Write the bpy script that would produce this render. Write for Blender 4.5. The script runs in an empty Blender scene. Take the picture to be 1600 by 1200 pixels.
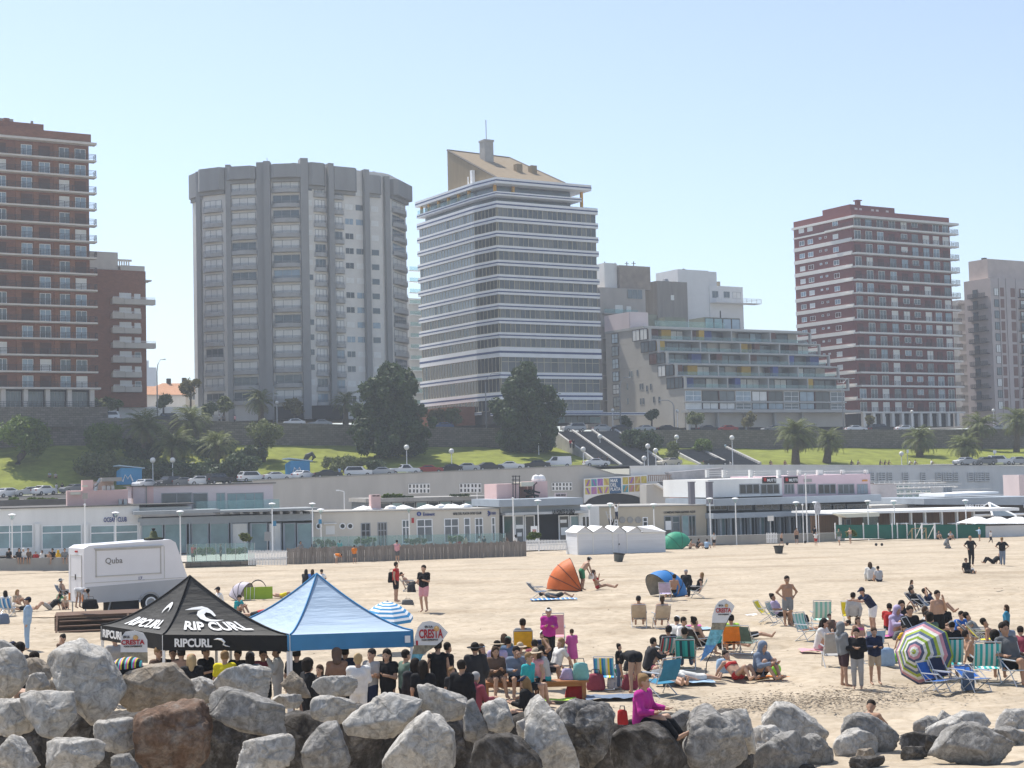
import bpy,math,random
import numpy as np
from mathutils import Vector,Matrix,Euler
R=math.radians
random.seed(7)
SC=bpy.context.scene
COL=SC.collection
F=2500.0
PITCH,ROLL=math.atan(142/F),0.0235
CAMZ=5.6
fw=Vector((0,math.cos(PITCH),math.sin(PITCH)))
u0=Vector((0,-math.sin(PITCH),math.cos(PITCH)));r0=Vector((1,0,0))
rt=r0*math.cos(ROLL)-u0*math.sin(ROLL)
up=u0*math.cos(ROLL)+r0*math.sin(ROLL)
CAM=Vector((0,0,CAMZ))
cd=bpy.data.cameras.new('camera');cam=bpy.data.objects.new('camera',cd);COL.objects.link(cam)
cd.sensor_width=36;cd.lens=36*F/1600;cd.clip_start=0.5;cd.clip_end=12000
M=Matrix((rt,up,-fw)).transposed().to_4x4();M.translation=CAM
cam.matrix_world=M
SC.camera=cam
SUN_EL=59;SUN_AZ=-42
w=bpy.data.worlds.new('World');SC.world=w;w.use_nodes=True
nt=w.node_tree;bgn=nt.nodes['Background']
sky=nt.nodes.new('ShaderNodeTexSky');sky.sky_type='NISHITA';sky.sun_disc=False
sky.sun_elevation=R(SUN_EL);sky.sun_rotation=R(SUN_AZ)
sky.air_density=1.0;sky.dust_density=0.6;sky.ozone_density=4.5;sky.altitude=10
hs=nt.nodes.new('ShaderNodeHueSaturation');hs.inputs['Saturation'].default_value=.76;nt.links.new(sky.outputs[0],hs.inputs['Color']);nt.links.new(hs.outputs[0],bgn.inputs[0]);bgn.inputs[1].default_value=0.122
sl=bpy.data.lights.new('sun','SUN');sl.energy=4.3;sl.angle=R(0.53);sl.color=(1,0.955,0.88)
so=bpy.data.objects.new('sun',sl);COL.objects.link(so)
sdir=Vector((math.sin(R(SUN_AZ))*math.cos(R(SUN_EL)),math.cos(R(SUN_AZ))*math.cos(R(SUN_EL)),math.sin(R(SUN_EL))))
so.rotation_euler=sdir.to_track_quat('Z','Y').to_euler();so.location=(0,0,200)
SC.view_settings.view_transform='Standard';SC.view_settings.look='None'
SC.view_settings.exposure=0.6;SC.view_settings.gamma=1
HAZE=0.0004
SC.cycles.max_bounces=6;SC.cycles.diffuse_bounces=3;SC.cycles.glossy_bounces=3
SC.cycles.transparent_max_bounces=12;SC.cycles.transmission_bounces=4;SC.cycles.volume_bounces=0
SC.cycles.use_denoising=True
def ray(px,py):
 return fw+rt*((px-800)/F)+up*((600-py)/F)
def at(px,py,Y):
 d=ray(px,py);return CAM+d*(Y/d.y)
def ats(px,py,S,b):
 d=ray(px,py);return CAM+d*(S/(d.y-b*d.x))
def zsand(y):
 return-0.016*max(0.0,y-50)
def gnd(px,py):
 d=ray(px,py);t=60.0
 for i in range(30):t=(zsand(t*d.y)-CAMZ)/d.z
 return CAM+d*t
def mpp(p):return p.y/F
def tag(o,label,cat,group=None,kind=None):
 if label:o['label']=label
 if cat:o['category']=cat
 if group:o['group']=group
 if kind:o['kind']=kind
 return o
def empty(name,loc=(0,0,0),rz=0.0,parent=None):
 o=bpy.data.objects.new(name,None);COL.objects.link(o);o.empty_display_size=.3
 o.location=loc;o.rotation_euler=(0,0,rz)
 if parent:o.parent=parent
 return o
def link(name,me,parent=None,loc=None,rz=0.0):
 o=bpy.data.objects.new(name,me);COL.objects.link(o)
 if parent:o.parent=parent
 if loc is not None:o.location=loc
 if rz:o.rotation_euler=(0,0,rz)
 return o
def np_mesh(name,V,Fq,mats,smooth=False,mi=None):
 me=bpy.data.meshes.new(name)
 V=np.asarray(V,dtype=np.float32);Fq=np.asarray(Fq,dtype=np.int32)
 n,k=Fq.shape
 me.vertices.add(len(V));me.vertices.foreach_set('co',V.ravel())
 me.loops.add(n*k);me.loops.foreach_set('vertex_index',Fq.ravel())
 me.polygons.add(n);me.polygons.foreach_set('loop_start',np.arange(0,n*k,k,dtype=np.int32))
 me.polygons.foreach_set('loop_total',np.full(n,k,dtype=np.int32))
 for m in (mats if isinstance(mats,(list,tuple))else[mats]):me.materials.append(m)
 if mi is not None:me.polygons.foreach_set('material_index',np.asarray(mi,dtype=np.int32))
 if smooth:me.polygons.foreach_set('use_smooth',np.ones(n,dtype=bool))
 me.update();me.validate();return me
class MB:
 def __init__(s):s.v=[];s.f=[];s.m=[];s.cm=0;s.T=None;s.sm=[];s.smooth=False
 def mat(s,i):s.cm=i;return s
 def add(s,V,Fc):
  b=len(s.v)
  if s.T is not None:V=[tuple(s.T@Vector(p))for p in V]
  s.v.extend(tuple(p)for p in V)
  for f in Fc:s.f.append([i+b for i in f]);s.m.append(s.cm);s.sm.append(s.smooth)
  return s
 def box(s,x0,y0,z0,x1,y1,z1):
  V=[(x0,y0,z0),(x1,y0,z0),(x1,y1,z0),(x0,y1,z0),(x0,y0,z1),(x1,y0,z1),(x1,y1,z1),(x0,y1,z1)]
  return s.add(V,[(0,3,2,1),(4,5,6,7),(0,1,5,4),(1,2,6,5),(2,3,7,6),(3,0,4,7)])
 def quad(s,a,b,c,d):return s.add([a,b,c,d],[(0,1,2,3)])
 def prism(s,P,z0,z1):
  n=len(P);V=[(p[0],p[1],z0)for p in P]+[(p[0],p[1],z1)for p in P]
  Fc=[tuple(range(n-1,-1,-1)),tuple(range(n,2*n))]
  Fc+=[(i,(i+1)%n,n+(i+1)%n,n+i)for i in range(n)]
  return s.add(V,Fc)
 def ext(s,P,a,b,ax='x'):
  n=len(P)
  f=(lambda t,p:(t,p[0],p[1]))if ax=='x' else(lambda t,p:(p[0],t,p[1]))
  V=[f(a,p)for p in P]+[f(b,p)for p in P]
  Fc=[tuple(range(n-1,-1,-1)),tuple(range(n,2*n))]+[(i,(i+1)%n,n+(i+1)%n,n+i)for i in range(n)]
  return s.add(V,Fc)
 def tube(s,pts,rad,n=6,cap=True):
  pts=[Vector(p)for p in pts]
  if not isinstance(rad,(list,tuple)):rad=[rad]*len(pts)
  V=[];Fc=[]
  for i,p in enumerate(pts):
   t=(pts[min(i+1,len(pts)-1)]-pts[max(i-1,0)])
   t=t.normalized()if t.length>1e-9 else Vector((0,0,1))
   a=t.cross(Vector((0,0,1))if abs(t.z)<.9 else Vector((1,0,0))).normalized();b=t.cross(a)
   for k in range(n):
    q=2*math.pi*k/n;V.append(tuple(p+(a*math.cos(q)+b*math.sin(q))*rad[i]))
  for i in range(len(pts)-1):
   for k in range(n):
    k2=(k+1)%n;Fc.append((i*n+k,i*n+k2,(i+1)*n+k2,(i+1)*n+k))
  if cap:Fc.append(tuple(range(n-1,-1,-1)));Fc.append(tuple(range((len(pts)-1)*n,len(pts)*n)))
  return s.add(V,Fc)
 def bar(s,a,b,r=.02,n=6):return s.tube([a,b],r,n)
 def lathe(s,prof,n=12,c=(0,0,0),a0=0.0,a1=2*math.pi):
  V=[];Fc=[];full=abs(a1-a0-2*math.pi)<1e-6;m=n if full else n+1
  for r,z in prof:
   for k in range(m):
    q=a0+(a1-a0)*k/n;V.append((c[0]+r*math.cos(q),c[1]+r*math.sin(q),c[2]+z))
  for i in range(len(prof)-1):
   for k in range(n):
    k2=(k+1)%m;Fc.append((i*m+k,i*m+k2,(i+1)*m+k2,(i+1)*m+k))
  return s.add(V,Fc)
 def ball(s,c,r,n=10,sz=1.0):
  k=max(4,n//2)
  return s.lathe([(max(1e-4,r*math.sin(math.pi*i/k)),-r*sz*math.cos(math.pi*i/k))for i in range(k+1)],n,c)
 def mesh(s,name,mats,smooth=False):
  me=bpy.data.meshes.new(name);me.from_pydata(s.v,[],s.f)
  for m in (mats if isinstance(mats,(list,tuple))else[mats]):me.materials.append(m)
  me.polygons.foreach_set('material_index',s.m)
  me.polygons.foreach_set('use_smooth',[True]*len(s.f)if smooth else s.sm)
  me.update();return me
 def build(s,name,mats,parent=None,loc=None,rz=0.0,smooth=False):
  return link(name,s.mesh(name,mats,smooth),parent,loc,rz)
MATS={}
def nd(t,typ,**kw):
 n=t.nodes.new(typ)
 for k,v in kw.items():setattr(n,k,v)
 return n
def mat(name,col,rough=.8,var=.12,scale=1.5,bump=0.0,bscale=None,metal=0.0,spec=.3,stretch=None,detail=5,trans=0.0):
 if name in MATS:return MATS[name]
 m=bpy.data.materials.new(name);m.use_nodes=True;t=m.node_tree;L=t.links.new
 b=t.nodes['Principled BSDF'];b.inputs['Roughness'].default_value=rough;b.inputs['Metallic'].default_value=metal
 b.inputs['Specular IOR Level'].default_value=spec
 b.inputs['Base Color'].default_value=(*col,1)
 if var or bump:
  tc=nd(t,'ShaderNodeTexCoord');src=tc.outputs['Object']
  if stretch:
   mp=nd(t,'ShaderNodeMapping');mp.inputs['Scale'].default_value=stretch;L(src,mp.inputs[0]);src=mp.outputs[0]
  n1=nd(t,'ShaderNodeTexNoise');n1.inputs['Scale'].default_value=scale;n1.inputs['Detail'].default_value=detail;n1.inputs['Roughness'].default_value=.62
  L(src,n1.inputs['Vector'])
  if var:
   mx=nd(t,'ShaderNodeValToRGB');e=mx.color_ramp.elements
   e[0].position=.28;e[1].position=.72
   e[0].color=(*[c*(1-var)for c in col],1);e[1].color=(*[min(1,c*(1+var))for c in col],1)
   L(n1.outputs[0],mx.inputs[0]);L(mx.outputs[0],b.inputs['Base Color'])
  if bump:
   n2=nd(t,'ShaderNodeTexNoise');n2.inputs['Scale'].default_value=bscale or scale*4;n2.inputs['Detail'].default_value=4
   L(src,n2.inputs['Vector'])
   bp=nd(t,'ShaderNodeBump');bp.inputs['Strength'].default_value=bump;bp.inputs['Distance'].default_value=.05
   L(n2.outputs[0],bp.inputs['Height']);L(bp.outputs[0],b.inputs['Normal'])
 MATS[name]=m;return m
def glassmat(name,tint,alpha=.35,rough=.05):
 m=bpy.data.materials.new(name);m.use_nodes=True;t=m.node_tree;L=t.links.new
 b=t.nodes['Principled BSDF'];b.inputs['Base Color'].default_value=(*tint,1);b.inputs['Roughness'].default_value=rough
 b.inputs['Specular IOR Level'].default_value=.6
 tr=nd(t,'ShaderNodeBsdfTransparent');tr.inputs[0].default_value=(.82,.93,.92,1)
 mx=nd(t,'ShaderNodeMixShader');mx.inputs[0].default_value=alpha
 L(tr.outputs[0],mx.inputs[1]);L(b.outputs[0],mx.inputs[2]);L(mx.outputs[0],t.nodes['Material Output'].inputs[0])
 MATS[name]=m;return m
def leafmat(name,c0,c1,trans=.25):
 m=bpy.data.materials.new(name);m.use_nodes=True;t=m.node_tree;L=t.links.new
 b=t.nodes['Principled BSDF'];b.inputs['Roughness'].default_value=.6;b.inputs['Specular IOR Level'].default_value=.25
 tc=nd(t,'ShaderNodeTexCoord');n1=nd(t,'ShaderNodeTexNoise');n1.inputs['Scale'].default_value=1.3;n1.inputs['Detail'].default_value=6
 n1.inputs['Roughness'].default_value=.8
 L(tc.outputs['Object'],n1.inputs['Vector'])
 cr=nd(t,'ShaderNodeValToRGB');cr.color_ramp.elements[0].position=.32;cr.color_ramp.elements[1].position=.68
 cr.color_ramp.elements[0].color=(*c0,1);cr.color_ramp.elements[1].color=(*c1,1)
 L(n1.outputs[0],cr.inputs[0]);L(cr.outputs[0],b.inputs['Base Color'])
 td=nd(t,'ShaderNodeBsdfTranslucent');L(cr.outputs[0],td.inputs[0])
 mx=nd(t,'ShaderNodeMixShader');mx.inputs[0].default_value=trans
 L(b.outputs[0],mx.inputs[1]);L(td.outputs[0],mx.inputs[2]);L(mx.outputs[0],t.nodes['Material Output'].inputs[0])
 MATS[name]=m;return m
def brickmat(name,c1,c2,mortar,bw=.5,bh=.14,ms=.012,bump=.3,rough=.85):
 m=bpy.data.materials.new(name);m.use_nodes=True;t=m.node_tree;L=t.links.new
 b=t.nodes['Principled BSDF'];b.inputs['Roughness'].default_value=rough;b.inputs['Specular IOR Level'].default_value=.2
 tc=nd(t,'ShaderNodeTexCoord');sp=nd(t,'ShaderNodeSeparateXYZ');L(tc.outputs['Object'],sp.inputs[0])
 ad=nd(t,'ShaderNodeMath',operation='ADD');L(sp.outputs[0],ad.inputs[0]);L(sp.outputs[1],ad.inputs[1])
 cb=nd(t,'ShaderNodeCombineXYZ');L(ad.outputs[0],cb.inputs[0]);L(sp.outputs[2],cb.inputs[1])
 br=nd(t,'ShaderNodeTexBrick');L(cb.outputs[0],br.inputs['Vector'])
 br.inputs['Scale'].default_value=1;br.inputs['Brick Width'].default_value=bw;br.inputs['Row Height'].default_value=bh
 br.inputs['Mortar Size'].default_value=ms;br.inputs['Color1'].default_value=(*c1,1);br.inputs['Color2'].default_value=(*c2,1)
 br.inputs['Mortar'].default_value=(*mortar,1)
 n1=nd(t,'ShaderNodeTexNoise');n1.inputs['Scale'].default_value=.9;n1.inputs['Detail'].default_value=6;L(tc.outputs['Object'],n1.inputs['Vector'])
 mr=nd(t,'ShaderNodeMapRange');mr.inputs[3].default_value=.7;mr.inputs[4].default_value=1.25;L(n1.outputs[0],mr.inputs[0])
 mx=nd(t,'ShaderNodeMix',data_type='RGBA',blend_type='MULTIPLY');mx.inputs[0].default_value=1
 L(br.outputs[0],mx.inputs[6]);L(mr.outputs[0],mx.inputs[7]);L(mx.outputs[2],b.inputs['Base Color'])
 if bump:
  bp=nd(t,'ShaderNodeBump');bp.inputs['Strength'].default_value=bump;bp.inputs['Distance'].default_value=.03;L(br.outputs[1],bp.inputs['Height']);bp.invert=True
  L(bp.outputs[0],b.inputs['Normal'])
 MATS[name]=m;return m
def stripemat(name,cols,width,axis=0,rough=.7):
 m=bpy.data.materials.new(name);m.use_nodes=True;t=m.node_tree;L=t.links.new
 b=t.nodes['Principled BSDF'];b.inputs['Roughness'].default_value=rough;b.inputs['Specular IOR Level'].default_value=.2
 tc=nd(t,'ShaderNodeTexCoord');sp=nd(t,'ShaderNodeSeparateXYZ');L(tc.outputs['Object'],sp.inputs[0])
 a=nd(t,'ShaderNodeMath',operation='DIVIDE');a.inputs[1].default_value=width;L(sp.outputs[axis],a.inputs[0])
 f=nd(t,'ShaderNodeMath',operation='FRACT');L(a.outputs[0],f.inputs[0])
 cr=nd(t,'ShaderNodeValToRGB');cr.color_ramp.interpolation='CONSTANT'
 el=cr.color_ramp.elements
 while len(el)<len(cols):el.new(0.5)
 for i,c in enumerate(cols):el[i].position=i/len(cols);el[i].color=(*c,1)
 L(f.outputs[0],cr.inputs[0]);L(cr.outputs[0],b.inputs['Base Color'])
 MATS[name]=m;return m
_mcache={}
def cmat(col,rough=.85,kind='cloth'):
 k=(tuple(round(c,3)for c in col),rough,kind)
 if k not in _mcache:
  bump=.35 if kind=='cloth' else 0
  _mcache[k]=mat('%s_%d'%(kind,len(_mcache)),col,rough,.14 if kind=='cloth' else .05,6,bump,9,spec=.2 if kind=='cloth' else .4)
 return _mcache[k]
def text_mesh(s,size=1.0,mats=None,font_w=1.0,bold=0.0,ext=.004,align='CENTER'):
 c=bpy.data.curves.new('txt','FONT');c.body=s;c.size=size;c.align_x=align;c.align_y='CENTER'
 c.extrude=ext;c.offset=bold;c.resolution_u=3
 o=bpy.data.objects.new('txt',c);COL.objects.link(o)
 bpy.context.view_layer.update()
 me=bpy.data.meshes.new_from_object(o)
 bpy.data.objects.remove(o);bpy.data.curves.remove(c)
 me.materials.clear()
 if mats:me.materials.append(mats)
 if font_w!=1.0:
  me.transform(Matrix.Diagonal((font_w,1,1,1)))
 return me
def fit_text(s,wdt,hgt,m,bold=0.0,ext=.01):
 me=text_mesh(s,1.0,m,1.0,bold,ext)
 xs=[v.co.x for v in me.vertices];ys=[v.co.y for v in me.vertices]
 cx,cy=(max(xs)+min(xs))/2,(max(ys)+min(ys))/2
 sx,sy=wdt/max(1e-6,max(xs)-min(xs)),hgt/max(1e-6,max(ys)-min(ys))
 me.transform(Matrix(((sx,0,0,-cx*sx),(0,0,-1,0),(0,sy,0,-cy*sy),(0,0,0,1))))
 return me
def vnoise(P,seed=0):
 P=np.asarray(P,dtype=np.float64);I=np.floor(P).astype(np.int64);fr=P-I;fr=fr*fr*(3-2*fr)
 def h(ix,iy,iz):
  n=(ix*374761393+iy*668265263+iz*2147483647+seed*974711)&0xffffffff
  n=((n^(n>>13))*1274126177)&0xffffffff
  return((n^(n>>16))&0xffff)/65535.0
 x,y,z=I[:,0],I[:,1],I[:,2];u,v,w_=fr[:,0],fr[:,1],fr[:,2]
 def lx(yy,zz):return h(x,yy,zz)*(1-u)+h(x+1,yy,zz)*u
 a=lx(y,z)*(1-v)+lx(y+1,z)*v;b=lx(y,z+1)*(1-v)+lx(y+1,z+1)*v
 return a*(1-w_)+b*w_
def fbm(P,oct=4,seed=0,gain=.5):
 s=0;a=1.0;tot=0;P=np.asarray(P,dtype=np.float64)
 for o in range(oct):s=s+a*vnoise(P*(2**o)+17.3*o,seed+o);tot+=a;a*=gain
 return s/tot-.5
# ================================================================== LAND
B_=0.30
TH=math.atan(B_)
def interp(tab,x):
 if x<=tab[0][0]:return tab[0][1]
 for(a,b),(c,d)in zip(tab,tab[1:]):
  if x<=c:return b+(d-b)*(x-a)/(c-a)
 return tab[-1][1]
def ztab(samples,S):return[(ats(px,py,S,B_).x,ats(px,py,S,B_).z)for px,py in samples]
ZR=ztab([(0,778),(200,765),(420,751.5),(800,734),(900,729.5),(1030,728),(1300,728),(1600,726)],262)
ZS=ztab([(0,652),(450,666),(700,672),(1000,675),(1400,675),(1600,674)],300)
ZL=ztab([(0,699),(100,694),(450,697),(700,699),(1000,700),(1400,701),(1600,701)],299)
def zr(x):return interp(ZR,x)
def zs(x):return interp(ZS,x)
def zl(x):return interp(ZL,x)
sand_m=mat('beach_sand',(.455,.383,.292),.95,.16,.35,.6,6,spec=.1,detail=8)
def make_sand():
 t=sand_m.node_tree;L=t.links.new;b=t.nodes['Principled BSDF']
 tc=nd(t,'ShaderNodeTexCoord')
 mp=nd(t,'ShaderNodeMapping');mp.inputs['Scale'].default_value=(.10,.22,.1);L(tc.outputs['Object'],mp.inputs[0])
 n=nd(t,'ShaderNodeTexNoise');n.inputs['Scale'].default_value=1;n.inputs['Detail'].default_value=7;L(mp.outputs[0],n.inputs[0])
 cr=nd(t,'ShaderNodeValToRGB');cr.color_ramp.elements[0].position=.5;cr.color_ramp.elements[1].position=.72
 cr.color_ramp.elements[0].color=(1,1,1,1);cr.color_ramp.elements[1].color=(.8,.77,.73,1);L(n.outputs[0],cr.inputs[0])
 n3=nd(t,'ShaderNodeTexNoise');n3.inputs['Scale'].default_value=3.2;n3.inputs['Detail'].default_value=6;L(tc.outputs['Object'],n3.inputs[0])
 c3=nd(t,'ShaderNodeValToRGB');c3.color_ramp.elements[0].position=.3;c3.color_ramp.elements[1].position=.62
 c3.color_ramp.elements[0].color=(.78,.76,.73,1);c3.color_ramp.elements[1].color=(1,1,1,1);L(n3.outputs[0],c3.inputs[0])
 old=b.inputs['Base Color'].links[0].from_socket
 m1=nd(t,'ShaderNodeMix',data_type='RGBA',blend_type='MULTIPLY');m1.inputs[0].default_value=1;L(old,m1.inputs[6]);L(cr.outputs[0],m1.inputs[7])
 m2=nd(t,'ShaderNodeMix',data_type='RGBA',blend_type='MULTIPLY');m2.inputs[0].default_value=1;L(m1.outputs[2],m2.inputs[6]);L(c3.outputs[0],m2.inputs[7])
 L(m2.outputs[2],b.inputs['Base Color'])
 xs=np.concatenate([[-600,-200,-110],np.arange(-60,60.1,.28),[110,200,600]])
 ys=np.concatenate([[-60,0,12],np.arange(24,74,.26),np.arange(74,175,.8),[200,240,262]])
 Xg,Yg=np.meshgrid(xs,ys);Z=-0.016*np.maximum(0,Yg-50)
 P=np.stack([Xg.ravel(),Yg.ravel(),np.zeros(Xg.size)],1)
 d=fbm(P*[.9,.9,1],4,3).reshape(Xg.shape)*.12+fbm(P*[.25,.3,1],3,9).reshape(Xg.shape)*.10
 pit=vnoise(P*[2.1,1.7,1],21).reshape(Xg.shape)
 d-=np.clip(pit-.62,0,1)*.34
 fade=np.clip((120-Yg)/50,.25,1)*(np.abs(Xg)<100)
 Z=Z+d*fade
 n_y,n_x=Xg.shape;I=np.arange(n_x*n_y).reshape(n_y,n_x)
 Q=np.stack([I[:-1,:-1].ravel(),I[:-1,1:].ravel(),I[1:,1:].ravel(),I[1:,:-1].ravel()],1)
 o=link('sand',np_mesh('sand',np.stack([Xg.ravel(),Yg.ravel(),Z.ravel()],1),Q,sand_m,True));tag(o,'pale trodden beach sand',None,kind='structure')
make_sand()
def strip(name,rows,m,x0=-330,x1=380,step=3.0,smooth=True,amp=0.0):
 """rows: (S, function of x -> z); a sheet along the sea front."""
 xs=np.arange(x0,x1+.1,step);V=[]
 for S,fz in rows:
  for x in xs:V.append((x,S+B_*x,fz(x)))
 V=np.array(V);nx=len(xs);ny=len(rows)
 if amp:V[:,2]+=fbm(V*[.12,.12,0],3,5)*amp
 I=np.arange(nx*ny).reshape(ny,nx)
 Q=np.stack([I[:-1,:-1].ravel(),I[:-1,1:].ravel(),I[1:,1:].ravel(),I[1:,:-1].ravel()],1)
 o=link(name,np_mesh(name,V,Q,m,smooth));o['kind']='structure';return o
asphalt=mat('asphalt',(.06,.06,.063),.9,.2,1.2,.2)
paving=mat('pale_paving',(.34,.32,.30),.9,.12,.8,.1)
grass_m=mat('mown_grass',(.185,.205,.042),.95,.36,.35,.8,9,spec=.1,detail=8)
strip('lower_road',[(261.6,lambda x:zr(x)),(271.0,lambda x:zr(x))],asphalt)
strip('pavement',[(271.0,lambda x:zr(x)+.13),(273.2,lambda x:zr(x)+.13)],paving)
strip('road_kerb',[(270.99,lambda x:zr(x)-.05),(270.99,lambda x:zr(x)+.134)],paving)
def lawn_z(k):return lambda x:zr(x)+.13+(zl(x)-zr(x))*(k**.8)
strip('lawn',[(273.2+27.2*k,lawn_z(k))for k in np.linspace(0,1,12)],grass_m,amp=.9)
strip('upper_street',[(300.2,zs),(313,zs)],asphalt)
strip('street_pavement',[(313,lambda x:zs(x)+.14),(317,lambda x:zs(x)+.14)],paving)
strip('street_kerb',[(312.99,lambda x:zs(x)-.05),(312.99,lambda x:zs(x)+.143)],paving)
strip('ground',[(316.9,lambda x:zs(x)+.05),(420,lambda x:zs(x)+.03),(700,lambda x:13.0),(1150,lambda x:12.0)],mat('town_ground',(.2,.19,.17),.95,.2,.05),-900,900,30)
class Fac:
 def __init__(s,name,px,py,S,b=B_,name_root=True):
  s.S,s.b=S,b;s.o=ats(px,py,S,b);s.k=math.sqrt(1+b*b)
  s.root=empty(name,s.o,math.atan(b))
 def x(s,px,py=800):return(ats(px,py,s.S,s.b).x-s.o.x)*s.k
 def z(s,px,py):return ats(px,py,s.S,s.b).z-s.o.z
 def rect(s,px0,py0,px1,py1):
  """py0 = top at the mean px, py1 = bottom"""
  pm,qm=(px0+px1)/2,(py0+py1)/2
  return s.x(px0,qm),s.x(px1,qm),s.z(pm,py1),s.z(pm,py0)
 def box(s,mb,px0,py0,px1,py1,y0,y1):
  a,b,c,d=s.rect(px0,py0,px1,py1);mb.box(a,y0,c,b,y1,d);return mb
 def slab(s,mb,px0,py0,px1,py1,y0,y1):
  return s.box(mb,px0,py0,px1,py1,y0,y1)
 def skew(s,mb,a,b,c,d,y0,y1):
  """four pixel corners (tl, tr, br, bl), a slab from depth y0 to y1"""
  P=[(s.x(*q),s.z(*q))for q in (d,c,b,a)]
  V=[(p[0],y0,p[1])for p in P]+[(p[0],y1,p[1])for p in P]
  mb.add(V,[(0,1,2,3),(7,6,5,4),(0,4,5,1),(1,5,6,2),(2,6,7,3),(3,7,4,0)]);return mb
 def win(s,px0,py0,px1,py1,frame,pane,nx=1,nz=1,fr=.07,y=-.05,dep=.10,name='window'):
  a,b,c,d=s.rect(px0,py0,px1,py1);mb=MB()
  mb.box(a,y,c,a+fr,y+dep,d).box(b-fr,y,c,b,y+dep,d).box(a+fr,y,d-fr,b-fr,y+dep,d).box(a+fr,y,c,b-fr,y+dep,c+fr)
  for i in range(1,nx):q=a+(b-a)*i/nx;mb.box(q-fr/2,y+.01,c+fr,q+fr/2,y+dep-.01,d-fr)
  for i in range(1,nz):q=c+(d-c)*(.68 if nz==2 else i/nz);mb.box(a+fr,y+.015,q-fr/2,b-fr,y+dep-.02,q+fr/2)
  o=mb.build(name,frame,s.root)
  MB().box(a+fr,y+.03,c+fr,b-fr,y+.045,d-fr).build('pane',pane,o)
  return o
 def text(s,px0,py0,px1,py1,body,m,y=-.06,bold=.0,name='lettering',parent=None):
  a,b,c,d=s.rect(px0,py0,px1,py1)
  return link(name,fit_text(body,b-a,d-c,m,bold,.03),parent or s.root,((a+b)/2,y,(c+d)/2))
stone_m=brickmat('rough_stone',(.15,.132,.11),(.22,.195,.165),(.09,.083,.072),.8,.38,.03,.8)
plaster_g=mat('grey_plaster',(.47,.455,.425),.9,.10,.4,.1,stretch=(1,1,.25))
plaster_w=mat('white_plaster',(.74,.73,.70),.88,.10,.35,.08,stretch=(1,1,.2))
plaster_c=mat('cream_plaster',(.60,.55,.47),.88,.08,.35,.08,stretch=(1,1,.25))
pink_m=mat('pink_plaster',(.68,.47,.44),.88,.10,.35,.08,stretch=(1,1,.25))
pale_pink=mat('pale_pink_plaster',(.66,.56,.56),.88,.07,.3,.08,stretch=(1,1,.25))
concrete=mat('raw_concrete',(.32,.31,.29),.9,.18,.5,.15,stretch=(1,1,.3))
white_p=mat('white_paint',(.82,.82,.81),.55,.05,1.0)
grey_fr=mat('grey_frame',(.30,.31,.32),.5,.05,1)
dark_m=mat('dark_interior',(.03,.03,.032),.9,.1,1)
dark_roof=mat('bitumen_roof',(.11,.105,.10),.9,.2,.6)
metal_g=mat('galvanised_metal',(.42,.43,.44),.45,.1,2,metal=.6)
blue_grey=mat('blue_grey_cladding',(.33,.37,.41),.6,.08,.8)
def pane_mat(name,col,rough=.08,spec=.6,var=.25,scale=.5):return mat(name,col,rough,var,scale,spec=spec)
gl_dark=pane_mat('window_glass_dark',(.035,.045,.05))
gl_mid=pane_mat('window_glass_mid',(.10,.125,.14))
gl_teal=pane_mat('window_glass_teal',(.20,.31,.33),.12)
gl_curt=pane_mat('window_curtained',(.72,.72,.69),.35,.35,.12)
gl_blue=pane_mat('window_glass_sky',(.22,.30,.37),.05,.8)
rail_glass=glassmat('railing_glass',(.55,.66,.66),.15)
def slope_wall(name,samples,S,zbot,thick,m,label,cat='wall',cop=None):
 """a wall along the sea front whose top follows pixel samples"""
 T=[(ats(px,py,S,B_).x,ats(px,py,S,B_).z)for px,py in samples]
 x0=T[0][0];y0=S+B_*x0;z0=zbot if not callable(zbot)else zbot(x0)
 root=empty(name,(x0,y0,z0),TH);k=math.sqrt(1+B_*B_)
 P=[((x-x0)*k,z-z0)for x,z in T]
 Pb=[((x-x0)*k,(zbot(x)if callable(zbot)else zbot)-z0-.05)for x,z in T]
 mb=MB();n=len(P)
 for i in range(n-1):
  a,b,c,d=Pb[i],Pb[i+1],P[i+1],P[i]
  V=[(q[0],0,q[1])for q in (a,b,c,d)]+[(q[0],thick,q[1])for q in (a,b,c,d)]
  mb.add(V,[(0,1,2,3),(7,6,5,4),(3,2,6,7)])
 mb.add([(P[0][0],0,Pb[0][1]),(P[0][0],0,P[0][1]),(P[0][0],thick,P[0][1]),(P[0][0],thick,Pb[0][1])],[(0,1,2,3)])
 mb.add([(P[-1][0],0,Pb[-1][1]),(P[-1][0],0,P[-1][1]),(P[-1][0],thick,P[-1][1]),(P[-1][0],thick,Pb[-1][1])],[(0,3,2,1)])
 mb.build('wall_face',m,root)
 if cop:
  mb=MB()
  for i in range(n-1):
   d,c=P[i],P[i+1]
   V=[(d[0],-.08,d[1]+.003),(c[0],-.08,c[1]+.003),(c[0],-.08,c[1]+.2),(d[0],-.08,d[1]+.2)]
   V+=[(v[0],thick+.08,v[2])for v in V]
   mb.add(V,[(0,1,2,3),(7,6,5,4),(3,2,6,7),(0,4,5,1),(0,3,7,4),(1,5,6,2)])
  mb.build('coping',cop,root)
 tag(root,label,cat);return root
def zpar(x):return zs(x)+.55
slope_wall('stone_wall',[(-150,641),(0,648),(450,661),(700,667),(868,670.5)],300,lambda x:zl(x)-1.2,.5,stone_m,'long rough stone retaining wall under the upper street, left of the wide steps')
slope_wall('stone_wall',[(985,672),(1400,671),(1850,669)],300,lambda x:zl(x)-1.2,.5,stone_m,'rough stone retaining wall under the upper street behind the right-hand palms')
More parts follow.
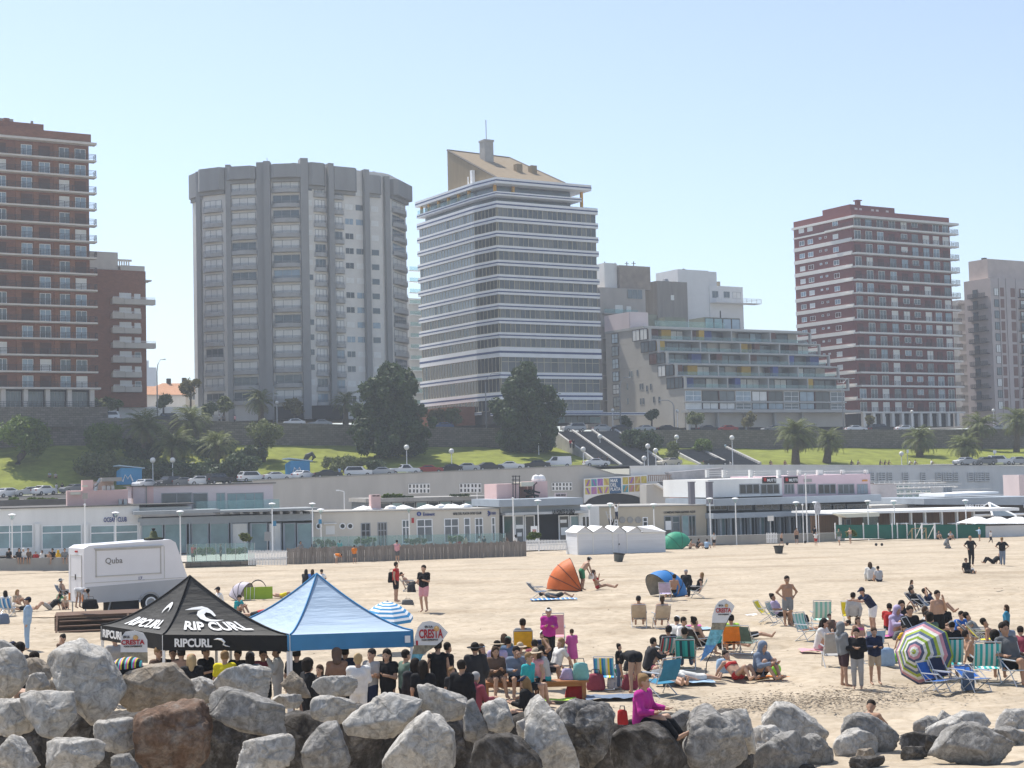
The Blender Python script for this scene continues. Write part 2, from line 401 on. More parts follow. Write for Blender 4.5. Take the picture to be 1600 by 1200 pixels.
wl=slope_wall('retaining_wall',[(395,752),(420,750.5),(600,742),(800,733.5),(915,728),(960,742),(1010,745)],261.5,-2.2,.5,plaster_g,'tall bare grey plaster wall below the row of parked cars, with small lattice windows',cop=concrete)
def lattice(px0,px1,py0,py1,n,S,parent_wall,lab,m_fr=white_p):
 f=Fac('x',px0,py1,S);f.root.name='lattice_window'
 mb=MB();db=MB();f.box(mb,px0,py0,px1,py1,-.03,.01)
 mb.build('lattice_frame',m_fr,f.root)
 for i in range(n):
  for j in range(2):
   w_=(px1-px0)/n;h_=(py1-py0)/2
   g=.28 if i%2 else .2
   f.box(db,px0+w_*(i+g),py0+h_*(j+.14),px0+w_*(i+g+.5),py0+h_*(j+.82),-.045,-.02)
 db.build('pane',gl_dark,f.root)
 tag(f.root,lab,'window');return f
lattice(638,672,756,771,6,261.4,wl,'left group of small white lattice windows in the grey wall')
lattice(718,752,755.5,770,6,261.4,wl,'middle group of small white lattice windows in the grey wall')
lattice(862,894,754,766.5,6,261.4,wl,'lattice window group in the grey wall beside the pink block with tanks')
slope_wall('retaining_wall',[(985,730),(1060,728),(1300,728),(1610,729.5)],261.4,-2.2,.5,plaster_w,'long off-white stained wall behind the right-hand clubs below the lawn',cop=plaster_w)
slope_wall('retaining_wall',[(-150,790),(0,778),(108,772),(215,764),(395,753)],261.5,-2.2,.5,concrete,'low grey concrete wall below the lawn at far left')
for k,(a,b,n)in enumerate([(1360,1366,1),(1372,1383,2),(1387,1394,1),(1411,1419,1),(1439,1446,1),(1463,1470,1),(1473,1487,3),(1490,1497,1),(1513,1520,1),(1523,1537,3),(1539,1546,1)]):
 f=Fac('barred_window',a,752,261.2);mb=MB();f.box(mb,a,738,b,752,-.02,.05);mb.build('window_recess',gl_mid,f.root)
 mb=MB()
 for j in range(5):f.box(mb,a-.3,738.5+j*3,b+.3,739.6+j*3,-.08,-.025)
 for j in range(n+1):q=a+(b-a)*j/n;f.box(mb,q-.3,738,q+.3,752,-.1,-.082)
 mb.build('bars',white_p,f.root)
 tag(f.root,'small window with white bars high on the long off-white wall at right','window','barred windows of the long right wall')
step_m=mat('dark_stone_steps',(.115,.115,.115),.9,.2,.7,.1)
def steps(name,px0,px1,Stop,ztop,Sbot,zbot,lab,n=26,walls=(0,1),zf=None):
 x0,x1=ats(px0,690,Stop,B_).x,ats(px1,690,Stop,B_).x
 k=math.sqrt(1+B_*B_);Wd=(x1-x0)*k
 root=empty(name,(x0,Stop+B_*x0,zbot),TH)
 Ld=(Stop-Sbot)/k;h=ztop-zbot;mb=MB()
 for i in range(n):
  z1=h*(n-i)/n;ya,yb=-Ld*(i+1)/n,-Ld*i/n
  mb.box(0,ya,-.3,Wd,yb,z1)
 mb.build('stair_flight',step_m,root)
 for wq in walls:
  xx=Wd*wq
  mb=MB();t=.4
  mb.ext([(-Ld,.2),(-Ld,.5),(0,h+.4),(0,h+.1)]if 0<wq<1 else[(-Ld,-.3),(-Ld,.5),(0,h+.4),(0,-.3)],xx-t/2,xx+t/2)
  mb.build('parapet',mat('parapet_white',(.40,.39,.37),.9,.18,.6),root)  # white parapets coloured darker, their shade put into the base colour
 tag(root,lab,'stairs');return root
xc=ats(915,690,300,B_).x
steps('stone_stairs',866,962,299.9,zs(xc),273,zr(xc+5),'wide dark stone steps dropping from the upper street to the lower road between white parapets',26,(0,.3,.62,1))
xr=ats(1085,690,290,B_).x
steps('stone_stairs',1045,1135,288,zr(xr)+3.3,273,zr(xr),'short dark steps with white parapets beside the right lawn',16,(0,.5,1))
def mural():
 f=Fac('mural_panel',912,790,260.6);S=f
 mb=MB()
 n=14;top=[(912,748),(1010,742)]
 for i in range(n):
  a=912+98*i/n;b=912+98*(i+1)/n
  def tp(p):return 748-6*(p-912)/98
  def bt(p):return 786-15.5*max(0,1-((p-961)/49)**2)**.6
  S.skew(mb,(a,tp(a)),(b,tp(b)),(b,bt(b)),(a,bt(a)),-.25,.05)
 mb.build('panel',white_p,f.root)
 cols=[(.42,.16,.42),(.55,.42,.06),(.06,.32,.38),(.50,.30,.10),(.28,.12,.42),(.50,.22,.30),(.62,.52,.12)]
 rnd=random.Random(3)
 for r in range(3):
  for c in range(10):
   if c in (4,5):continue
   p0=913.5+c*9.6+(1 if c>4 else 0);y0=749.4+r*12.4-6*(p0-912)/98
   if y0+10.6>786-15.5*max(0,1-((p0+4-961)/49)**2)**.6+3:continue
   h=10.8 if r<2 else 6.0
   mb=MB();m1,m2=rnd.sample(cols,2);S.box(mb,p0,y0,p0+8.4,y0+h,-.29,-.26)
   mb.cm=1;k=rnd.random()
   if k<.5:S.skew(mb,(p0+1,y0+1),(p0+4,y0+1),(p0+7.6,y0+h-1),(p0+4.5,y0+h-1),-.32,-.295)
   else:S.skew(mb,(p0+5,y0+1),(p0+7.6,y0+1),(p0+4,y0+h-1),(p0+1,y0+h-1),-.32,-.295)
   mb.build('mural_tile',[cmat(m1,.6,'paint'),cmat(m2,.6,'paint')],f.root)
 mb=MB();S.box(mb,951.5,747,969.5,771,-.3,-.262);o=mb.build('name_board',cmat((.025,.10,.22),.6,'paint'),f.root)
 for i,(wd,t)in enumerate(((952.8,'MAR'),(952.8,'DEL'),(952.8,'PLATA'))):
  S.text(952.8,748.3+i*6.6,952.8+(11.5,10,15.6)[i],753.6+i*6.6,t,white_p,-.33,.02,parent=f.root)
 tag(f.root,'mural of purple and yellow tiles reading MAR DEL PLATA over a dark archway','mural')
 g=Fac('archway',912,793,261.2);mb=MB()
 pts=[(912+98*i/16)for i in range(17)]
 P=[(g.x(p,775),g.z(p,786.6-15.5*max(0,1-((p-961)/49)**2)**.6))for p in pts]
 zb=g.z(960,800)
 V=[(p[0],-.2,p[1])for p in P]+[(p[0],-.2,zb)for p in P]
 mb.add(V,[(i,i+17,i+18,i+1)for i in range(16)])
 V2=[(v[0],.1,v[2])for v in V];mb.add(V2,[(i+1,i+18,i+17,i)for i in range(16)])
 mb.add(V[:17]+V2[:17],[(i,i+1,i+18,i+17)for i in range(16)])
 mb.build('arch_opening',dark_m,g.root)
 mb=MB();P2=[(p[0],p[1]+.16)for p in P]
 V=[(p[0],-.5,p[1])for p in P]+[(p[0],-.5,p[1])for p in P2]+[(p[0],.1,p[1])for p in P]+[(p[0],.1,p[1])for p in P2]
 mb.add(V,[(i,i+1,i+18,i+17)for i in range(16)]+[(i+1,i,i+34,i+35)for i in range(16)]+[(i+17,i+18,i+52,i+51)for i in range(16)])
 mb.build('arch_trim',white_p,g.root);tag(g.root,'dark arched opening in the wall below the tile mural','archway')
mural()
# ================================================================== BUILDINGS
BT=R(31)
def corner(px,d,py=660):p=at(px,py,d);return p.x,p.y
def zat(px,py,d):return at(px,py,d).z
rb=random.Random(11)
class Bld:
 def __init__(s,name,px,d,base_py=None,rz=BT,zb=None):
  x,y=corner(px,d);s.d=d;s.px=px
  s.zb=zb if zb is not None else(zat(px,base_py,d)if base_py else zs(x)+.05)
  s.root=empty(name,(x,y,s.zb),rz);s.rz=rz;s.cache={}
 def h(s,py):return zat(s.px,py,s.d)-s.zb
 def part(s,mb,name,m,parent=None,smooth=False):return mb.build(name,m,parent or s.root,smooth=smooth)
 def face(s,o,u):
  u=Vector((u[0],u[1])).normalized()
  return Matrix(((u.x,-u.y,0,o[0]),(u.y,u.x,0,o[1]),(0,0,1,0),(0,0,0,1)))
 def win(s,T,x,z,w_,h_,fr,pane,nx=2,nz=1,rec=.12,name='window',fw=.07,hz=.0):
  key=(round(w_,2),round(h_,2),nx,nz,fr.name,fw)
  if key not in s.cache:
   mb=MB()
   mb.box(0,0,0,fw,.12,h_).box(w_-fw,0,0,w_,.12,h_).box(fw,0,h_-fw,w_-fw,.12,h_).box(fw,0,0,w_-fw,.12,fw)
   for i in range(1,nx):q=w_*i/nx;mb.box(q-fw/2,.01,fw,q+fw/2,.11,h_-fw)
   for i in range(1,nz):q=h_*i/nz;mb.box(fw,.015,q-fw/2,w_-fw,.105,q+fw/2)
   pm=MB().box(fw,.03,fw,w_-fw,.055,h_-fw)
   s.cache[key]=(mb.mesh(name,fr),pm.mesh('pane',gl_dark))
  fm,pm=s.cache[key]
  o=link(name,fm,s.root);o.matrix_local=T@Matrix.Translation((x,rec,z))
  p=link('pane',pm,o);p.material_slots[0].link='OBJECT';p.material_slots[0].material=pane
  return o
def opening_wall(mb,T,L,z0,z1,openings,th=.3):
 """solid wall from 0..L, z0..z1 with rectangular openings [(x0,x1,za,zb)] non-overlapping in x"""
 mb.T=T;x=0
 for(a,b,c,d)in sorted(openings):
  if a>x:mb.box(x,0,z0,a,th,z1)
  if c>z0:mb.box(a,0,z0,b,th,c)
  if d<z1:mb.box(a,0,d,b,th,z1)
  x=b
 if x<L:mb.box(x,0,z0,L,th,z1)
 mb.T=None
def rail(mb,T,x0,x1,y,z,h=1.0,n=4,posts=1.6,r=.025):
 mb.T=T
 for i in range(n):q=z+h*(i+1)/n;mb.box(x0,y-r,q-r,x1,y+r,q+r)
 k=max(1,int((x1-x0)/posts))
 for i in range(k+1):q=x0+(x1-x0)*i/k;mb.box(q-r,y-r*.8,z,q+r,y+r*.8,z+h)
 mb.T=None
def b1():
 B=Bld('apartment_tower',146,283,637);H=B.h
 br=brickmat('red_brick',(.21,.085,.05),(.27,.11,.062),(.16,.10,.075),.5,.16,.012,.1)
 br2=brickmat('red_brick_orange',(.26,.11,.06),(.32,.14,.075),(.16,.10,.075),.5,.16,.012,.1)
 slabm=mat('slab_cream',(.56,.52,.47),.85,.12,.6);railm=mat('dark_railing',(.055,.05,.05),.6,.1,1)
 shut=mat('brown_shutter',(.10,.045,.03),.7,.15,1,stretch=(.2,.2,14))
 L=19;D=14;T=B.face((-L,0),(1,0));top=H(210);n=15
 zsl=[H(606)+(H(225)-H(606))*i/n for i in range(n+1)];fl=zsl[1]-zsl[0]
 mb=MB();mb.box(-L,1.5,zsl[0],0,D,top);mb.box(-L,.0,zsl[-1]+.3,0,1.5,top);B.part(mb,'brick_wall',br)
 mb=MB();mb.box(-18,3,top,-7.6,9,top+1.7);mb.box(-14.5,3.2,top+1.7,-13.5,4.2,top+2.3);mb.box(-10,2.95,top+1,-9,3,top+1.6);B.part(mb,'roof_house',br)
 mb=MB();mb.box(-15,5,top+1.7,-12.4,7,top+2.6);mb.box(-9.3,5,top+1.7,-8.9,5.4,top+2.6);B.part(mb,'chimney',concrete)
 xs_=[2.0,6.2,10.4,14.6,18.0]
 bays=[(-2.55,1.95),(-5.35,1.95),(-8.9,1.95),(-12.0,1.9),(-16.2,1.6)]
 wins=0
 for i in range(n):
  z=zsl[i];sl=MB();sl.box(-L,-.25,z-.30,.9,1.49,z);B.part(sl,'floor_slab',slabm)
  if i%3==0:pass
  rm=MB();rail(rm,B.face((0,0),(1,0)),-L,.8,-.2,z,1.0,4,1.4,.035)
  rail(rm,B.face((.8,0),(0,1)),-.2,1.3,0,z,1.0,4,1.4,.035);B.part(rm,'balcony_rail',railm)
  for k,(x,w_)in enumerate(bays):
   r=rb.random();closed=r<.42
   if k in (0,1):closed=r<.3
   Tq=B.face((0,1.5),(1,0))
   if closed:
    o=MB();o.T=Tq;o.box(x,-.06,z,x+w_,.05,z+2.15);B.part(o,'shutter',shut)
   else:
    B.win(Tq,x,z+.02,w_,2.12,white_p,rb.choice([gl_mid,gl_blue,gl_blue,gl_curt]),2,1,-.1,'window',.08);wins+=1
  for x,w_ in bays[:4]:B.part(MB().box(x-1.0,1.38,z,x-.12,1.49,zsl[i+1]-.31),'brick_panel',br2)
 mb=MB();mb.box(-L,-.3,zsl[n]-.15,.95,1.4,zsl[n]+.25);B.part(mb,'roof_slab',slabm)
 mb=MB();mb.box(-L,-.8,zsl[0]-.32,1.2,1.5,zsl[0]+.02);mb.cm=0
 B.part(mb,'canopy',slabm)
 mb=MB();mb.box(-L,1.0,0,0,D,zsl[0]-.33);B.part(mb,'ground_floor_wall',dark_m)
 for x in (-.6,-4.6,-8.4,-12.2,-16):
  B.part(MB().box(x,-.3,0,x+.75,.6,zsl[0]-.33),'column',slabm)
  if x>-20:B.win(B.face((0,.9),(1,0)),x-2.9,.1,2.7,zsl[0]-.8,grey_fr,rb.choice([gl_dark,gl_mid]),3,1,-.05,'shop_window')
 rm=MB();rail(rm,B.face((0,0),(1,0)),-L,1.0,-1.2,0,1.0,3,.8,.03);B.part(rm,'terrace_rail',railm)
 tag(B.root,'tall red brick apartment tower with long cream balcony slabs at far left','apartment building')
 W=MB();p=Bld('terrace_wall',150,281,650);p.part(W.box(-40,-2.2,-2,1.5,-1.4,p.h(636.5)),'wall_face',stone_m)
 p.part(MB().box(-40,-1.39,p.h(637.6),1.5,4.5,p.h(636.9)),'terrace_deck',paving)
 tag(p.root,'stone terrace wall in front of the tall red brick tower','wall')
b1()
def b7():
 B=Bld('apartment_building',230,305,636);H=B.h
 br=MATS['red_brick'];cr=mat('cream_balcony',(.52,.49,.44),.85,.12,.6)
 Wd=11.6;D=14;top=H(424)
 B.part(MB().box(-Wd,0,0,0,D,top),'brick_wall',br)
 B.part(MB().box(-Wd-.1,.6,top,-5.2,D,H(396)),'roof_house',cr)
 B.part(MB().box(-5.2,1.5,top,-2.6,8,H(415)),'roof_parapet',cr)
 mb=MB()
 for i in range(6):mb.box(-5.1+i*.45,1.6,H(415),-4.9+i*.45,1.8,H(408))
 mb.box(-5.3,1.5,H(408),-2.2,1.9,H(405));B.part(mb,'roof_balustrade',cr)
 B.part(MB().box(-4.8,-.1,top+.02,-.2,3,H(434)+2.2),'top_storey',cr)
 n=7
 for i in range(n):
  z=H(612)+(H(476)-H(612))*i/(n-1)
  long_=i in (3,6)
  b=MB();b.box(-6.9,-1.3,z-.15,1.4 if long_ else-1.4,0,z);b.box(-6.9,-1.3,z,-4.6,-1.15,z+1.0);b.box(-4.6,-1.5,z-.15,1.4 if long_ else-1.4,-1.35,z+.85)
  b.box(-6.9,-1.15,z,-6.75,0,z+.9);B.part(b,'balcony',cr)
  T=B.face((0,0),(1,0))
  B.win(T,-5.2,z,2.3,2.1,white_p,gl_curt,2,1,-.08,'balcony_door');B.win(T,-2.3,z+.3,1.2,1.7,white_p,rb.choice([gl_curt,gl_curt,gl_mid]),1,1,-.08,'window')
  rm=MB();rail(rm,T,-6.8,1.3 if long_ else-1.5,-1.42,z+.85,.35,2,1.6,.03);B.part(rm,'balcony_rail',white_p)
 B.part(MB().box(-.3,-.9,H(440),.9,2,H(440)+.25),'canopy',cr)
 tag(B.root,'narrow brick block with stacked cream balconies beside the tall red tower','apartment building')
b7()
def b2():
 B=Bld('apartment_tower',480,312,655,rz=0.0);H=B.h
 cg=mat('grey_concrete_panel',(.27,.27,.268),.88,.12,.35,.08,stretch=(1,1,.3));wm=mat('tower_white_tile',(.66,.64,.60),.75,.07,.6)
 lg=mat('balcony_grey',(.36,.36,.355),.85,.1,.5)
 ox,oy=B.root.location.x,B.root.location.y
 def W2(px,Y):p=at(px,500,Y);return(p.x-ox,p.y-oy)
 pts=dict(p0=(303,320),p1=(318,316),p2=(357,313.6),p3=(405,312.5),p4=(480,312),p5=(514,314.6),p6=(538,316.4),p7=(600,321.4),p8=(612,323.4),p9=(637,333))
 q={k:W2(*v)for k,v in pts.items()}
 top=H(252);fz=[H(628)+(H(300)-H(628))*i/14+0 for i in range(15)]
 fl=fz[1]-fz[0]
 core=[q['p1'],q['p2'],q['p3'],q['p4'],q['p5'],q['p6'],q['p7'],q['p8'],q['p9'],(q['p9'][0]-6,q['p9'][1]+8),(q['p0'][0]+8,q['p0'][1]+12),q['p0']]
 B.part(MB().prism(core,0,top-.8),'wall',wm)
 def seg(a,b):a=Vector(q[a]);b=Vector(q[b]);return a,b,(b-a).length
 def bay(a,b,t0,t1,bulge,label_top,zoff=0.0,windows=True,rail_g=True,zt=None):
  a,b,L=seg(a,b);u=(b-a)/L;T=B.face(tuple(a),tuple(u));x0,x1=t0*L,t1*L;wd=x1-x0;n=8
  arc=[(x0+wd*k/n,-(.35+bulge*math.sin(math.pi*k/n)**.7))for k in range(n+1)]
  key=MB();key.T=None
  mb=MB();P=[(x0,.02)]+arc+[(x1,.02)]
  P=[(p[0]-x0,p[1])for p in P]
  mb.prism(P,-.25,-.02)
  ring=[(p[0]-x0,p[1])for p in arc];inner=[(p[0],p[1]+.12)for p in ring]
  mb.prism(ring+inner[::-1],-.02,.55)
  me=mb.mesh('balcony',lg)
  gm=MB()
  for zz in (.68,.82,.97):gm.tube([(p[0],p[1]+.05,zz)for p in ring],.03,4)
  gme=gm.mesh('hand_rail',grey_fr)
  for i in range(15):
   z=fz[i]+zoff
   o=link('balcony',me,B.root);o.matrix_local=T@Matrix.Translation((x0,0,z))
   g=link('hand_rail',gme,o)
   r=rb.random();pane=gl_curt if r<.74 else(gl_blue if r<.85 else gl_mid)
   B.win(T,x0+.25,z,wd-.5,2.25,grey_fr,pane,3,1,-.08,'window',.09)
 bay('p1','p2',.06,.84,.9,None,-3.0)
 bay('p2','p3',.12,.98,.9,None,0)
 bay('p3','p4',.30,.90,1.0,None,0.2)
 bay('p5','p6',-.88,-.06,.6,None,-.6)
 bay('p5','p6',.22,1.05,.6,None,-.8)
 bay('p8','p9',.12,.92,1.0,None,-2.0)
 a,b,L=seg('p6','p7');T=B.face(tuple(a),tuple((b-a)/L))
 for i in range(15):
  z=fz[i]-.9
  for x0,w_ in ((.5,1.9),(2.9,2.6),(7.0 if L>9 else 6.4,1.8)):
   if x0+w_<L:B.win(T,x0,z+.95,w_,1.25,wm,rb.choice([gl_curt,gl_curt,gl_mid,gl_blue,gl_dark]),1 if x0>6 else 2,1,-.06,'strip_window',.06)
 a,b,L=seg('p4','p5');T=B.face(tuple(a),tuple((b-a)/L))
 for i in range(15):B.win(T,L*.08,fz[i]+.3,L*.24,1.2,wm,rb.choice([gl_curt,gl_curt,gl_mid]),1,1,-.06,'strip_window',.06)
 def fin(px,Y,wd,dp,ztop,rz=0):
  p=Vector(W2(px,Y));c,s_=math.cos(rz),math.sin(rz)
  P=[(-wd/2,-dp),(wd/2,-dp),(wd/2,1.2),(-wd/2,1.2)]
  P=[(p.x+x*c-y*s_,p.y+x*s_+y*c)for x,y in P]
  B.part(MB().prism(P,0,ztop),'fin',cg)
 fin(360,313.6,1.0,.8,H(253));fin(411,312.6,1.6,.8,top);fin(421,312.4,1.3,1.2,top+.1);fin(477,312.6,1.5,1.5,H(248),.3)
 fin(517,315,1.1,1.5,H(253),.5);fin(572,319.5,1.1,1.4,H(257),.6);fin(604,322.6,1.1,1.4,H(264),.6);fin(315,316.6,1.0,.8,H(258),-.4)
 def band(a,b,t0,t1,out,z0,z1,bev=.8):
  a,b,L=seg(a,b);T=B.face(tuple(a),tuple((b-a)/L));x0,x1=t0*L,t1*L
  mb=MB();mb.T=T;e=bev
  P=[(x0,.6),(x0,-out+e),(x0+e,-out),(x1-e,-out),(x1,-out+e),(x1,.6)]
  mb.prism(P,z0,z1)
  P2=[(x0+.2,.6),(x0+.3,-out*.4),(x1-.3,-out*.4),(x1-.2,.6)]
  mb.prism(P2,z0-.7,z0-.01)
  B.part(mb,'parapet_band',cg)
 band('p0','p1',-.1,1.1,.9,H(297),H(259));band('p1','p2',-.05,1.0,1.6,H(292),H(257));band('p2','p3',.06,.98,1.7,H(278),H(258));band('p3','p4',.30,.94,1.8,H(278),H(257))
 band('p4','p5',.05,.9,1.2,H(289),H(254));band('p5','p6',.1,1.9,1.3,H(294),H(257));band('p6','p7',.52,.98,1.0,H(294),H(265));band('p8','p9',.02,1.05,1.7,H(291),H(266))
 c1=W2(440,322)
 B.part(MB().box(c1[0]-8,c1[1]-2,top-1,c1[0]+5,c1[1]+6,H(247)),'roof_house',cream_p)
 mb=MB()
 for px,yt in ((362,249),(370,250),(412,241),(440,246),(447,245),(463,243),(500,247),(588,260)):
  p=W2(px,321);mb.tube([(p[0],p[1],top-1),(p[0],p[1],H(yt))],.3,6);mb.tube([(p[0],p[1],H(yt)),(p[0],p[1],H(yt)+.35)],.45,6)
 B.part(mb,'vent_pipes',metal_g)
 mb=MB()
 for px,yt in ((421,231),(504,240)):p=W2(px,321);mb.bar((p[0],p[1],top-1),(p[0],p[1],H(yt)),.06)
 B.part(mb,'antenna',grey_fr)
 p=W2(500,313.5);B.part(MB().box(p[0]-9,p[1]-1.5,0,p[0]+4,p[1]+4,H(634)),'entrance',dark_m)
 tag(B.root,'grey concrete tower with rounded balconies, tall fins and a thick parapet band','apartment building')
cream_p=mat('cream_roof_house',(.62,.60,.50),.85,.08,.5)
b2()
def b3():
 B=Bld('hotel_tower',784,327,662);H=B.h
 wh=mat('hotel_white_band',(.76,.76,.76),.6,.06,.4);blue=mat('hotel_blue_line',(.035,.06,.16),.6,.05,1)
 mull=mat('hotel_mullion',(.42,.38,.28),.5,.05,1);orange=mat('orange_paint',(.60,.30,.02),.6,.05,1)
 brown=pane_mat('glass_brown',(.075,.05,.032),.08,.6,.3);g1=pane_mat('glass_hotel_grey',(.065,.075,.085),.12,.5,.25);g2=pane_mat('glass_hotel_curtain',(.15,.155,.155),.25,.4,.2)
 gl_l=pane_mat('glass_hotel_left',(.15,.17,.18),.06,.9,.12)  # paler base colour stands in for sky reflected by the left face
 Wf,D=24.7,33.0;A=(-1.0,7.6)
 zy=lambda zo:H(zo/2.4+180)
 rows=[(zy(362+54.4*i+16.5),zy(362+54.4*i-17))for i in range(10)]
 rows+=[(zy(963),zy(906)),(zy(1038),zy(986)),(zy(1108),zy(1066))]
 top_main=zy(335)
 foot=[(0,0),(Wf,0),(Wf,D),(A[0],D),A]
 B.part(MB().prism([(.35,.45),(Wf-.35,.45),(Wf-.35,D-.4),(A[0]+.4,D-.4),(A[0]+.45,A[1]+.1)],0,top_main-.05),'core',dark_m)
 def bandring(z0,z1,out=.22,pts=foot,name='white_band'):
  P=[(-out,-out),(pts[1][0]+out,-out),(pts[2][0]+out,pts[2][1]+out),(pts[3][0]-out,pts[3][1]+out),(pts[4][0]-out,pts[4][1]-out*.2)]
  mb=MB();mb.prism(P,z0,z1);mb.cm=1;zc=(z0+z1)/2;h=(z1-z0)*.09+.03
  e=out+.02
  P2=[(-e,-e),(pts[1][0]+e,-e),(pts[2][0]+e,pts[2][1]+e),(pts[3][0]-e,pts[3][1]+e),(pts[4][0]-e,pts[4][1]-e*.2)]
  mb.prism(P2,zc-h,zc+h);B.part(mb,name,[wh,blue])
 for i in range(len(rows)):
  z1=rows[i][0];z0=rows[i+1][1]if i+1<len(rows)else zy(1118)
  bandring(z0,z1)
 bandring(rows[0][1],rows[0][1]+(zy(330)-zy(355))*.98)
 faces=[(B.face((.3,.2),(1,0)),Wf-.5,'f'),(B.face((A[0],A[1]+.1),(-A[0],-A[1])),7.5,'c'),(B.face((A[0]+.22,D-.3),(0,-1)),D-A[1]-.3,'l')]
 for T,L,kind in faces:
  for i,(z0,z1)in enumerate(rows):
   n={'f':20 if i<10 else 14,'c':6,'l':20}[kind];w_=L/n;h=z1-z0
   mb=MB();mb.T=T
   for k in range(n+1):mb.box(k*w_-(.045 if k%3 else .08),-.06,z0,k*w_+(.045 if k%3 else .08),.06,z1)
   mb.box(0,-.05,z0,L,.05,z0+.12)
   if i>=10 and kind=='f':mb.box(0,-.055,z0+h*.68,L,.055,z0+h*.68+.1)
   o=B.part(mb,'ribbon_window',mull)
   pm=MB();pm.T=T
   for k in range(n):
    r=rb.random()
    if kind=='f':pm.cm=1 if r<.35 else 0
    elif kind=='c':pm.cm=2
    else:pm.cm=4 if(i<7 and r<.93)else(3 if r<.85 else 2)
    q=rb.uniform(-.012,.012)
    a,b_,c,d=(k*w_+.02,.0+q,z0),((k+1)*w_-.02,.0-q,z0),((k+1)*w_-.02,.0-q+rb.uniform(-.01,.01),z1),(k*w_+.02,q,z1)
    pm.quad(a,b_,c,d)
   B.part(pm,'pane',[g1,g2,gl_dark,brown,gl_l],o)
 z_a,z_b,z_c,z_d=zy(333),zy(297),zy(286),zy(256)
 f2=[(.5,1.6),(Wf-4.0,1.6),(Wf-4.0,D),(A[0],D),(A[0],8.2)]
 B.part(MB().prism([(1.3,2.4),(Wf-5,2.4),(Wf-5,D-1),(A[0]+1.3,D-1),(A[0]+1.3,8.6)],top_main-.04,zy(256)),'upper_core',gl_mid)
 bandring(z_b-.1,z_c+.1,.2,f2)
 zt0,zt1=zy(254),zy(232)
 f3=[(.0,1.0),(Wf-1.6,1.0),(Wf-1.6,D),(A[0]-.2,D),(A[0]-.2,7.4)]
 bandring(zt0,zt1,.3,f3,'roof_band')
 for k,y in enumerate((10,14.5,19,23.5,28,31.5)):B.part(MB().box(A[0]+.1,y,z_c+.11,A[0]+.6,y+.6,zt0-.01),'orange_column',orange)
 for x in (.6,5.0):B.part(MB().box(x,1.8,z_c+.11,x+.5,2.35,zt0-.01),'orange_column',orange)
 B.part(MB().box(Wf-2.6,1.8,top_main+.02,Wf-2.1,2.3,zt0-.01),'orange_column',orange)
 mb=MB();mb.box(Wf-4,.1,top_main+.01,Wf,.15,top_main+.95);mb.box(Wf-.05,.15,top_main+.01,Wf,12,top_main+.95);B.part(mb,'terrace_rail',rail_glass)
 mb=MB();mb.box(A[0]-.1,8,z_c+.1,A[0]-.05,D,z_c+1.0);B.part(mb,'loggia_rail',rail_glass)
 tan=mat('tan_roof_tiles',(.25,.19,.12),.85,.14,.8,.3,stretch=(3,.6,3));tw=mat('tan_roof_wall',(.24,.18,.105),.85,.1,.5,stretch=(3,3,.4));edge=mat('dark_roof_edge',(.09,.075,.06),.8,.1,1)
 zl_=zt1+.02;zh=zat(695,236,346)-B.zb
 V=[(1.0,1.6,zl_),(18.0,1.6,zl_),(16,21,zl_),(.2,21,zl_),(1.0,1.6,zl_+.3),(18.0,1.6,zl_+.3),(16,21,zh-.4),(.2,21,zh)]
 mb=MB();mb.add(V,[(4,5,6,7)]);mb.cm=1;mb.add(V,[(0,1,5,4),(1,2,6,5),(2,3,7,6),(3,0,4,7)])
 rf=B.part(mb,'roof',[tan,tw])
 mb=MB()
 for i,j in ((4,7),(7,6),(6,5)):mb.tube([V[i],V[j]],.22,4)
 B.part(mb,'roof_edge',edge,rf)
 def on_roof(u,v):
  p=Vector(V[4]).lerp(Vector(V[5]),u);q=Vector(V[7]).lerp(Vector(V[6]),u);return p.lerp(q,v)
 p=on_roof(.42,.74);B.part(MB().box(p.x-1.1,p.y-1.1,p.z-1.5,p.x+1.1,p.y+1.1,p.z+3.9).box(p.x-1.25,p.y-1.25,p.z+3.89,p.x+1.25,p.y+1.25,p.z+4.3),'chimney',mat('chimney_grey',(.36,.35,.33),.9,.12,1),rf)
 B.part(MB().bar((p.x,p.y,p.z+4.2),(p.x,p.y,p.z+8.8),.09),'mast',grey_fr,rf)
 for u,v in ((.60,.36),(.82,.36)):
  p=on_roof(u,v);B.part(MB().box(p.x-.7,p.y-.6,p.z-.6,p.x+.7,p.y+.8,p.z+1.5),'dormer',tw,rf)
 B.part(MB().box(-.3,9.5,zl_,.4,10.3,zy(175)).bar((-.1,11.5,zl_),(-.1,11.5,zy(195)),.15),'antenna_panel',white_p,rf)
 B.part(MB().box(-2.5,-4.2,zy(1128),Wf+10,.2,zy(1118)),'canopy',[wh])
 B.part(MB().box(-2.55,-4.25,zy(1125),Wf+10.05,.15,zy(1121)),'canopy_line',blue)
 T=B.face((0,-.05),(1,0))
 for k in range(8):B.win(T,.5+k*3.0,.05,2.9,zy(1130)-.1,grey_fr,rb.choice([gl_teal,gl_mid,gl_teal]),2,1,-.05,'lobby_window')
 B.part(MB().box(-1.2,1.0,0,0,6,zy(1108)),'entrance',dark_m)
 B.part(MB().box(-6.5,9,0,-1.1,30,zy(1085)),'side_annex',MATS['red_brick'])
 tag(B.root,'white striped hotel tower with ribbon windows and a sloping tan roof','hotel')
b3()
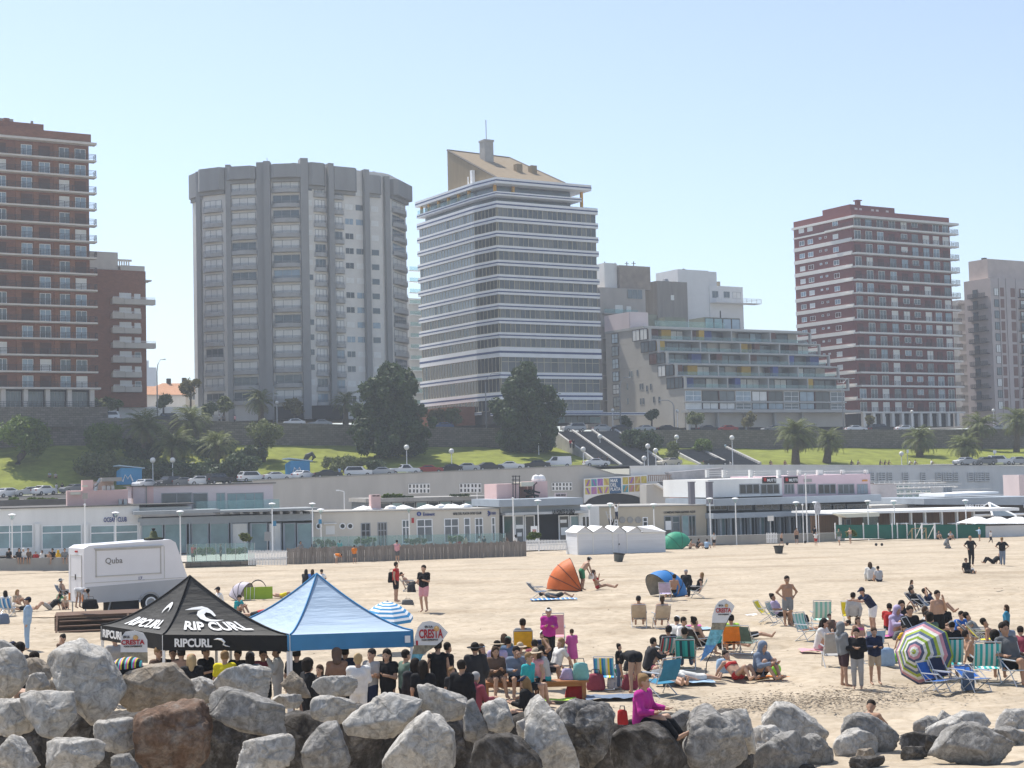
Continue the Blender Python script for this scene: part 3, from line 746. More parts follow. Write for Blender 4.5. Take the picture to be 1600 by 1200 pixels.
def b4():
 B=Bld('terraced_building',1073,344,668);H=B.h
 bg=mat('terrace_beige_wall',(.46,.43,.38),.9,.08,.3,.1);gf=mat('terrace_grey_frame',(.40,.40,.385),.85,.08,.5)
 ywl,blu,brn=cmat((.42,.26,.01),.7,'paint'),cmat((.035,.06,.22),.7,'paint'),cmat((.10,.035,.025),.7,'paint')
 darkf=mat('dark_window_frame',(.05,.035,.03),.6,.1,1)
 L=46.0;D=30.0;st=3.1
 zrow=[H(y)for y in (608,587,566,545,524.5,503)]
 z_fl=[H(640),H(627),zrow[0]]
 y0=[0,st,2*st,3*st,4*st]
 mb=MB();mb.box(0,.6,0,L,D,zrow[0])
 for k in range(5):mb.box(0 if k else 0,y0[k]+3.4,zrow[k],L-.4,D,zrow[k+1]-.02)
 B.part(mb,'wall',bg)
 for k in range(5):
  z0,z1,y=zrow[k],zrow[k+1],y0[k]
  fr=MB();fr.box(-.1,y-.1,z0-.02,L+1.0,y+3.6,z0+.38);fr.box(-.1,y-.1,z1-.3,L+1.0,y+3.38,z1-.025)
  for x in (-.1,L+.6):fr.box(x,y-.09,z0+.38,x+.4,y+.55,z1-.3)
  B.part(fr,'loggia_frame',gf)
  n=4;w_=L/n;T=B.face((0,y+2.6),(1,0))
  for i in range(n):
   if i:B.part(MB().box(i*w_-.15,y-.05,z0+.385,i*w_+.15,y+3.3,z1-.305),'party_wall',gf)
   x=i*w_+.4
   for j in range(3):
    ww=(w_-.8)/3;r=rb.random()
    if r<.64:B.win(T,x+j*ww,z0+.4,ww-.08,z1-z0-.75,darkf,rb.choice([gl_blue,gl_mid,gl_mid,gl_curt,gl_dark]),2,1,0,'window',.08)
    else:
     m=rb.choice([bg,bg,brn,brn,ywl,blu]);B.part(MB().box(x+j*ww,y+1.2 if m in (ywl,blu,brn)else y+2.5,z0+.385,x+j*ww+ww*.75,y+2.9,z1-.31),'loggia_panel',m)
   if(i+k)%2:
    m=[ywl,blu,brn][(i+k*2)%3];q=i*w_+.2+2*((k*3+i)%3)
    B.part(MB().box(q,y+.1,z0+.385,q+1.5,y+2.4,z1-.31),'coloured_panel',m)
   B.part(MB().box(i*w_+.2,y+.02,z0+.385,(i+1)*w_-.2,y+.06,z0+1.15),'glass_rail',rail_glass)
 for k in range(2):
  z0=z_fl[k];z1=z_fl[k+1];T=B.face((0,.5),(1,0))
  zc=zrow[0]if k else z1
  fr=MB();fr.box(-.05,-.1,z0-.25,L,.59,z0+.1);B.part(fr,'floor_band',gf)
  for i in range(10):
   w_=L/10;hh=(z1-z0)-.4
   B.win(T,i*w_+.15,z0+.12,w_-.3,hh,white_p if i%3==0 else darkf,rb.choice([gl_blue,gl_mid,gl_curt,gl_dark]),2,2 if i%3==0 else 1,-.1,'flush_window',.09)
   if i%3==2:B.part(MB().box(i*w_-.1,.2,z0+.11,i*w_+.12,.58,z1-.26),'pier',brn)
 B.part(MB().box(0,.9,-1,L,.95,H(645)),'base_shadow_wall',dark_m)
 for i in range(5):B.part(MB().box(i*8,-.6,-1,i*8+.5,.2,H(645)),'column',gf)
 B.part(MB().box(-1,-2.2,H(645),L+2,.5,H(641)),'canopy',gf)
 T=B.face((0,29),(0,-1))
 for k in range(5):
  z0,z1,y=zrow[k],zrow[k+1],y0[k]
  for j in range(2):B.win(T,29-y-6.6+j*2.9+(0 if j==0 else 0),z0+.3,2.8,z1-z0-.4,darkf,rb.choice([brn if rb.random()<.4 else gl_mid,gl_mid,gl_curt]),2,1,-.2,'corner_window',.12)
 for i in range(8):B.win(T,1.6,H(648)+i*2.92,2.6,2.3,darkf,rb.choice([gl_blue,gl_curt,gl_mid]),2,2,-.15,'side_window',.12)
 for x,z in ((7,600),(7,624),(12,602),(12.8,602),(12,626),(13,626),(16,604),(8,580),(8.8,580),(11,579),(17,625),(19,626),(14.5,606)):
  B.win(T,x,H(z),.7,1.4,gf,gl_mid,1,1,-.06,'slot_window',.05)
 zt=zrow[5]
 mb=MB();mb.box(-.2,y0[4]+2,zt-.02,L,D,zt+.5);B.part(mb,'roof_edge',gf)
 mb=MB();mb.box(4,16,zt+.5,24,16.08,zt+2.0);B.part(mb,'roof_glass_screen',rail_glass)
 T=B.face((0,17),(1,0))
 for i in range(4):B.win(T,19+i*2.6,zt+.5,2.5,2.6,darkf,rb.choice([gl_teal,gl_blue]),1,1,-.1,'roof_room_window',.1)
 mb=MB();mb.box(19,17.1,zt+.5,29.4,23,zt+3.3);mb.box(9,19,zt+.5,15,24,zt+3.2);mb.box(2,22,zt+.5,9,27,zt+4.0);B.part(mb,'roof_shed',mat('dull_green_shed',(.20,.21,.16),.9,.2,.6))
 B.part(MB().bar((26,20,zt+3.3),(26,20,zt+5.3),.15),'flue',dark_m)
 mb=MB();mb.box(-.2,20,zt+.5,-.1,30,zt+4.2);mb.box(-.1,19.9,zt+.5,5,20,zt+4.2);B.part(mb,'terrace_screen',pale_pink)
 tag(B.root,'low grey terraced block with stepped loggias, yellow and blue panels, beside the striped hotel','apartment building')
b4()
def b8():
 B=Bld('apartment_building',1014,378,668);H=B.h;bm=mat('aged_beige_render',(.40,.37,.34),.92,.16,.4,.1,stretch=(1,1,.3))
 Wd=13;D=14
 B.part(MB().box(-Wd,0,0,0,D,H(452)),'wall',bm)
 B.part(MB().box(-Wd-3,2,0,-Wd,D,H(437)),'side_wing',bm)
 B.part(MB().box(-6.5,1.2,H(452),2.5,D-1,H(415)),'roof_house',mat('aged_brown_render',(.30,.25,.21),.92,.25,.5,.1))
 mb=MB();mb.box(-10.2,2,H(452),-6.6,8,H(412));B.part(mb,'roof_tank',plaster_w)
 T=B.face((0,0),(1,0))
 for i in range(9):
  z=H(645)+i*2.9
  B.part(MB().box(-Wd+.3,-1.3,z-.2,-3.2,.0,z),'balcony',bm);B.part(MB().box(-Wd+.35,-1.28,z,-3.2,-1.22,z+.95),'glass_rail',rail_glass)
  B.win(T,-8.8,z,2.1,2.1,white_p,rb.choice([gl_mid,gl_curt]),2,1,-.1,'window');B.win(T,-5.6,z+.5,1.3,1.4,white_p,rb.choice([gl_dark,gl_curt]),1,1,-.1,'window')
 B.win(T,-5.2,H(452)-2.8+.4,4.2,2.2,grey_fr,gl_mid,3,1,-.2,'bay_window')
 mb=MB()
 for x,t in ((-1.6,405),(.4,404),(-5,408),(-8,407)):mb.bar((x,5,H(416)),(x,5,H(t)),.1);mb.bar((x-.6,5,H(t)-.5),(x+.6,5,H(t)-.5),.07)
 B.part(mb,'antenna',dark_m)
 tag(B.root,'weathered beige apartment block with glass-railed balconies between the hotel and the terraced block','apartment building')
 C=Bld('apartment_building',1080,385,668);H=C.h
 C.part(MB().box(-9,0,0,0,12,H(441)),'wall',mat('raw_brown_concrete',(.24,.22,.20),.92,.2,.5,.1,stretch=(2,2,.2)))
 C.win(C.face((0,0),(1,0)),-5,H(470),.9,1.2,white_p,gl_curt,1,1,-.1,'window')
 C.part(MB().ball((-3.5,4,H(438)),.9,8).bar((-3.5,4,H(441)),(-3.5,4,H(438)),.1),'satellite_dish',grey_fr)
 tag(C.root,'bare brown concrete block with a satellite dish left of the white block','apartment building')
 E=Bld('apartment_building',1114,392,668);H=E.h;wm=mat('bright_white_render',(.70,.70,.69),.85,.05,.5)
 E.part(MB().box(-9.4,0,0,-.01,9,H(423)),'stair_tower',wm);E.part(MB().box(0,.6,H(446),3,8,H(423.5)),'roof_house',wm)
 E.part(MB().box(0,-.2,0,10.5,9,H(446)),'wall',wm)
 T=E.face((0,-.2),(1,0))
 for x in (.8,4.4,7.2):E.win(T,x,H(465),1.9 if x<7 else 2.6,1.7,grey_fr,gl_mid if x<7 else gl_curt,2,1,-.05,'window')
 mb=MB();mb.box(0,-3,H(474),14,-.2,H(473));rail(mb,E.face((0,0),(1,0)),0,14,-3,H(473),1.0,3,1.5,.05);E.part(mb,'terrace',wm)
 E.part(MB().box(4.4,2,H(446),5.2,3,H(437)),'chimney',mat('chimney_tan',(.36,.31,.22),.9,.1,1))
 mb=MB();mb.ball((-4.6,4,H(422)),.7,8);mb.tube([(-1.8,5,H(423)),(-1.8,5,H(420))],.6,8);E.part(mb,'water_tank',dark_m)
 tag(E.root,'bright white rendered block rising behind the terraced block','apartment building')
b8()
def b5():
 B=Bld('apartment_tower',1348,385,667);H=B.h
 red=mat('dark_red_tile',(.175,.04,.035),.7,.10,.5);wh=mat('cream_white_band',(.68,.65,.60),.8,.06,.5);railm=MATS['dark_railing']
 roller=mat('red_shutter',(.085,.02,.02),.7,.1,1)
 Wf,D=33.2,22.5;n=15
 zb=[H(643)+(H(352)-H(643))*i/14 for i in range(15)]
 fl=zb[1]-zb[0];top=H(325.5)
 B.part(MB().box(0,1.4,zb[0]-.2,Wf,D,top),'wall',red)
 B.part(MB().box(4,6,top,19,16,H(311)),'roof_house',red)
 mb=MB();mb.box(9.4,9,H(311),10.4,10,H(300));mb.box(9.1,8.7,H(300),10.7,10.3,H(298.5));B.part(mb,'chimney',red)
 mb=MB()
 for x in (5.5,7,11,12.6,16):mb.box(x,5.95,H(319),x+.9,6.0,H(316))
 B.part(mb,'roof_vent',wh)
 B.part(MB().box(-.5,-.3,top-2.1,Wf+1.6,D+.3,top-1.55),'roof_cornice',wh)
 for i in range(15):
  z=zb[i]
  s=MB();s.box(-.02 if i<14 else-1.0,-.1,z-.42,Wf+1.6,1.39,z);s.box(-.25,1.4,z-.40,-.004,D,z+.5 if i<14 else z);s.box(Wf+.003,1.4,z-.3,Wf+1.6,8,z)
  s.box(-1.0,1.395,z-.42,-.256,10,z)if i==14 else None
  B.part(s,'white_band',wh)
  rm=MB();T0=B.face((0,0),(1,0));rail(rm,T0,0,Wf+1.5,-.05,z,1.0,4,1.2,.03);rail(rm,B.face((Wf+1.5,0),(0,1)),0,7.9,0,z,1.0,4,1.5,.03)
  if i==14:rail(rm,B.face((-.95,10),(0,-1)),0,10,0,z,1.0,4,1.5,.03)
  B.part(rm,'balcony_rail',railm)
  T=B.face((0,1.4),(1,0))
  xs_=[.7,4.4,8.2,12.2,16.2,19.9,23.7,27.2,30.6]
  for k,x in enumerate(xs_):
   r=rb.random();small=k in (4,5)and r<.6
   if r>.80:B.part(MB().box(x,1.3,z+.02,x+1.9,1.385,z+2.1),'shutter',roller)
   else:B.win(T,x,z+(.95 if small else .02),2.1,1.35 if small else 2.35,white_p if r<.6 else grey_fr,rb.choice([gl_blue,gl_mid,gl_curt,gl_mid]),2,1,-.1,'balcony_door' if i<11 else 'window',.08)
  T=B.face((0,D),(0,-1))
  for x,w_ in ((2,1.9),(5.2,1.9),(9.4,.8),(11.4,.8),(14.4,1.9)):
   if i<14 or w_>1:B.win(T,x,z+(.9 if w_>1 else 1.6),w_,1.2 if w_>1 else .5,white_p,rb.choice([gl_mid,gl_curt,gl_blue,roller]),2 if w_>1 else 1,1,-.08,'side_window',.08)
  if i<14:B.part(MB().box(-.55,1.39,z-.42,-.256,4.2,z),'corner_balcony',wh)
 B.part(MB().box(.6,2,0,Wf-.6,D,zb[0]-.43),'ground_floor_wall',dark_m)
 for k in range(11):B.part(MB().box(.3+k*3.15,0,0,1.1+k*3.15,.8,zb[0]-.43),'column',wh)
 for k in range(9):B.win(B.face((0,1.9),(1,0)),1.3+k*3.15,.1,1.9,zb[0]-1.2,grey_fr,rb.choice([gl_dark,gl_mid,gl_curt]),1,1,-.05,'lobby_window')
 tag(B.root,'dark red tower with white floor bands and a colonnaded base behind the palms','apartment building')
b5()
def b6():
 B=Bld('apartment_tower',1556,412,668);H=B.h
 pk=mat('pinkish_render',(.46,.40,.38),.9,.08,.4);bk=mat('brown_brick_panel',(.19,.105,.085),.9,.12,1);top=H(434)
 B.part(MB().box(0,0,0,30,9,top),'wall',pk)
 B.part(MB().box(1.5,2,top,24,8.5,H(402)),'roof_house',mat('pink_beige_render',(.50,.42,.38),.9,.12,.4));B.part(MB().box(2,3.5,H(402),3,4.5,H(399)),'chimney',dark_m)
 T=B.face((0,0),(1,0));n=11
 for i in range(n):
  z=H(640)+(H(462)-H(640))*i/(n-1)
  for x,w_ in ((3.4,1.5),(7.4,1.6),(10.6,1.8),(15.6,1.6),(20,1.6)):B.part(MB().box(x,-.06,z,x+w_,.0-.003,z+2.3),'brick_panel',bk)
  for x in (1.2,11.0,17.6):B.win(T,x,z+.1,1.6,2.0,dark_m,rb.choice([gl_mid,gl_curt]),2,1,-.13,'window')
  b=MB();b.box(-1.1,1,z-.2,-.01,7,z);rail(b,B.face((-1.05,7),(0,-1)),0,6,0,z,.95,8,.6,.03);B.part(b,'balcony',MATS['dark_railing']);B.win(B.face((0,9),(0,-1)),3,z+.1,1.6,2,dark_m,gl_mid,2,1,-.13,'window')
  for x in (10.0,):
   b=MB();b.box(x,-1.2,z-.2,x+4.3,-.07,z);rail(b,T,x,x+4.3,-1.15,z,.95,8,.6,.03);B.part(b,'balcony',MATS['dark_railing'])
 for x in (-.2,2.9,5.6,9.3,13,17):B.part(MB().box(x,-.25,0,x+.35,-.065,top+.1),'pilaster',pk)
 tag(B.root,'pinkish tower with brown brick panels and dark balconies at the right edge','apartment building')
 C=Bld('apartment_building',1526,440,668);H=C.h
 C.part(MB().box(-5.5,0,0,0,12,H(470)),'wall',mat('grey_beige_render',(.36,.34,.31),.9,.12,.5))
 for i in range(12):
  z=H(650)+i*2.8;C.part(MB().box(-6.2,-1.2,z,.4,-.004,z+.9),'balcony',mat('balcony_beige',(.42,.39,.36),.9,.1,.6))
 tag(C.root,'grey-beige block seen as a sliver between the red and the pinkish tower','apartment building')
 E=Bld('apartment_building',650,372,662);H=E.h
 E.part(MB().box(-4,0,0,4,10,H(466)),'wall',plaster_w)
 for i in range(14):
  z=H(650)+i*2.6;E.part(MB().box(-1.5,-1.2,z,3.6,-.004,z+.16),'balcony',white_p);E.part(MB().box(-1.5,-1.2,z+.16,3.6,-1.12,z+1),'glass_rail',rail_glass)
 tag(E.root,'white block with balconies seen as a sliver between the grey tower and the hotel','apartment building')
 G=Bld('apartment_tower',236,700,640);H=G.h
 G.part(MB().box(-2.6,0,-3,2.6,6,H(574)).box(-2.6,1,H(574),-.4,4,H(563)),'wall',mat('far_white_render',(.62,.63,.64),.9,.06,.4));tag(G.root,'small far white tower seen beyond the brick block','apartment building')
 h=Bld('tiled_house',300,345,640);H=h.h;tl=mat('terracotta_tiles',(.46,.25,.15),.9,.15,1.5,.3)
 h.part(MB().box(-9,0,0,4,9,H(612)),'wall',plaster_c)
 mb=MB();z0,z1=H(613),H(597);mb.add([(-9.6,-.6,z0),(4.6,-.6,z0),(4.6,9.6,z0),(-9.6,9.6,z0),(-5,4.5,z1),(1,4.5,z1)],[(0,1,5,4),(1,2,5),(2,3,4,5),(3,0,4),(3,2,1,0)]);r=h.part(mb,'roof',tl)
 h.part(MB().box(-4,4,z1-1,-3.2,4.8,z1+1).box(-.5,4,z1-1,.2,4.8,z1+1.2),'chimney',dark_m,r)
 for k in range(3):h.win(h.face((0,0),(1,0)),-7.5+k*3.4,H(625),1.6,1.6,white_p,gl_mid,2,1,-.08,'window')
 tag(h.root,'house with a terracotta tiled roof between the brick block and the grey tower','house')
 h=Bld('tiled_house',262,338,640);H=h.h
 h.part(MB().box(-7,0,0,4,8,H(616)),'wall',plaster_w);mb=MB();z0,z1=H(617),H(602);mb.add([(-7.5,-.6,z0),(4.5,-.6,z0),(4.5,8.6,z0),(-7.5,8.6,z0),(-4,4,z1),(1,4,z1)],[(0,1,5,4),(1,2,5),(2,3,4,5),(3,0,4),(3,2,1,0)]);h.part(mb,'roof',tl)
 tag(h.root,'low white house with a tiled roof right beside the brick block','house')
 p=Bld('garden_wall',318,312,652);p.part(MB().box(-20,0,-1,1,.4,p.h(637)),'wall_face',plaster_w);p.part(MB().box(-20.1,-.06,p.h(637),1.1,.46,p.h(635.6)),'coping',white_p);tag(p.root,'low white garden wall along the street left of the grey tower','wall')
b6()
# ================================================================== TREES, LAMPS, CARS
rg=np.random.RandomState(5)
def leaf_cards(P,N,size,jitter=.8,asp=1.6):
 """one small quad per point, tilted at random about the outward normal"""
 n=len(P);Nn=N+rg.normal(0,jitter,(n,3));Nn/=np.linalg.norm(Nn,axis=1)[:,None]+1e-9
 A=np.cross(Nn,rg.normal(0,1,(n,3)));A/=np.linalg.norm(A,axis=1)[:,None]+1e-9;Bq=np.cross(Nn,A)
 s=(size*rg.uniform(.6,1.35,n))[:,None]
 V=np.stack([P-A*s*asp*.5,P+Bq*s*.42,P+A*s*asp*.5,P-Bq*s*.42],1).reshape(-1,3)
 return V,np.arange(4*n).reshape(n,4)
def blob_points(blobs,n,shell=.35):
 w_=np.array([b[3]*b[4]*b[5]for b in blobs])**.67;w_/=w_.sum();out=[];nor=[]
 for b,k in zip(blobs,(w_*n).astype(int)+1):
  d=rg.normal(0,1,(k,3));d/=np.linalg.norm(d,axis=1)[:,None]
  r=1-shell*rg.rand(k)**1.6+.15*rg.normal(0,1,k)
  out.append(np.array(b[:3])+d*r[:,None]*np.array(b[3:6]));nor.append(d)
 return np.concatenate(out),np.concatenate(nor)
lf_dark=leafmat('leaves_cypress',(.018,.038,.015),(.085,.125,.042),.2)
lf_mid=leafmat('leaves_green',(.055,.10,.018),(.17,.23,.045),.35)
lf_olive=leafmat('leaves_olive',(.06,.085,.028),(.21,.23,.085),.3)
lf_palm=leafmat('leaves_palm',(.06,.085,.02),(.24,.26,.085),.3)
lf_dry=leafmat('leaves_dry',(.10,.09,.04),(.24,.22,.09),.3)
bark=mat('bark',(.085,.065,.05),.95,.3,3,.5);palmbark=mat('palm_bark',(.13,.10,.07),.95,.3,4,.7)
def lawn_at(px,py):
 best=None
 for S in np.linspace(273.4,300,60):
  p=ats(px,py,S,B_);k=(S-273.2)/27.2;z=zr(p.x)+.13+(zl(p.x)-zr(p.x))*max(0,k)**.8
  if best is None or abs(z-p.z)<best[0]:best=(abs(z-p.z),p,z)
 p=best[1];p.z=best[2]-.1;return p
def crown_tree(name,base,blobs,nleaf,size,lm,trunk,label,group=None,limbs=(),cat='tree',shell=.35,jit=.8):
 root=empty(name,base)
 P,N=blob_points(blobs,nleaf,shell);V,Fq=leaf_cards(P,N,size,jit)
 link('crown',np_mesh('crown',V,Fq,lm),root)
 if trunk:
  mb=MB();mb.tube(*trunk,8)
  for l in limbs:mb.tube(*l,6)
  mb.build('trunk',bark,root,smooth=True)
 tag(root,label,cat,group);return root
def px_blobs(base,lst,ydep=.8):
 """blobs given in photograph pixels (cx, cy, rx, ry) at the depth of base, spread a little in depth"""
 out=[];k=base.y/F
 for cx,cy,rx,ry,*dy in lst:
  p=at(cx,cy,base.y+(dy[0]if dy else 0));out.append((p.x-base.x,p.y-base.y,p.z-base.z,rx*k,max(rx,ry)*k*ydep,ry*k))
 return out
def loc(base,px,py,dy=0):p=at(px,py,base.y+dy);return(p.x-base.x,p.y-base.y,p.z-base.z)
def scatter_blobs(base,cx,cy,rx,ry,n,r,seed):
 rnd=random.Random(seed);out=[]
 for i in range(n):
  a=rnd.uniform(0,6.28);q=rnd.random()**.5;s=r*rnd.uniform(.7,1.3)
  out.append((cx+math.cos(a)*q*(rx-s*.6),cy+math.sin(a)*q*(ry-s*.6),s,s*.85,rnd.uniform(-1,1)*rx*base.y/F*.7))
 return px_blobs(base,out)
b=lawn_at(27,726)
crown_tree('leaning_tree',b,scatter_blobs(b,34,676,40,24,22,15,1)+scatter_blobs(b,62,695,18,24,8,11,2),5200,.42,lf_mid,([loc(b,27,728),loc(b,31,715),loc(b,41,702),loc(b,44,690)],[.75,.6,.5,.35]),'broad green tree on a leaning trunk on the lawn at far left',limbs=[([loc(b,40,703),loc(b,58,690)],[.35,.15]),([loc(b,42,697),loc(b,25,680)],[.35,.15])])
b=lawn_at(178,716)
crown_tree('round_tree',b,scatter_blobs(b,163,685,30,23,20,12,3),4200,.42,lf_mid,([loc(b,178,718),loc(b,172,700),loc(b,163,690)],[.5,.4,.25]),'rounded green tree above the dark shrubs left of the palms')
def shrub(px,py,spec,n,size,lm,label,name='shrub',group=None,seed=0):
 b=lawn_at(px,py);bl=[]
 for i,(cx,cy,rx,ry,k,r)in enumerate(spec):bl+=scatter_blobs(b,cx,cy,rx,ry,k,r,seed+i)
 r=crown_tree(name,b,bl,n,size,lm,None,label,group,cat='shrub')
 MB().tube([(0,0,-.2),(.1,0,.8)],[.2,.1],6).build('stem',bark,r);return r
shrub(165,744,[(160,728,44,22,20,13),(200,733,50,16,14,12)],6000,.4,lf_olive,'wide dark olive shrub mass below the round tree',seed=10)
shrub(300,748,[(290,735,70,16,22,13),(370,728,40,20,14,12),(240,742,40,14,10,10)],6500,.45,lf_dark,'dark shrubs filling the shade under the left palms',seed=20)
shrub(240,722,[(225,702,34,18,14,12),(310,700,60,16,16,12)],4200,.45,lf_dark,'dark undergrowth behind the left palms',seed=30)
shrub(537,737,[(536,723,34,14,16,9)],3600,.32,lf_olive,'olive flowering shrub by the road left of the big dark tree',seed=40)
shrub(590,738,[(585,731,26,10,8,8)],1500,.34,lf_dark,'low dark shrub beside the olive flowering one',seed=45)
shrub(395,725,[(388,712,30,16,10,10)],2000,.4,lf_dark,'dark shrub at the right end of the left palms',seed=50)
shrub(1000,712,[(1003,690,30,20,14,12),(985,680,14,10,5,8)],3200,.42,lf_dark,'dark bushes beside the wide stone steps',seed=60)
shrub(1095,712,[(1095,698,18,12,12,8)],2200,.34,lf_mid,'clipped green bush at the left end of the right lawn',seed=70)
shrub(1050,726,[(1050,708,8,18,8,7)],1400,.34,lf_olive,'tall narrow shrub beside the short steps',seed=80)
def conifer(px,py,cx,y0,y1,rx,seed,label):
 b=lawn_at(px,py);bl=[];rnd=random.Random(seed)
 for i in range(110):
  t=rnd.random()**1.15;y=y1+(y0-y1)*t
  wdt=rx*math.sin(math.pi*min(1,(t*.78+.20)))**.75
  a=rnd.uniform(0,6.28);q=rnd.random()**.55;r=rnd.uniform(6,17)*(1-.35*t)
  bl.append((cx+math.cos(a)*q*max(1,wdt-r*.5),y,r*.9,r*1.05,math.sin(a)*q*wdt*b.y/F))
 bl+=[(cx+q*rx*.28,y1+(y0-y1)*f_,rx*s_,(y1-y0)*.22,0)for q,f_,s_ in ((-1,.3,.36),(1,.3,.36),(0,.5,.42),(-.5,.62,.3),(.6,.6,.3),(0,.76,.22),(0,.15,.5))]
 tr=([loc(b,px,py+2),loc(b,px,py-30),loc(b,cx,(y0+y1)/2)],[.55,.45,.2])
 return crown_tree('conifer',b,px_blobs(b,bl),34000,.5,lf_dark,tr,label,limbs=[([loc(b,px+8,py),loc(b,cx+12,y1-20)],[.4,.2])],shell=.5)
conifer(597,713,611,572,702,74,1,'broad dark conifer in front of the grey tower, left of the two big dark trees')
conifer(818,707,824,570,694,57,2,'dark pointed conifer in front of the striped hotel, right of the two big dark trees')
b=lawn_at(411,722)
crown_tree('small_pine',b,scatter_blobs(b,412,678,30,22,16,11,5),3200,.36,lf_olive,([loc(b,412,724),loc(b,413,705),loc(b,405,688)],[.4,.3,.15]),'open olive-green pine on the lawn left of the olive shrub')
def up_at(px,py,S=318):p=ats(px,py,S,B_);return p
for i,(px,py,cx,cy,rx,ry,lm,lab)in enumerate([(460,660,460,636,15,15,lf_dry,'light yellowish small tree at the foot of the grey tower'),(705,672,706,648,16,18,lf_olive,'small olive street tree between the two big conifers, nearer the right one'),(683,671,682,650,13,14,lf_dry,'small yellowish street tree just right of the broad conifer'),(1088,672,1087,652,14,12,lf_olive,'small street tree in front of the terraced block, left one'),(1169,672,1169,655,11,12,lf_dry,'small yellowish street tree in front of the terraced block, right one'),(1018,672,1019,648,9,9,lf_dark,'small dark street tree at the corner of the terraced block'),(978,674,978,660,11,10,lf_dark,'low dark tree beside the hotel canopy'),(1360,668,1360,656,7,7,lf_dry,'little pale tree before the white colonnade'),(140,650,140,630,12,14,lf_dark,'dark street tree at the right corner of the tall red tower'),(168,643,168,630,14,10,lf_olive,'garden shrubbery before the narrow brick block, left clump'),(184,640,184,632,9,6,lf_mid,'bright green clipped garden shrub before the narrow brick block'),(255,650,256,628,14,14,lf_olive,'rounded street tree before the white low house'),(298,640,298,604,17,17,lf_dry,'tall sparse yellowish tree beside the tiled house'),(350,655,350,632,13,14,lf_olive,'bushy street tree at the left foot of the grey tower'),(325,655,326,640,14,12,lf_dark,'dark bushy tree left of the grey tower foot')]):
 b=up_at(px,py,316 if py>655 else 317)
 crown_tree('street_tree',b,scatter_blobs(b,cx,cy,rx,ry,9,max(4,rx*.5),100+i),1300,.34,lm,([(0,0,-.3),loc(b,(px+cx)/2,(py+cy)/2),loc(b,cx,cy)],[.22,.16,.08]),lab,'street trees by the upper street')
def palm(base,trunk_top,R_,nf,label,seed,dead=True,r0_=.55):
 rnd=random.Random(seed);root=empty('palm_tree',base);tt=Vector(trunk_top)
 mb=MB();pts=[Vector((0,0,-.4)),tt*.5,tt,tt+Vector((0,0,.5))];mb.tube(pts,[r0_*1.15,r0_*.85,r0_*1.0,r0_*.5],10)
 mb.build('trunk',palmbark,root,smooth=True)
 V=[];Fq=[];Vd=[];Fd=[]
 for i in range(nf):
  az=rnd.uniform(0,2*math.pi);t=i/nf
  el=math.radians(82-112*t+rnd.uniform(-8,8));Lr=R_*rnd.uniform(.85,1.1)*(1 if t<.8 else .8)
  d=Vector((math.cos(az),math.sin(az),0));side=Vector((-math.sin(az),math.cos(az),0));p=tt+Vector((0,0,.3));e=el;n=9
  tv,tf=(Vd,Fd)if(t>.86 and dead)else(V,Fq);q0=p.copy()
  for k in range(n):
   q=p+(d*math.cos(e)+Vector((0,0,1))*math.sin(e))*(Lr/n);e-=math.radians(6+1.1*k)
   ll=Lr*.20*math.sin(math.pi*(.12+.84*k/n));tz=(q-p).normalized();upv=side.cross(tz)
   for sg in (-1,1):
    for h_ in (0,.5):
     a=p.lerp(q,h_);tip=a+side*sg*ll*.85+tz*ll*.75-Vector((0,0,1))*ll*rnd.uniform(.15,.5)
     wv=tz*(Lr/n*.30);b0=len(tv);tv.extend([tuple(a),tuple(a+wv),tuple(tip+wv*.25),tuple(tip)]);tf.append((b0,b0+1,b0+2,b0+3))
   b0=len(tv);sw=side*.05;tv.extend([tuple(p-sw),tuple(p+sw),tuple(q+sw),tuple(q-sw)]);tf.append((b0,b0+1,b0+2,b0+3));p=q
 link('crown',np_mesh('crown',V,Fq,lf_palm),root)
 if Vd:link('dry_fronds',np_mesh('dry_fronds',Vd,Fd,lf_dry),root)
 tag(root,label,'palm tree','palms on the lawns');return root
def palm_px(bx,by,tx,ty,rpx,nf,label,seed,upper=False,r0_=.55):
 b=lawn_at(bx,by)if not upper else up_at(bx,by,317);return palm(b,loc(b,tx,ty),rpx*b.y/F,nf,label,seed,r0_=r0_)
palm_px(222,722,226,672,42,90,'large palm with arching fronds, topmost of the left group',1)
palm_px(270,735,272,700,42,90,'large palm nearest the road in the left group, right above the two globe lamps',2)
palm_px(300,700,299,662,40,80,'pale palm at the back of the left group',3)
palm_px(338,736,340,700,38,80,'palm with a short thick trunk at the right of the left group',4)
palm_px(1243,726,1243,684,40,100,'tallest palm of the right lawn, left of its close neighbour',5,r0_=.75)
palm_px(1291,723,1296,692,31,85,'palm leaning right beside the tallest palm of the right lawn',6,r0_=.75)
palm_px(1437,712,1437,690,33,95,'short round palm in the middle of the right lawn',7,r0_=.7)
palm_px(1508,724,1508,700,32,90,'low palm leaning over the right end of the lawn',8,r0_=.7)
palm_px(1530,703,1530,668,33,85,'palm behind the low one at the right end of the lawn',9,r0_=.7)
palm_px(1588,706,1590,662,36,90,'palm cut by the right edge of the photo',10,r0_=.6)
palm_px(408,657,408,630,32,70,'dark palm in front of the grey tower',11,True)
palm_px(540,662,541,632,28,60,'dark palm half hidden by the broad conifer',12,True)
globe_m=mat('milky_globe',(.72,.71,.66),.35,.05,2)
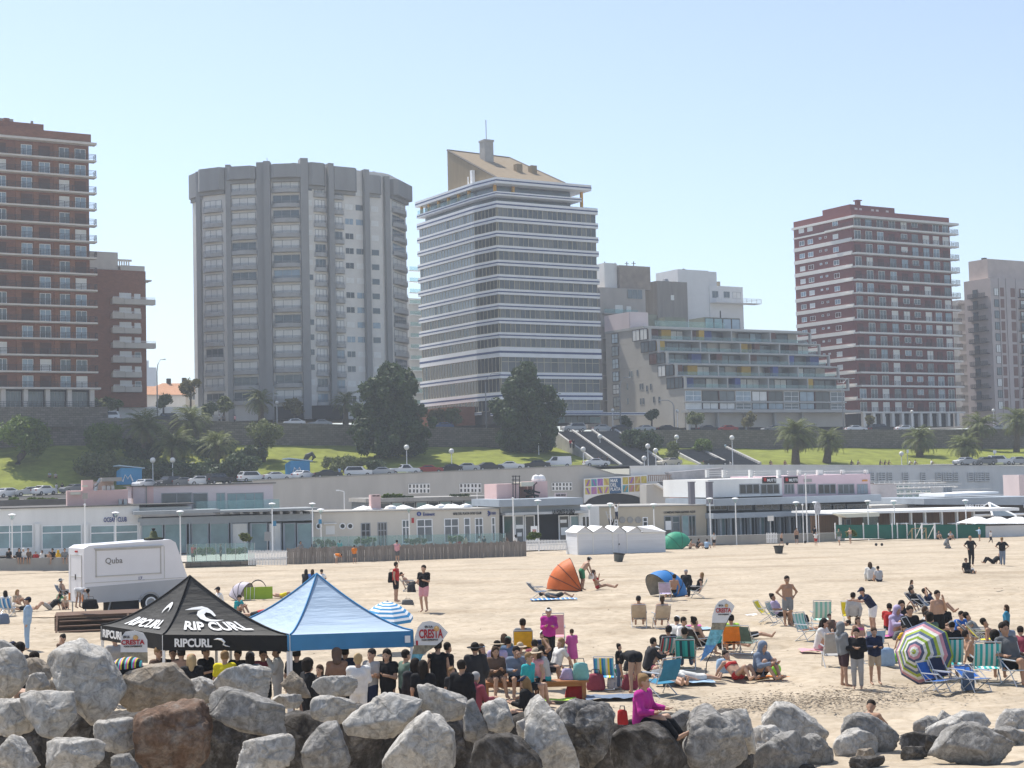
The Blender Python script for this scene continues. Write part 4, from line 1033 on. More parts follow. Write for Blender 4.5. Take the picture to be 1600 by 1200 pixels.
def globe_lamp(base,h,label,r=.32):
 root=empty('globe_lamp',base);mb=MB();mb.tube([(0,0,-.2),(0,0,.5),(0,0,h-r)],[.10,.075,.055],8)
 mb.build('pole',white_p,root);mb=MB();mb.lathe([(.04,h-r*1.2),(.14,h-r*1.05),(.14,h-r*.85)],8);mb.build('collar',grey_fr,root)
 MB().ball((0,0,h),r,12).build('globe',globe_m,root,smooth=True);tag(root,label,'street lamp','globe lamps');return root
GL=[(239,749,719,'road','globe lamp by the road under the left palms, left of a pair'),(270,748,719,'road','globe lamp by the road under the left palms, right of a pair'),(636,737,699,'road','tall globe lamp by the road below the broad conifer'),(706,734,705,'road','globe lamp on the roadside between the two conifers'),(842,711,679,'lawn','globe lamp at the foot of the pointed conifer beside the steps'),(938,708,682,'lawn','globe lamp in the middle of the wide steps'),(912,735,702,'road','globe lamp at the foot of the wide steps'),(1013,728,697,'road','globe lamp in front of the dark bushes, taller'),(1025,728,704,'road','globe lamp in front of the dark bushes, right of the taller one'),(1007,735,716,'road','low globe lamp right of the steps'),(1058,712,683,'lawn','globe lamp by the top of the short steps'),(1145,727,684,'road','tall globe lamp at the edge of the right lawn'),(1409,726,709,'road','small globe lamp below the round palm'),(1059,675,642,'up','globe lamp on the upper street before the terraced block'),(433,662,629,'up','globe lamp on the upper street before the grey tower'),(958,674,641,'up','globe lamp on the upper street before the hotel canopy'),(1426,672,643,'up','globe lamp before the red tower colonnade'),(1554,690,641,'up','globe lamp before the pinkish tower')]
for px,pb,pt,where,lab in GL:
 b={'road':lambda:ats(px,pb,271.6,B_),'lawn':lambda:lawn_at(px,pb),'up':lambda:ats(px,pb,313.5,B_)}[where]()
 globe_lamp(b,at(px,pt,b.y).z-b.z,lab,.45 if where!='up' else .34)
def arm_lamp(px,pb,pt,dx,S,label):
 b=ats(px,pb,S,B_);h=at(px,pt,b.y).z-b.z;root=empty('street_light',b);k=dx*b.y/F
 mb=MB();mb.tube([(0,0,-.3),(0,0,h*.8),(k*.15,0,h*.92),(k*.5,0,h),(k,0,h*1.0)],[.14,.10,.08,.07,.06],8);mb.build('pole',grey_fr,root,smooth=True)
 MB().box(min(k,k*1.25),-.15,h-.06,max(k,k*1.25),.15,h+.12).build('lamp_head',metal_g,root);tag(root,label,'street light','tall street lights')
arm_lamp(42,652,555,10,312.5,'tall curved street light in front of the red brick tower');arm_lamp(246,652,562,11,312.5,'tall curved street light against the sky left of the grey tower')
arm_lamp(760,668,584,20,312.5,'tall street light between the conifer and the hotel front');arm_lamp(1054,672,625,-18,312.5,'street light with its arm to the left before the terraced block')
arm_lamp(1318,672,592,16,312.5,'tall street light at the corner of the red tower');arm_lamp(970,672,590,14,312.5,'tall street light right of the hotel');arm_lamp(428,660,598,6,312.5,'tall thin street light before the grey tower')
tyre=mat('tyre_rubber',(.018,.018,.018),.9,.1,3);rim=mat('wheel_rim',(.40,.40,.41),.4,.1,3,metal=.7);cargl=pane_mat('car_glass',(.02,.025,.03),.05,.8)
lampw=mat('car_headlight',(.6,.6,.6),.2,.05,3);lampr=mat('car_taillight',(.35,.01,.01),.3,.05,3)
def car_meshes(kind):
 P={'hatch':(3.9,[(0,.35),(0,.75),(.15,.98),(.9,1.05),(1.25,1.42),(2.6,1.46),(3.45,1.05),(3.88,.95),(3.92,.35)],(1.0,1.32,2.6,3.35)),'sedan':(4.4,[(0,.35),(.02,.72),(.25,.9),(1.25,.98),(1.85,1.38),(3.0,1.40),(3.7,1.02),(4.35,.95),(4.4,.4)],(1.3,1.9,2.95,3.6)),'suv':(4.5,[(0,.4),(.02,.85),(.2,1.05),(1.15,1.12),(1.6,1.66),(4.0,1.68),(4.42,1.1),(4.5,.45)],(1.2,1.68,3.9,4.3)),'van':(4.6,[(0,.4),(.02,.9),(.3,1.1),(.8,1.2),(1.4,1.85),(4.5,1.88),(4.6,.45)],(.85,1.45,2.3,2.3)),'pickup':(4.9,[(0,.42),(.02,.85),(.2,1.02),(1.2,1.08),(1.75,1.66),(2.9,1.66),(3.2,1.1),(4.85,1.08),(4.9,.5)],(1.25,1.8,2.8,3.1))}[kind]
 L,prof,g=P;W=.86;mb=MB();n=len(prof)
 def wx(z):return W*(1 if z<1.0 else 1-.22*(z-1.0)/.6)
 V=[(x-L/2,-wx(z),z)for x,z in prof]+[(x-L/2,wx(z),z)for x,z in prof]
 mb.add(V,[tuple(range(n)),tuple(range(2*n-1,n-1,-1))]+[(i,n+i,n+(i+1)%n,(i+1)%n)for i in range(n)])
 mb.box(-L/2+.1,-.8,.22,L/2-.1,.8,.36)
 body=mb.mesh('body',cmat((.5,.5,.5),.35,'paint'))
 mb=MB();zt=max(z for x,z in prof)-.1;zb=1.06 if kind not in ('van',)else 1.2
 for sg in (-1,1):
  q=[(g[0]+.22,zb),(g[1]+.12,zt),(g[2]-.05,zt),(g[3]-.12,zb)];y=lambda z:sg*(wx(z)+.012)
  V=[(x-L/2,y(z),z)for x,z in q];mb.add(V,[(0,1,2,3)if sg>0 else(3,2,1,0)])
  m=(q[1][0]+q[2][0])/2-L/2
 k=[i for i,(x,z)in enumerate(prof)if z>1.3];i0,i1=k[0],k[-1]
 for a,b in ((prof[i0-1],prof[i0]),(prof[i1],prof[min(i1+1,n-1)])):
  d=Vector((b[0]-a[0],b[1]-a[1])).normalized();nx,nz=-d.y*.015,d.x*.015
  p,q=(a[0]+(b[0]-a[0])*.12,a[1]+(b[1]-a[1])*.12),(a[0]+(b[0]-a[0])*.88,a[1]+(b[1]-a[1])*.88)
  if kind=='van' and a is prof[i1]:continue
  mb.add([(p[0]-L/2+nx,-wx(p[1])+.1,p[1]+nz),(p[0]-L/2+nx,wx(p[1])-.1,p[1]+nz),(q[0]-L/2+nx,wx(q[1])-.08,q[1]+nz),(q[0]-L/2+nx,-wx(q[1])+.08,q[1]+nz)],[(0,1,2,3)])
 glass=mb.mesh('windows',cargl)
 wm=MB();wm.T=Matrix.Rotation(math.pi/2,4,'X');wm.lathe([(.001,-.1),(.2,-.1),(.31,-.09),(.31,.09),(.2,.1),(.001,.1)],14);wm.cm=1;wm.lathe([(.001,.105),(.17,.104)],10).lathe([(.17,-.104),(.001,-.105)],10)
 wheel=wm.mesh('wheel',[tyre,rim])
 hl=MB().box(-.05,-.16,-.07,.03,.16,.07).mesh('headlight',lampw);tl=MB().box(-.03,-.12,-.1,.05,.12,.1).mesh('taillight',lampr)
 return dict(L=L,body=body,glass=glass,wheel=wheel,hl=hl,tl=tl)
CM={k:car_meshes(k)for k in ('hatch','sedan','suv','van','pickup')}
PAINT=dict(white=(.72,.72,.72),silver=(.42,.43,.44),grey=(.18,.185,.19),dark=(.03,.032,.036),black=(.012,.012,.013),red=(.30,.025,.02),blue=(.05,.09,.20),beige=(.45,.41,.33))
def car(base,rz,kind,colr,label,group):
 c=CM[kind];root=empty('parked_car',base,rz)
 o=link('body',c['body'],root);o.material_slots[0].link='OBJECT';o.material_slots[0].material=cmat(PAINT[colr],.32,'carpaint')
 link('windows',c['glass'],root)
 for x in (-c['L']/2+.78,c['L']/2-.78):
  for y in (-.78,.78):link('wheel',c['wheel'],root,(x,y,.31))
 for y in (-.58,.58):link('headlight',c['hl'],root,(-c['L']/2-.0,y,.72));link('taillight',c['tl'],root,(c['L']/2,y,.82))
 tag(root,label,'car',group);return root
LOW=[(10,'hatch','white','white hatchback at the far left end of the lower road'),(46,'sedan','silver','silver car parked second from left on the lower road'),(68,'hatch','white','white car parked third from left on the lower road'),(116,'sedan','grey','grey car just left of the pink roof block'),(226,'hatch','white','white hatchback beside the blue kiosk at left'),(264,'suv','dark','dark four-wheel-drive below the pair of globe lamps'),(288,'sedan','grey','grey sedan right of the dark four-wheel-drive'),(312,'hatch','white','small white car among darker ones above the pink-white club'),(342,'suv','dark','dark blue-grey car above the club windows'),(394,'suv','white','white high-roofed car above the right end of the pink-white club'),(432,'sedan','white','white sedan left of the blue kiosk in the middle'),(474,'sedan','white','white sedan in front of the blue kiosk in the middle'),(513,'sedan','dark','dark sedan below the olive flowering shrub'),(560,'suv','white','white high-roofed car right of the olive flowering shrub'),(595,'sedan','silver','silver sedan left of the white pickup'),(632,'pickup','white','white pickup below the broad conifer'),(672,'sedan','red','dark red sedan on the lower road'),(703,'sedan','black','black low car right of the red sedan'),(731,'hatch','silver','silver hatchback below the lawn between the conifers'),(764,'sedan','dark','dark sedan at the right end of the middle lawn'),(799,'sedan','white','white sedan left of the dark one by the steps'),(838,'sedan','dark','dark sedan beside the white van'),(872,'van','white','white van at the foot of the steps'),(932,'sedan','white','white car between the two flights of steps'),(1046,'sedan','beige','pale car right of the globe lamps'),(1120,'sedan','dark','dark car at the foot of the short steps'),(1508,'sedan','silver','silver car at the right end of the lawn, leftmost of its row'),(1540,'hatch','grey','grey car in the row at the right end of the lawn'),(1562,'suv','white','white large car in the row at the right end of the lawn'),(1590,'hatch','silver','silver car cut by the right edge of the photo')]
rc=random.Random(4)
for px,kind,colr,lab in LOW:
 p=ats(px,740,264.3+rc.uniform(-.3,.3),B_);p.z=zr(p.x)+.02
 car(p,TH+rc.choice([0,math.pi])+rc.uniform(-.35,.35)+(.5 if px<500 else 0),kind,colr,lab,'cars parked along the lower road')
UPP=[(28,'sedan','dark','dark car on the upper street before the red tower'),(74,'sedan','silver','silver car on the upper street before the red tower'),(118,'sedan','black','black car under the awning on the upper street'),(167,'suv','white','white four-wheel-drive on the upper street at left'),(258,'suv','dark','dark car on the upper street behind the left palms'),(460,'hatch','white','white car on the upper street before the grey tower'),(500,'sedan','silver','silver car on the upper street left of the dark palm'),(692,'hatch','blue','light blue car between the two conifers'),(897,'suv','silver','silver car right under the hotel lobby, left one'),(942,'sedan','silver','silver car right under the hotel lobby, right one'),(970,'sedan','dark','dark car under the hotel canopy end'),(1006,'sedan','silver','silver car left of the terraced block front'),(1043,'sedan','black','black car before the terraced block'),(1106,'sedan','dark','dark car before the arches of the terraced block'),(1135,'sedan','red','reddish car before the arches of the terraced block'),(1207,'sedan','grey','grey car just left of the tallest palm'),(1337,'sedan','white','white car before the red tower, left one'),(1375,'suv','dark','dark car before the red tower colonnade'),(1413,'hatch','white','white car partly behind the round palm'),(1560,'sedan','silver','silver car before the pinkish tower')]
for px,kind,colr,lab in UPP:
 p=ats(px,670,302.6,B_);p.z=zs(p.x)+.6
 p=ats(px,670,302.6,B_);p.z=zs(p.x)+.02
 car(p,TH+rc.choice([0,math.pi])+rc.uniform(-.1,.1),kind,colr,lab,'cars parked along the upper street')
def kiosk(px,py,lab):
 b=ats(px,py,270.2,B_);root=empty('kiosk',b,TH+.25);blu=cmat((.03,.25,.48),.5,'paint')
 mb=MB();mb.ext([(-1.1,0),(1.1,0),(1.1,2.1),(-1.1,2.6)],-1.8,1.6);mb.build('cabin',blu,root)
 mb=MB();mb.add([(-2.2,-1.35,2.95),(2.0,-1.35,2.45),(2.0,1.35,2.3),(-2.2,1.35,2.85),(-2.2,-1.35,3.1),(2.0,-1.35,2.6),(2.0,1.35,2.45),(-2.2,1.35,3.0)],[(3,2,1,0),(4,5,6,7),(0,1,5,4),(1,2,6,5),(2,3,7,6),(3,0,4,7)]);mb.build('roof',cmat((.45,.58,.68),.5,'paint'),root)
 mb=MB();mb.tube([(-1.5,-1.13,.5),(-1.1,-1.13,1.5),(-.7,-1.13,.9),(-.3,-1.13,1.5),(.1,-1.13,.5)],.13,6);mb.build('white_emblem',white_p,root);tag(root,lab,'kiosk','blue kiosks by the road')
kiosk(203,757,'blue and white kiosk beside the road at left, behind the pink roof block');kiosk(466,745,'blue and white kiosk beside the road in the middle, behind white sedans')
b=lawn_at(483,722);root=empty('sculpture',b);mb=MB();mb.tube([(-.9,0,0),(-.3,0,1.1),(.5,0,1.5),(.9,0,.9),(.4,0,.2)],[.35,.5,.4,.35,.2],7);mb.build('bent_figure',mat('bronze_dark',(.05,.055,.055),.5,.2,3),root,smooth=True);MB().box(-1.2,-.6,-.3,1.2,.6,.12).build('plinth',concrete,root);tag(root,'dark bent bronze sculpture on the middle lawn','sculpture')
# ================================================================== BEACH CLUBS (S about 172), terrace fences (S about 138)
SF=172.0;SB=186.0
deck_m=mat('terrace_deck',(.42,.38,.33),.9,.15,.6)
strip('promenade',[(150.5,lambda x:zsand(150.5+B_*x)+.1),(172,lambda x:zsand(150+B_*x)-.1),(200,lambda x:-2.0)],deck_m,-110,130)
blue_s=cmat((.02,.045,.22),.5,'paint');black_s=cmat((.015,.015,.015),.6,'paint');red_s=cmat((.4,.02,.02),.5,'paint')
def block(f,mb,px0,pt,px1,pb,y0,y1):f.box(mb,px0,pt,px1,pb,y0,y1);return mb
def roofcap(f,px0,px1,py,y0,y1,m,h=2.0,over=.25,name='roof_edge'):
 a,b,c,d=f.rect(px0,py-h,px1,py);MB().box(a-over,y0-over,c,b+over,y1+over,d).build(name,m,f.root)
def ocean():
 f=Fac('beach_club',-40,862,SF)
 mb=MB();f.box(mb,-40,792,218,865,0,14);mb.build('wall',plaster_w,f.root)
 roofcap(f,-40,300,792,0,14,dark_roof,1.6)
 mb=MB();f.box(mb,218,792,300,800,.5,14);mb.build('upper_wall',plaster_w,f.root)
 mb=MB()
 for px in (55,131):f.box(mb,px,818,px+7,862,-.25,-.003)
 f.box(mb,218-2,800,221,862,-.3,-.003);mb.build('pilaster',plaster_w,f.root)
 for a,b in ((-22,52),(65,128),(141,216)):f.win(a,820,b,858,white_p,gl_teal,4 if a<0 else 2,2,.1,-.05,.12)
 f.text(162,808,198,815.5,'OCEAN CLUB',blue_s,-.06,.012)
 a,b,c,d=f.rect(176,801,184,808.5);mb=MB();r=(b-a)*.36
 pts=[((a+b)/2+r*math.cos(t),-.05,(c+d)/2+r*math.sin(t))for t in np.linspace(.6,2*math.pi-.2,14)];mb.tube(pts,.07,5);mb.build('emblem',blue_s,f.root)
 tag(f.root,'long white club building with blue lettering and large teal windows at far left','beach club')
 g=Fac('glass_pavilion',216,866,SF-.5);mb=MB()
 g.box(mb,216,806,490,812,-.3,6);g.box(mb,219,812,490,817,-.1,5);mb.build('header',blue_grey,g.root)
 mb=MB();g.box(mb,207,797,340,802,-2.4,5);g.box(mb,340,795,492,798.5,-2.4,5.5);mb.build('canopy',mat('canopy_grey',(.27,.29,.30),.6,.1,1),g.root)
 mb=MB()
 for i in range(10):g.box(mb,340+i*15.4,798.6,344+i*15.4,802.5,-2.3,4)
 mb.build('pergola_beam',concrete,g.root);mb=MB();g.box(mb,342,802.6,490,806,3,3.2);mb.build('pergola_back',plaster_w,g.root)
 mb=MB();g.box(mb,219,817,490,866,4.6,5);mb.build('back_wall',mat('pavilion_inside',(.22,.24,.24),.9,.2,.4),g.root)
 for i,(a,b)in enumerate(((221,255),(257,292),(299,326),(328,358),(362,388),(390,418),(420,440),(444,462),(464,488))):g.win(a,817,b,864,blue_grey,gl_teal if i not in (4,6)else gl_curt,1,1,.1,-.02,.1)
 mb=MB()
 for p in (295,360,391,442):g.box(mb,p,817,p+2.2,865,-.3,-.03)
 mb.build('column',blue_grey,g.root)
 tag(g.root,'glass-walled pavilion with a grey canopy and pergola right of the long white club','pavilion')
 u=Fac('club_upper_floor',200,800,SF+6);mb=MB();u.box(mb,208,758,427,800,0,12);mb.build('wall',pale_pink,u.root);roofcap(u,206,428,758,0,12,dark_roof,1.6,.2)
 mb=MB();u.box(mb,228,760,229.6,799,-.1,-.003);mb.build('drainpipe',concrete,u.root);mb=MB();u.box(mb,229.7,759,240,799,-.012,-.002);mb.build('pink_stripe',pink_m,u.root)
 for a,b,n in ((252,300,2),(301,325,1),(338,352,2),(355,412,4)):u.win(a,770,b,788 if n==2 and a<300 else 797,grey_fr,gl_mid if a<330 else gl_teal,n,1,.09,-.05,.1)
 mb=MB();u.box(mb,301,781,428,797,-4,-3.95);mb.build('glass_rail',rail_glass,u.root)
 tag(u.root,'pale pink upper storey with wide windows behind the glass pavilion roof','beach club')
 k=Fac('roof_block',105,792,SF+3);mb=MB();k.box(mb,105,766,200,793,0,6);k.box(mb,129,750,146,770,.5,5);k.box(mb,146,769,180,766,.5,5)if False else None
 mb.build('wall',pink_m,k.root);mb=MB();k.box(mb,159,746,190,752,-.5,5);mb.build('concrete_hood',concrete,k.root)
 mb=MB();k.box(mb,146,752,180,766.5,3,5);mb.build('cream_recess',plaster_c,k.root)
 mb=MB();P=lambda x,y,d=-.4:(k.x(x,y),d,k.z(x,y));mb.tube([P(157,748),P(153,754),P(150,762),P(149,767)],.18,6);mb.tube([P(146,767,.6),P(148,758,.6),P(155,755,.6)],.14,6)
 for x in (160,167,174):mb.box(k.x(x,760),.3,k.z(x,766),k.x(x+5,760),1.2,k.z(x,759))
 for x in (185,193):mb.box(k.x(x,785),-.6,k.z(x,792),k.x(x+5,785),-.01,k.z(x,780))
 mb.build('ducts_and_coolers',metal_g,k.root)
 mb=MB();k.box(mb,110,769,126,773,-.4,-.003);k.box(mb,128,758,137,761,-.3,-.003);mb.build('air_unit',cream_p,k.root)
 tag(k.root,'pink rooftop block with ducts and coolers behind the long white club roof','roof block')
 l=Fac('low_roof',-40,795,SF+18);mb=MB();l.box(mb,-40,781,106,800,0,12);mb.build('roof_slab',dark_roof,l.root);tag(l.root,'flat dark roof with a grassy edge at far left behind the white club','roof')
 bb=l.o;bl=[];rnd=random.Random(2)
 for i in range(14):bl.append((rnd.uniform(18,88),781+rnd.uniform(-1,1),6,2.2))
 b0=ats(50,783,SF+20,B_);crown_tree('roof_weeds',b0,px_blobs(b0,bl,.3),900,.25,lf_mid,None,'yellow-green weeds growing along the flat dark roof at far left',cat='plant')
ocean()
def eminent():
 f=Fac('beach_club',490,862,SF);mb=MB();f.skew(mb,(488,801),(780,795),(780,862),(488,868),0,10);mb.build('wall',plaster_c,f.root)
 mb=MB();f.skew(mb,(487,799.5),(781,793.5),(781,795),(487,801),-.15,10.1);mb.build('roof_edge',concrete,f.root)
 for a,b,t,bt,n,nz,fr in ((564,579,817,856,2,2,grey_fr),(590,605,816,856,3,2,grey_fr),(628,640.5,812,850,2,2,white_p),(651,676,811,848,2,2,white_p),(694,717,810,848,2,2,white_p),(725,735,809,847,1,2,white_p),(742,755,809,847,2,2,white_p),(768,774,808,846,1,2,white_p)):
  f.win(a,t,b,bt,fr,gl_dark if a<610 else gl_mid,n,nz,.1,-.04,.1)
 for px in (498,535,547):
  a,b,c,d=f.rect(px-2.8,817,px+2.8,827);mb=MB();mb.T=Matrix.Translation(((a+b)/2,-.06,(c+d)/2))@Matrix.Rotation(math.pi/2,4,'X')
  mb.lathe([(.001,0),(.2,0),(.26,.03),(.34,.03),(.34,-.06)],14);o=mb.build('round_window',[white_p],f.root);mm=MB();mm.T=mb.T;mm.lathe([(.001,.012),(.235,.012)],14);mm.build('pane',gl_dark,o)
 f.text(661,799.5,679,806,'Éminent',blue_s,-.06,.012);a,b,c,d=f.rect(651,799.5,658,806.5);mb=MB();mb.T=Matrix.Translation(((a+b)/2,-.05,(c+d)/2))@Matrix.Rotation(math.pi/2,4,'X');mb.lathe([(.001,.03),((b-a)/2,.03),((b-a)/2,0)],16);o=mb.build('round_emblem',blue_s,f.root)
 f.text(653.8,801,655.2,805,'É',white_p,-.09,.0,'emblem_letter')
 f.text(708,800.2,752,804.2,'MAR DEL PLATA GOLF CLUB',black_s,-.05,.008)
 f.text(767.5,800,774.5,804,'OSDE',blue_s,-.05,.01);a,b,c,d=f.rect(762,798.5,766,806);mb=MB();mb.tube([((a+b)/2-.1,-.05,c),((a+b)/2+.12,-.05,(c+d)/2),((a+b)/2-.1,-.05,d)],.1,5).tube([((a+b)/2+.15,-.05,c+.1),((a+b)/2-.15,-.05,(c+d)/2),((a+b)/2+.15,-.05,d-.1)],.06,5);mb.build('emblem',blue_s,f.root)
 mb=MB();f.box(mb,641,809,645,817,-.6,-.55);mb.build('red_sign',red_s,f.root)
 mb=MB();f.box(mb,505,817.5,525,819,-.4,-.003);f.box(mb,509,821,523,835,-.02,-.002);mb.build('shop_hatch',plaster_w,f.root)
 tag(f.root,'cream club building with a round blue emblem and dark golf club lettering','beach club')
 for i,px in enumerate((568,581,611,630,668,689,701,708,728)):
  p=ats(px,793-(px-568)*.02,SF+5,B_);root=empty('terrace_parasol',(p.x,p.y,p.z-2.2));MB().lathe([(1.25-.5*(i%3==2),2.0),(.6,2.25),(.02,2.42)],10).build('canopy',white_p,root);MB().bar((0,0,0),(0,0,2.3),.03).build('pole',grey_fr,root)
  tag(root,'white parasol top peeping over the cream club roof','parasol','white parasols behind the cream club roof')
 r=Fac('upper_terrace_building',570,800,SF+22);mb=MB();r.skew(mb,(570,779),(775,774.5),(775,781),(570,785),-.5,10);mb.build('concrete_band',concrete,r.root)
 mb=MB();r.skew(mb,(572,785.2),(775,781.2),(775,797),(572,801),.6,9);mb.build('wall',gl_mid,r.root)
 for i in range(9):r.win(594+i*19,785.5-i*.45,611+i*19,797,grey_fr,gl_teal if i%2 else gl_dark,1,1,.08,.3,.1)
 tag(r.root,'low concrete-banded terrace building between the cream club and the grey wall','building')
 b0=ats(620,777,SF+23,B_);crown_tree('planter_shrub',b0,px_blobs(b0,[(600+i*3,776-(i%3),4,2.2)for i in range(9)],.4),500,.22,lf_mid,None,'bright green planting on the concrete terrace band',cat='plant')
 b0=ats(650,775,SF+23,B_);crown_tree('planter_shrub',b0,px_blobs(b0,[(626+i*4,776.5,4,1.2)for i in range(5)]+[(706+i*5,773.5,4,1.2)for i in range(6)],.4),400,.2,lf_dark,None,'low dark planting along the concrete terrace band',cat='plant')
 c=Fac('pink_chimney',580,800,SF+4);mb=MB();c.box(mb,580,773,595,797,0,1.2);mb.build('shaft',pink_m,c.root);mb=MB()
 for i in range(2):c.box(mb,582+i*6,774,587+i*6,775.6,-.03,.0)
 mb.build('vent_slot',dark_m,c.root);tag(c.root,'pink chimney block on the cream club roof','chimney')
eminent()
def fonte():
 f=Fac('shop_building',780,862,SF);bg2=mat('shop_grey',(.36,.36,.34),.8,.08,.5)
 mb=MB();f.box(mb,775,779,905,790,-1.2,10);mb.build('blue_grey_roof',blue_grey,f.root);mb=MB();f.box(mb,781,790,905,799,-.4,8);mb.build('fascia',bg2,f.root)
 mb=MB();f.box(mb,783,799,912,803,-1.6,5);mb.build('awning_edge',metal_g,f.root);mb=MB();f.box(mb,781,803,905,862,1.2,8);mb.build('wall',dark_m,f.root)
 for a,b,m in ((786,803,gl_dark),(804,819,gl_mid),(820,836,gl_dark),(873,890,gl_dark),(891,905,gl_teal)):f.win(a,805,b,858,white_p,m,1,1,.12,-.05,.12,'shop_window')
 mb=MB();f.box(mb,806,820,817,826,-.08,-.06);f.box(mb,875,812,885,817,-.08,-.06);f.box(mb,808,832,815,838,-.08,-.06);f.box(mb,876,824,887,836,-.08,-.06);mb.build('window_poster',white_p,f.root)
 f.text(856,795.5,890,802.5,'LA FONTE D ORO',black_s,-1.7,.02)
 s=Fac('standing_sign',830,862,SF-4);mb=MB();s.box(mb,830,822,840,845,0,.1);mb.build('panel',white_p,s.root);mb=MB();s.box(mb,832,827,838,838,-.02,-.002);mb.build('picture',cmat((.5,.28,.25),.6,'paint'),s.root);tag(s.root,'white standing advertising panel before the grey shop','sign')
 tag(f.root,'grey shop building with black letters on its eaves and tall dark windows','shop')
 k=Fac('roof_block',775,790,SF+5);mb=MB();k.box(mb,776,756,812,780,0,5);k.box(mb,836,752,860,780,1,5);k.box(mb,812,760,836,780,3,5);mb.build('wall',pink_m,k.root);mb=MB();k.box(mb,814,753,834,760,-.2,3);mb.build('cream_tank',cream_p,k.root)
 mb=MB();P=lambda x,y,d=-.4:(k.x(x,y),d,k.z(x,y))
 for x in (846,854):mb.ball(P(x,749,2),.55,8);mb.tube([P(x,753,2),P(x,748,2)],.5,8)
 mb.build('white_tank',white_p,k.root);mb=MB();mb.tube([P(834,779),P(832,770),P(833,758),P(837,754)],.1,5);mb.tube([P(818,767),P(826,771),P(834,768),P(842,770)],.1,5);mb.tube([P(820,776),P(830,773),P(840,775)],.12,5)
 for x in (818,824,830):mb.box(k.x(x,770),-.6,k.z(x,769),k.x(x+3,770),-.1,k.z(x,765))
 for y in (744,750,756):mb.bar(P(798,y),P(811,y),.05)
 for x in (800,804,810):mb.bar(P(x,780),P(x,743),.05)
 mb.build('pipes_and_rack',dark_m,k.root);tag(k.root,'pink rooftop block with white tanks, dark pipes and a metal rack','roof block')
 s=Fac('pink_sign',867,780,SF+9);mb=MB();s.box(mb,867,770,886,777,0,.1);mb.build('board',pale_pink,s.root);s.text(869,772,884,775,'BAR MAR',black_s,-.03,.01);tag(s.root,'small pink sign board in front of the grey wall','sign')
 w_=Fac('white_wall_block',905,862,SF-.4);mb=MB();w_.box(mb,905,791,937,862,0,6);mb.build('wall',plaster_w,w_.root);w_.win(909,806,922,830,white_p,gl_dark,2,1,.1,-.04,.1,'door');tag(w_.root,'plain white corner wall between the grey shop and the cream curved club','building')
fonte()
def comidas():
 f=Fac('beach_club',937,862,SF);cr=mat('sand_cream_plaster',(.50,.44,.34),.9,.08,.4,.1,stretch=(1,1,.3))
 mb=MB();f.skew(mb,(937,793),(1105,790),(1105,842),(937,860),.2,12);mb.build('wall',cr,f.root);mb=MB();f.skew(mb,(936,791),(1106,788),(1106,790),(936,793),0,12.2);mb.build('roof_edge',concrete,f.root)
 for px in (973,985.5,998):
  a,b,c,d=f.rect(px-3,808,px+3,817);mb=MB();mb.T=Matrix.Translation(((a+b)/2,.13,(c+d)/2))@Matrix.Rotation(math.pi/2,4,'X');mb.lathe([(.001,0),(.24,0),(.28,.04),(.35,.04),(.35,-.06)],14);mb.build('round_window',[concrete],f.root)
 for a,b,t in ((1005,1013,808),(961,966,812)):f.win(a,t,b,830,white_p,gl_dark,1,2,.1,.12,.1)
 f.text(1038,798.5,1087,802.5,'COMIDAS PARA LLEVAR AQUI',black_s,.15,.01)
 f.win(1039,806,1050,838,grey_fr,gl_dark,1,2,.1,.1,.1,'door');f.win(1051,806,1063,838,grey_fr,gl_mid,1,2,.1,.1,.1);f.win(1063.5,805,1075,840,grey_fr,gl_teal,1,1,.08,-.4,.1,'glass_screen');f.win(1076,805,1088,838,grey_fr,gl_dark,2,1,.1,.1,.1,'door')
 mb=MB();f.box(mb,1040,814,1049,828,.0,.04);mb.build('menu_board',white_p,f.root)
 tag(f.root,'low cream club with three portholes and COMIDAS PARA LLEVAR lettering','beach club')
 g=Fac('stair_wall',1010,800,255);mb=MB();g.skew(mb,(1010,757),(1105,752),(1105,800),(1010,800),0,3);mb.build('wall',plaster_g,g.root);mb=MB();g.box(mb,1046,770,1082,788,-.05,-.01);mb.build('pink_patch',pink_m,g.root)
 mb=MB();g.skew(mb,(1020,756),(1026,756),(1050,771),(1043,771),-1.2,-.06);mb.build('parapet',white_p,g.root);mb=MB();g.skew(mb,(1026,753),(1060,753),(1086,764),(1047,767),-.3,-.055);mb.build('dark_steps',step_m,g.root)
 tag(g.root,'grey wall with a dark stair and pink patch right of the archway','wall')
 h=Fac('grey_mural_wall',1055,790,258);mb=MB();h.skew(mb,(1045,738),(1130,731),(1130,790),(1075,790),0,2);mb.build('wall',mat('grey_graffiti_wall',(.42,.41,.42),.9,.35,.35),h.root)
 tag(h.root,'whitewashed wall with faded grey painted shapes behind the cream club','wall')
 t=Fac('railing',1012,746,256);mb=MB()
 for i in range(12):t.box(mb,1013+i*3,743,1014+i*3,752,0,.06)
 t.box(mb,1012,742,1050,743,0,.08);mb.build('bars',mat('rusty_rail',(.25,.15,.10),.8,.2,1),t.root);tag(t.root,'rusty railing at the top of the stair right of the mural','railing')
 for i,px in enumerate((1079,1107)):
  d=Fac('vent_duct',px,790,168+i);mb=MB();d.box(mb,px,754,px+7,788,0,.7);d.box(mb,px-.6,752.5,px+7.6,754,-.05,.75);mb.build('shaft',mat('dark_duct',(.16,.155,.18),.6,.1,1),d.root);tag(d.root,['grey-violet vent duct over the cream club roof','grey-violet vent duct at the left end of the white-pink club'][i],'duct')
comidas()
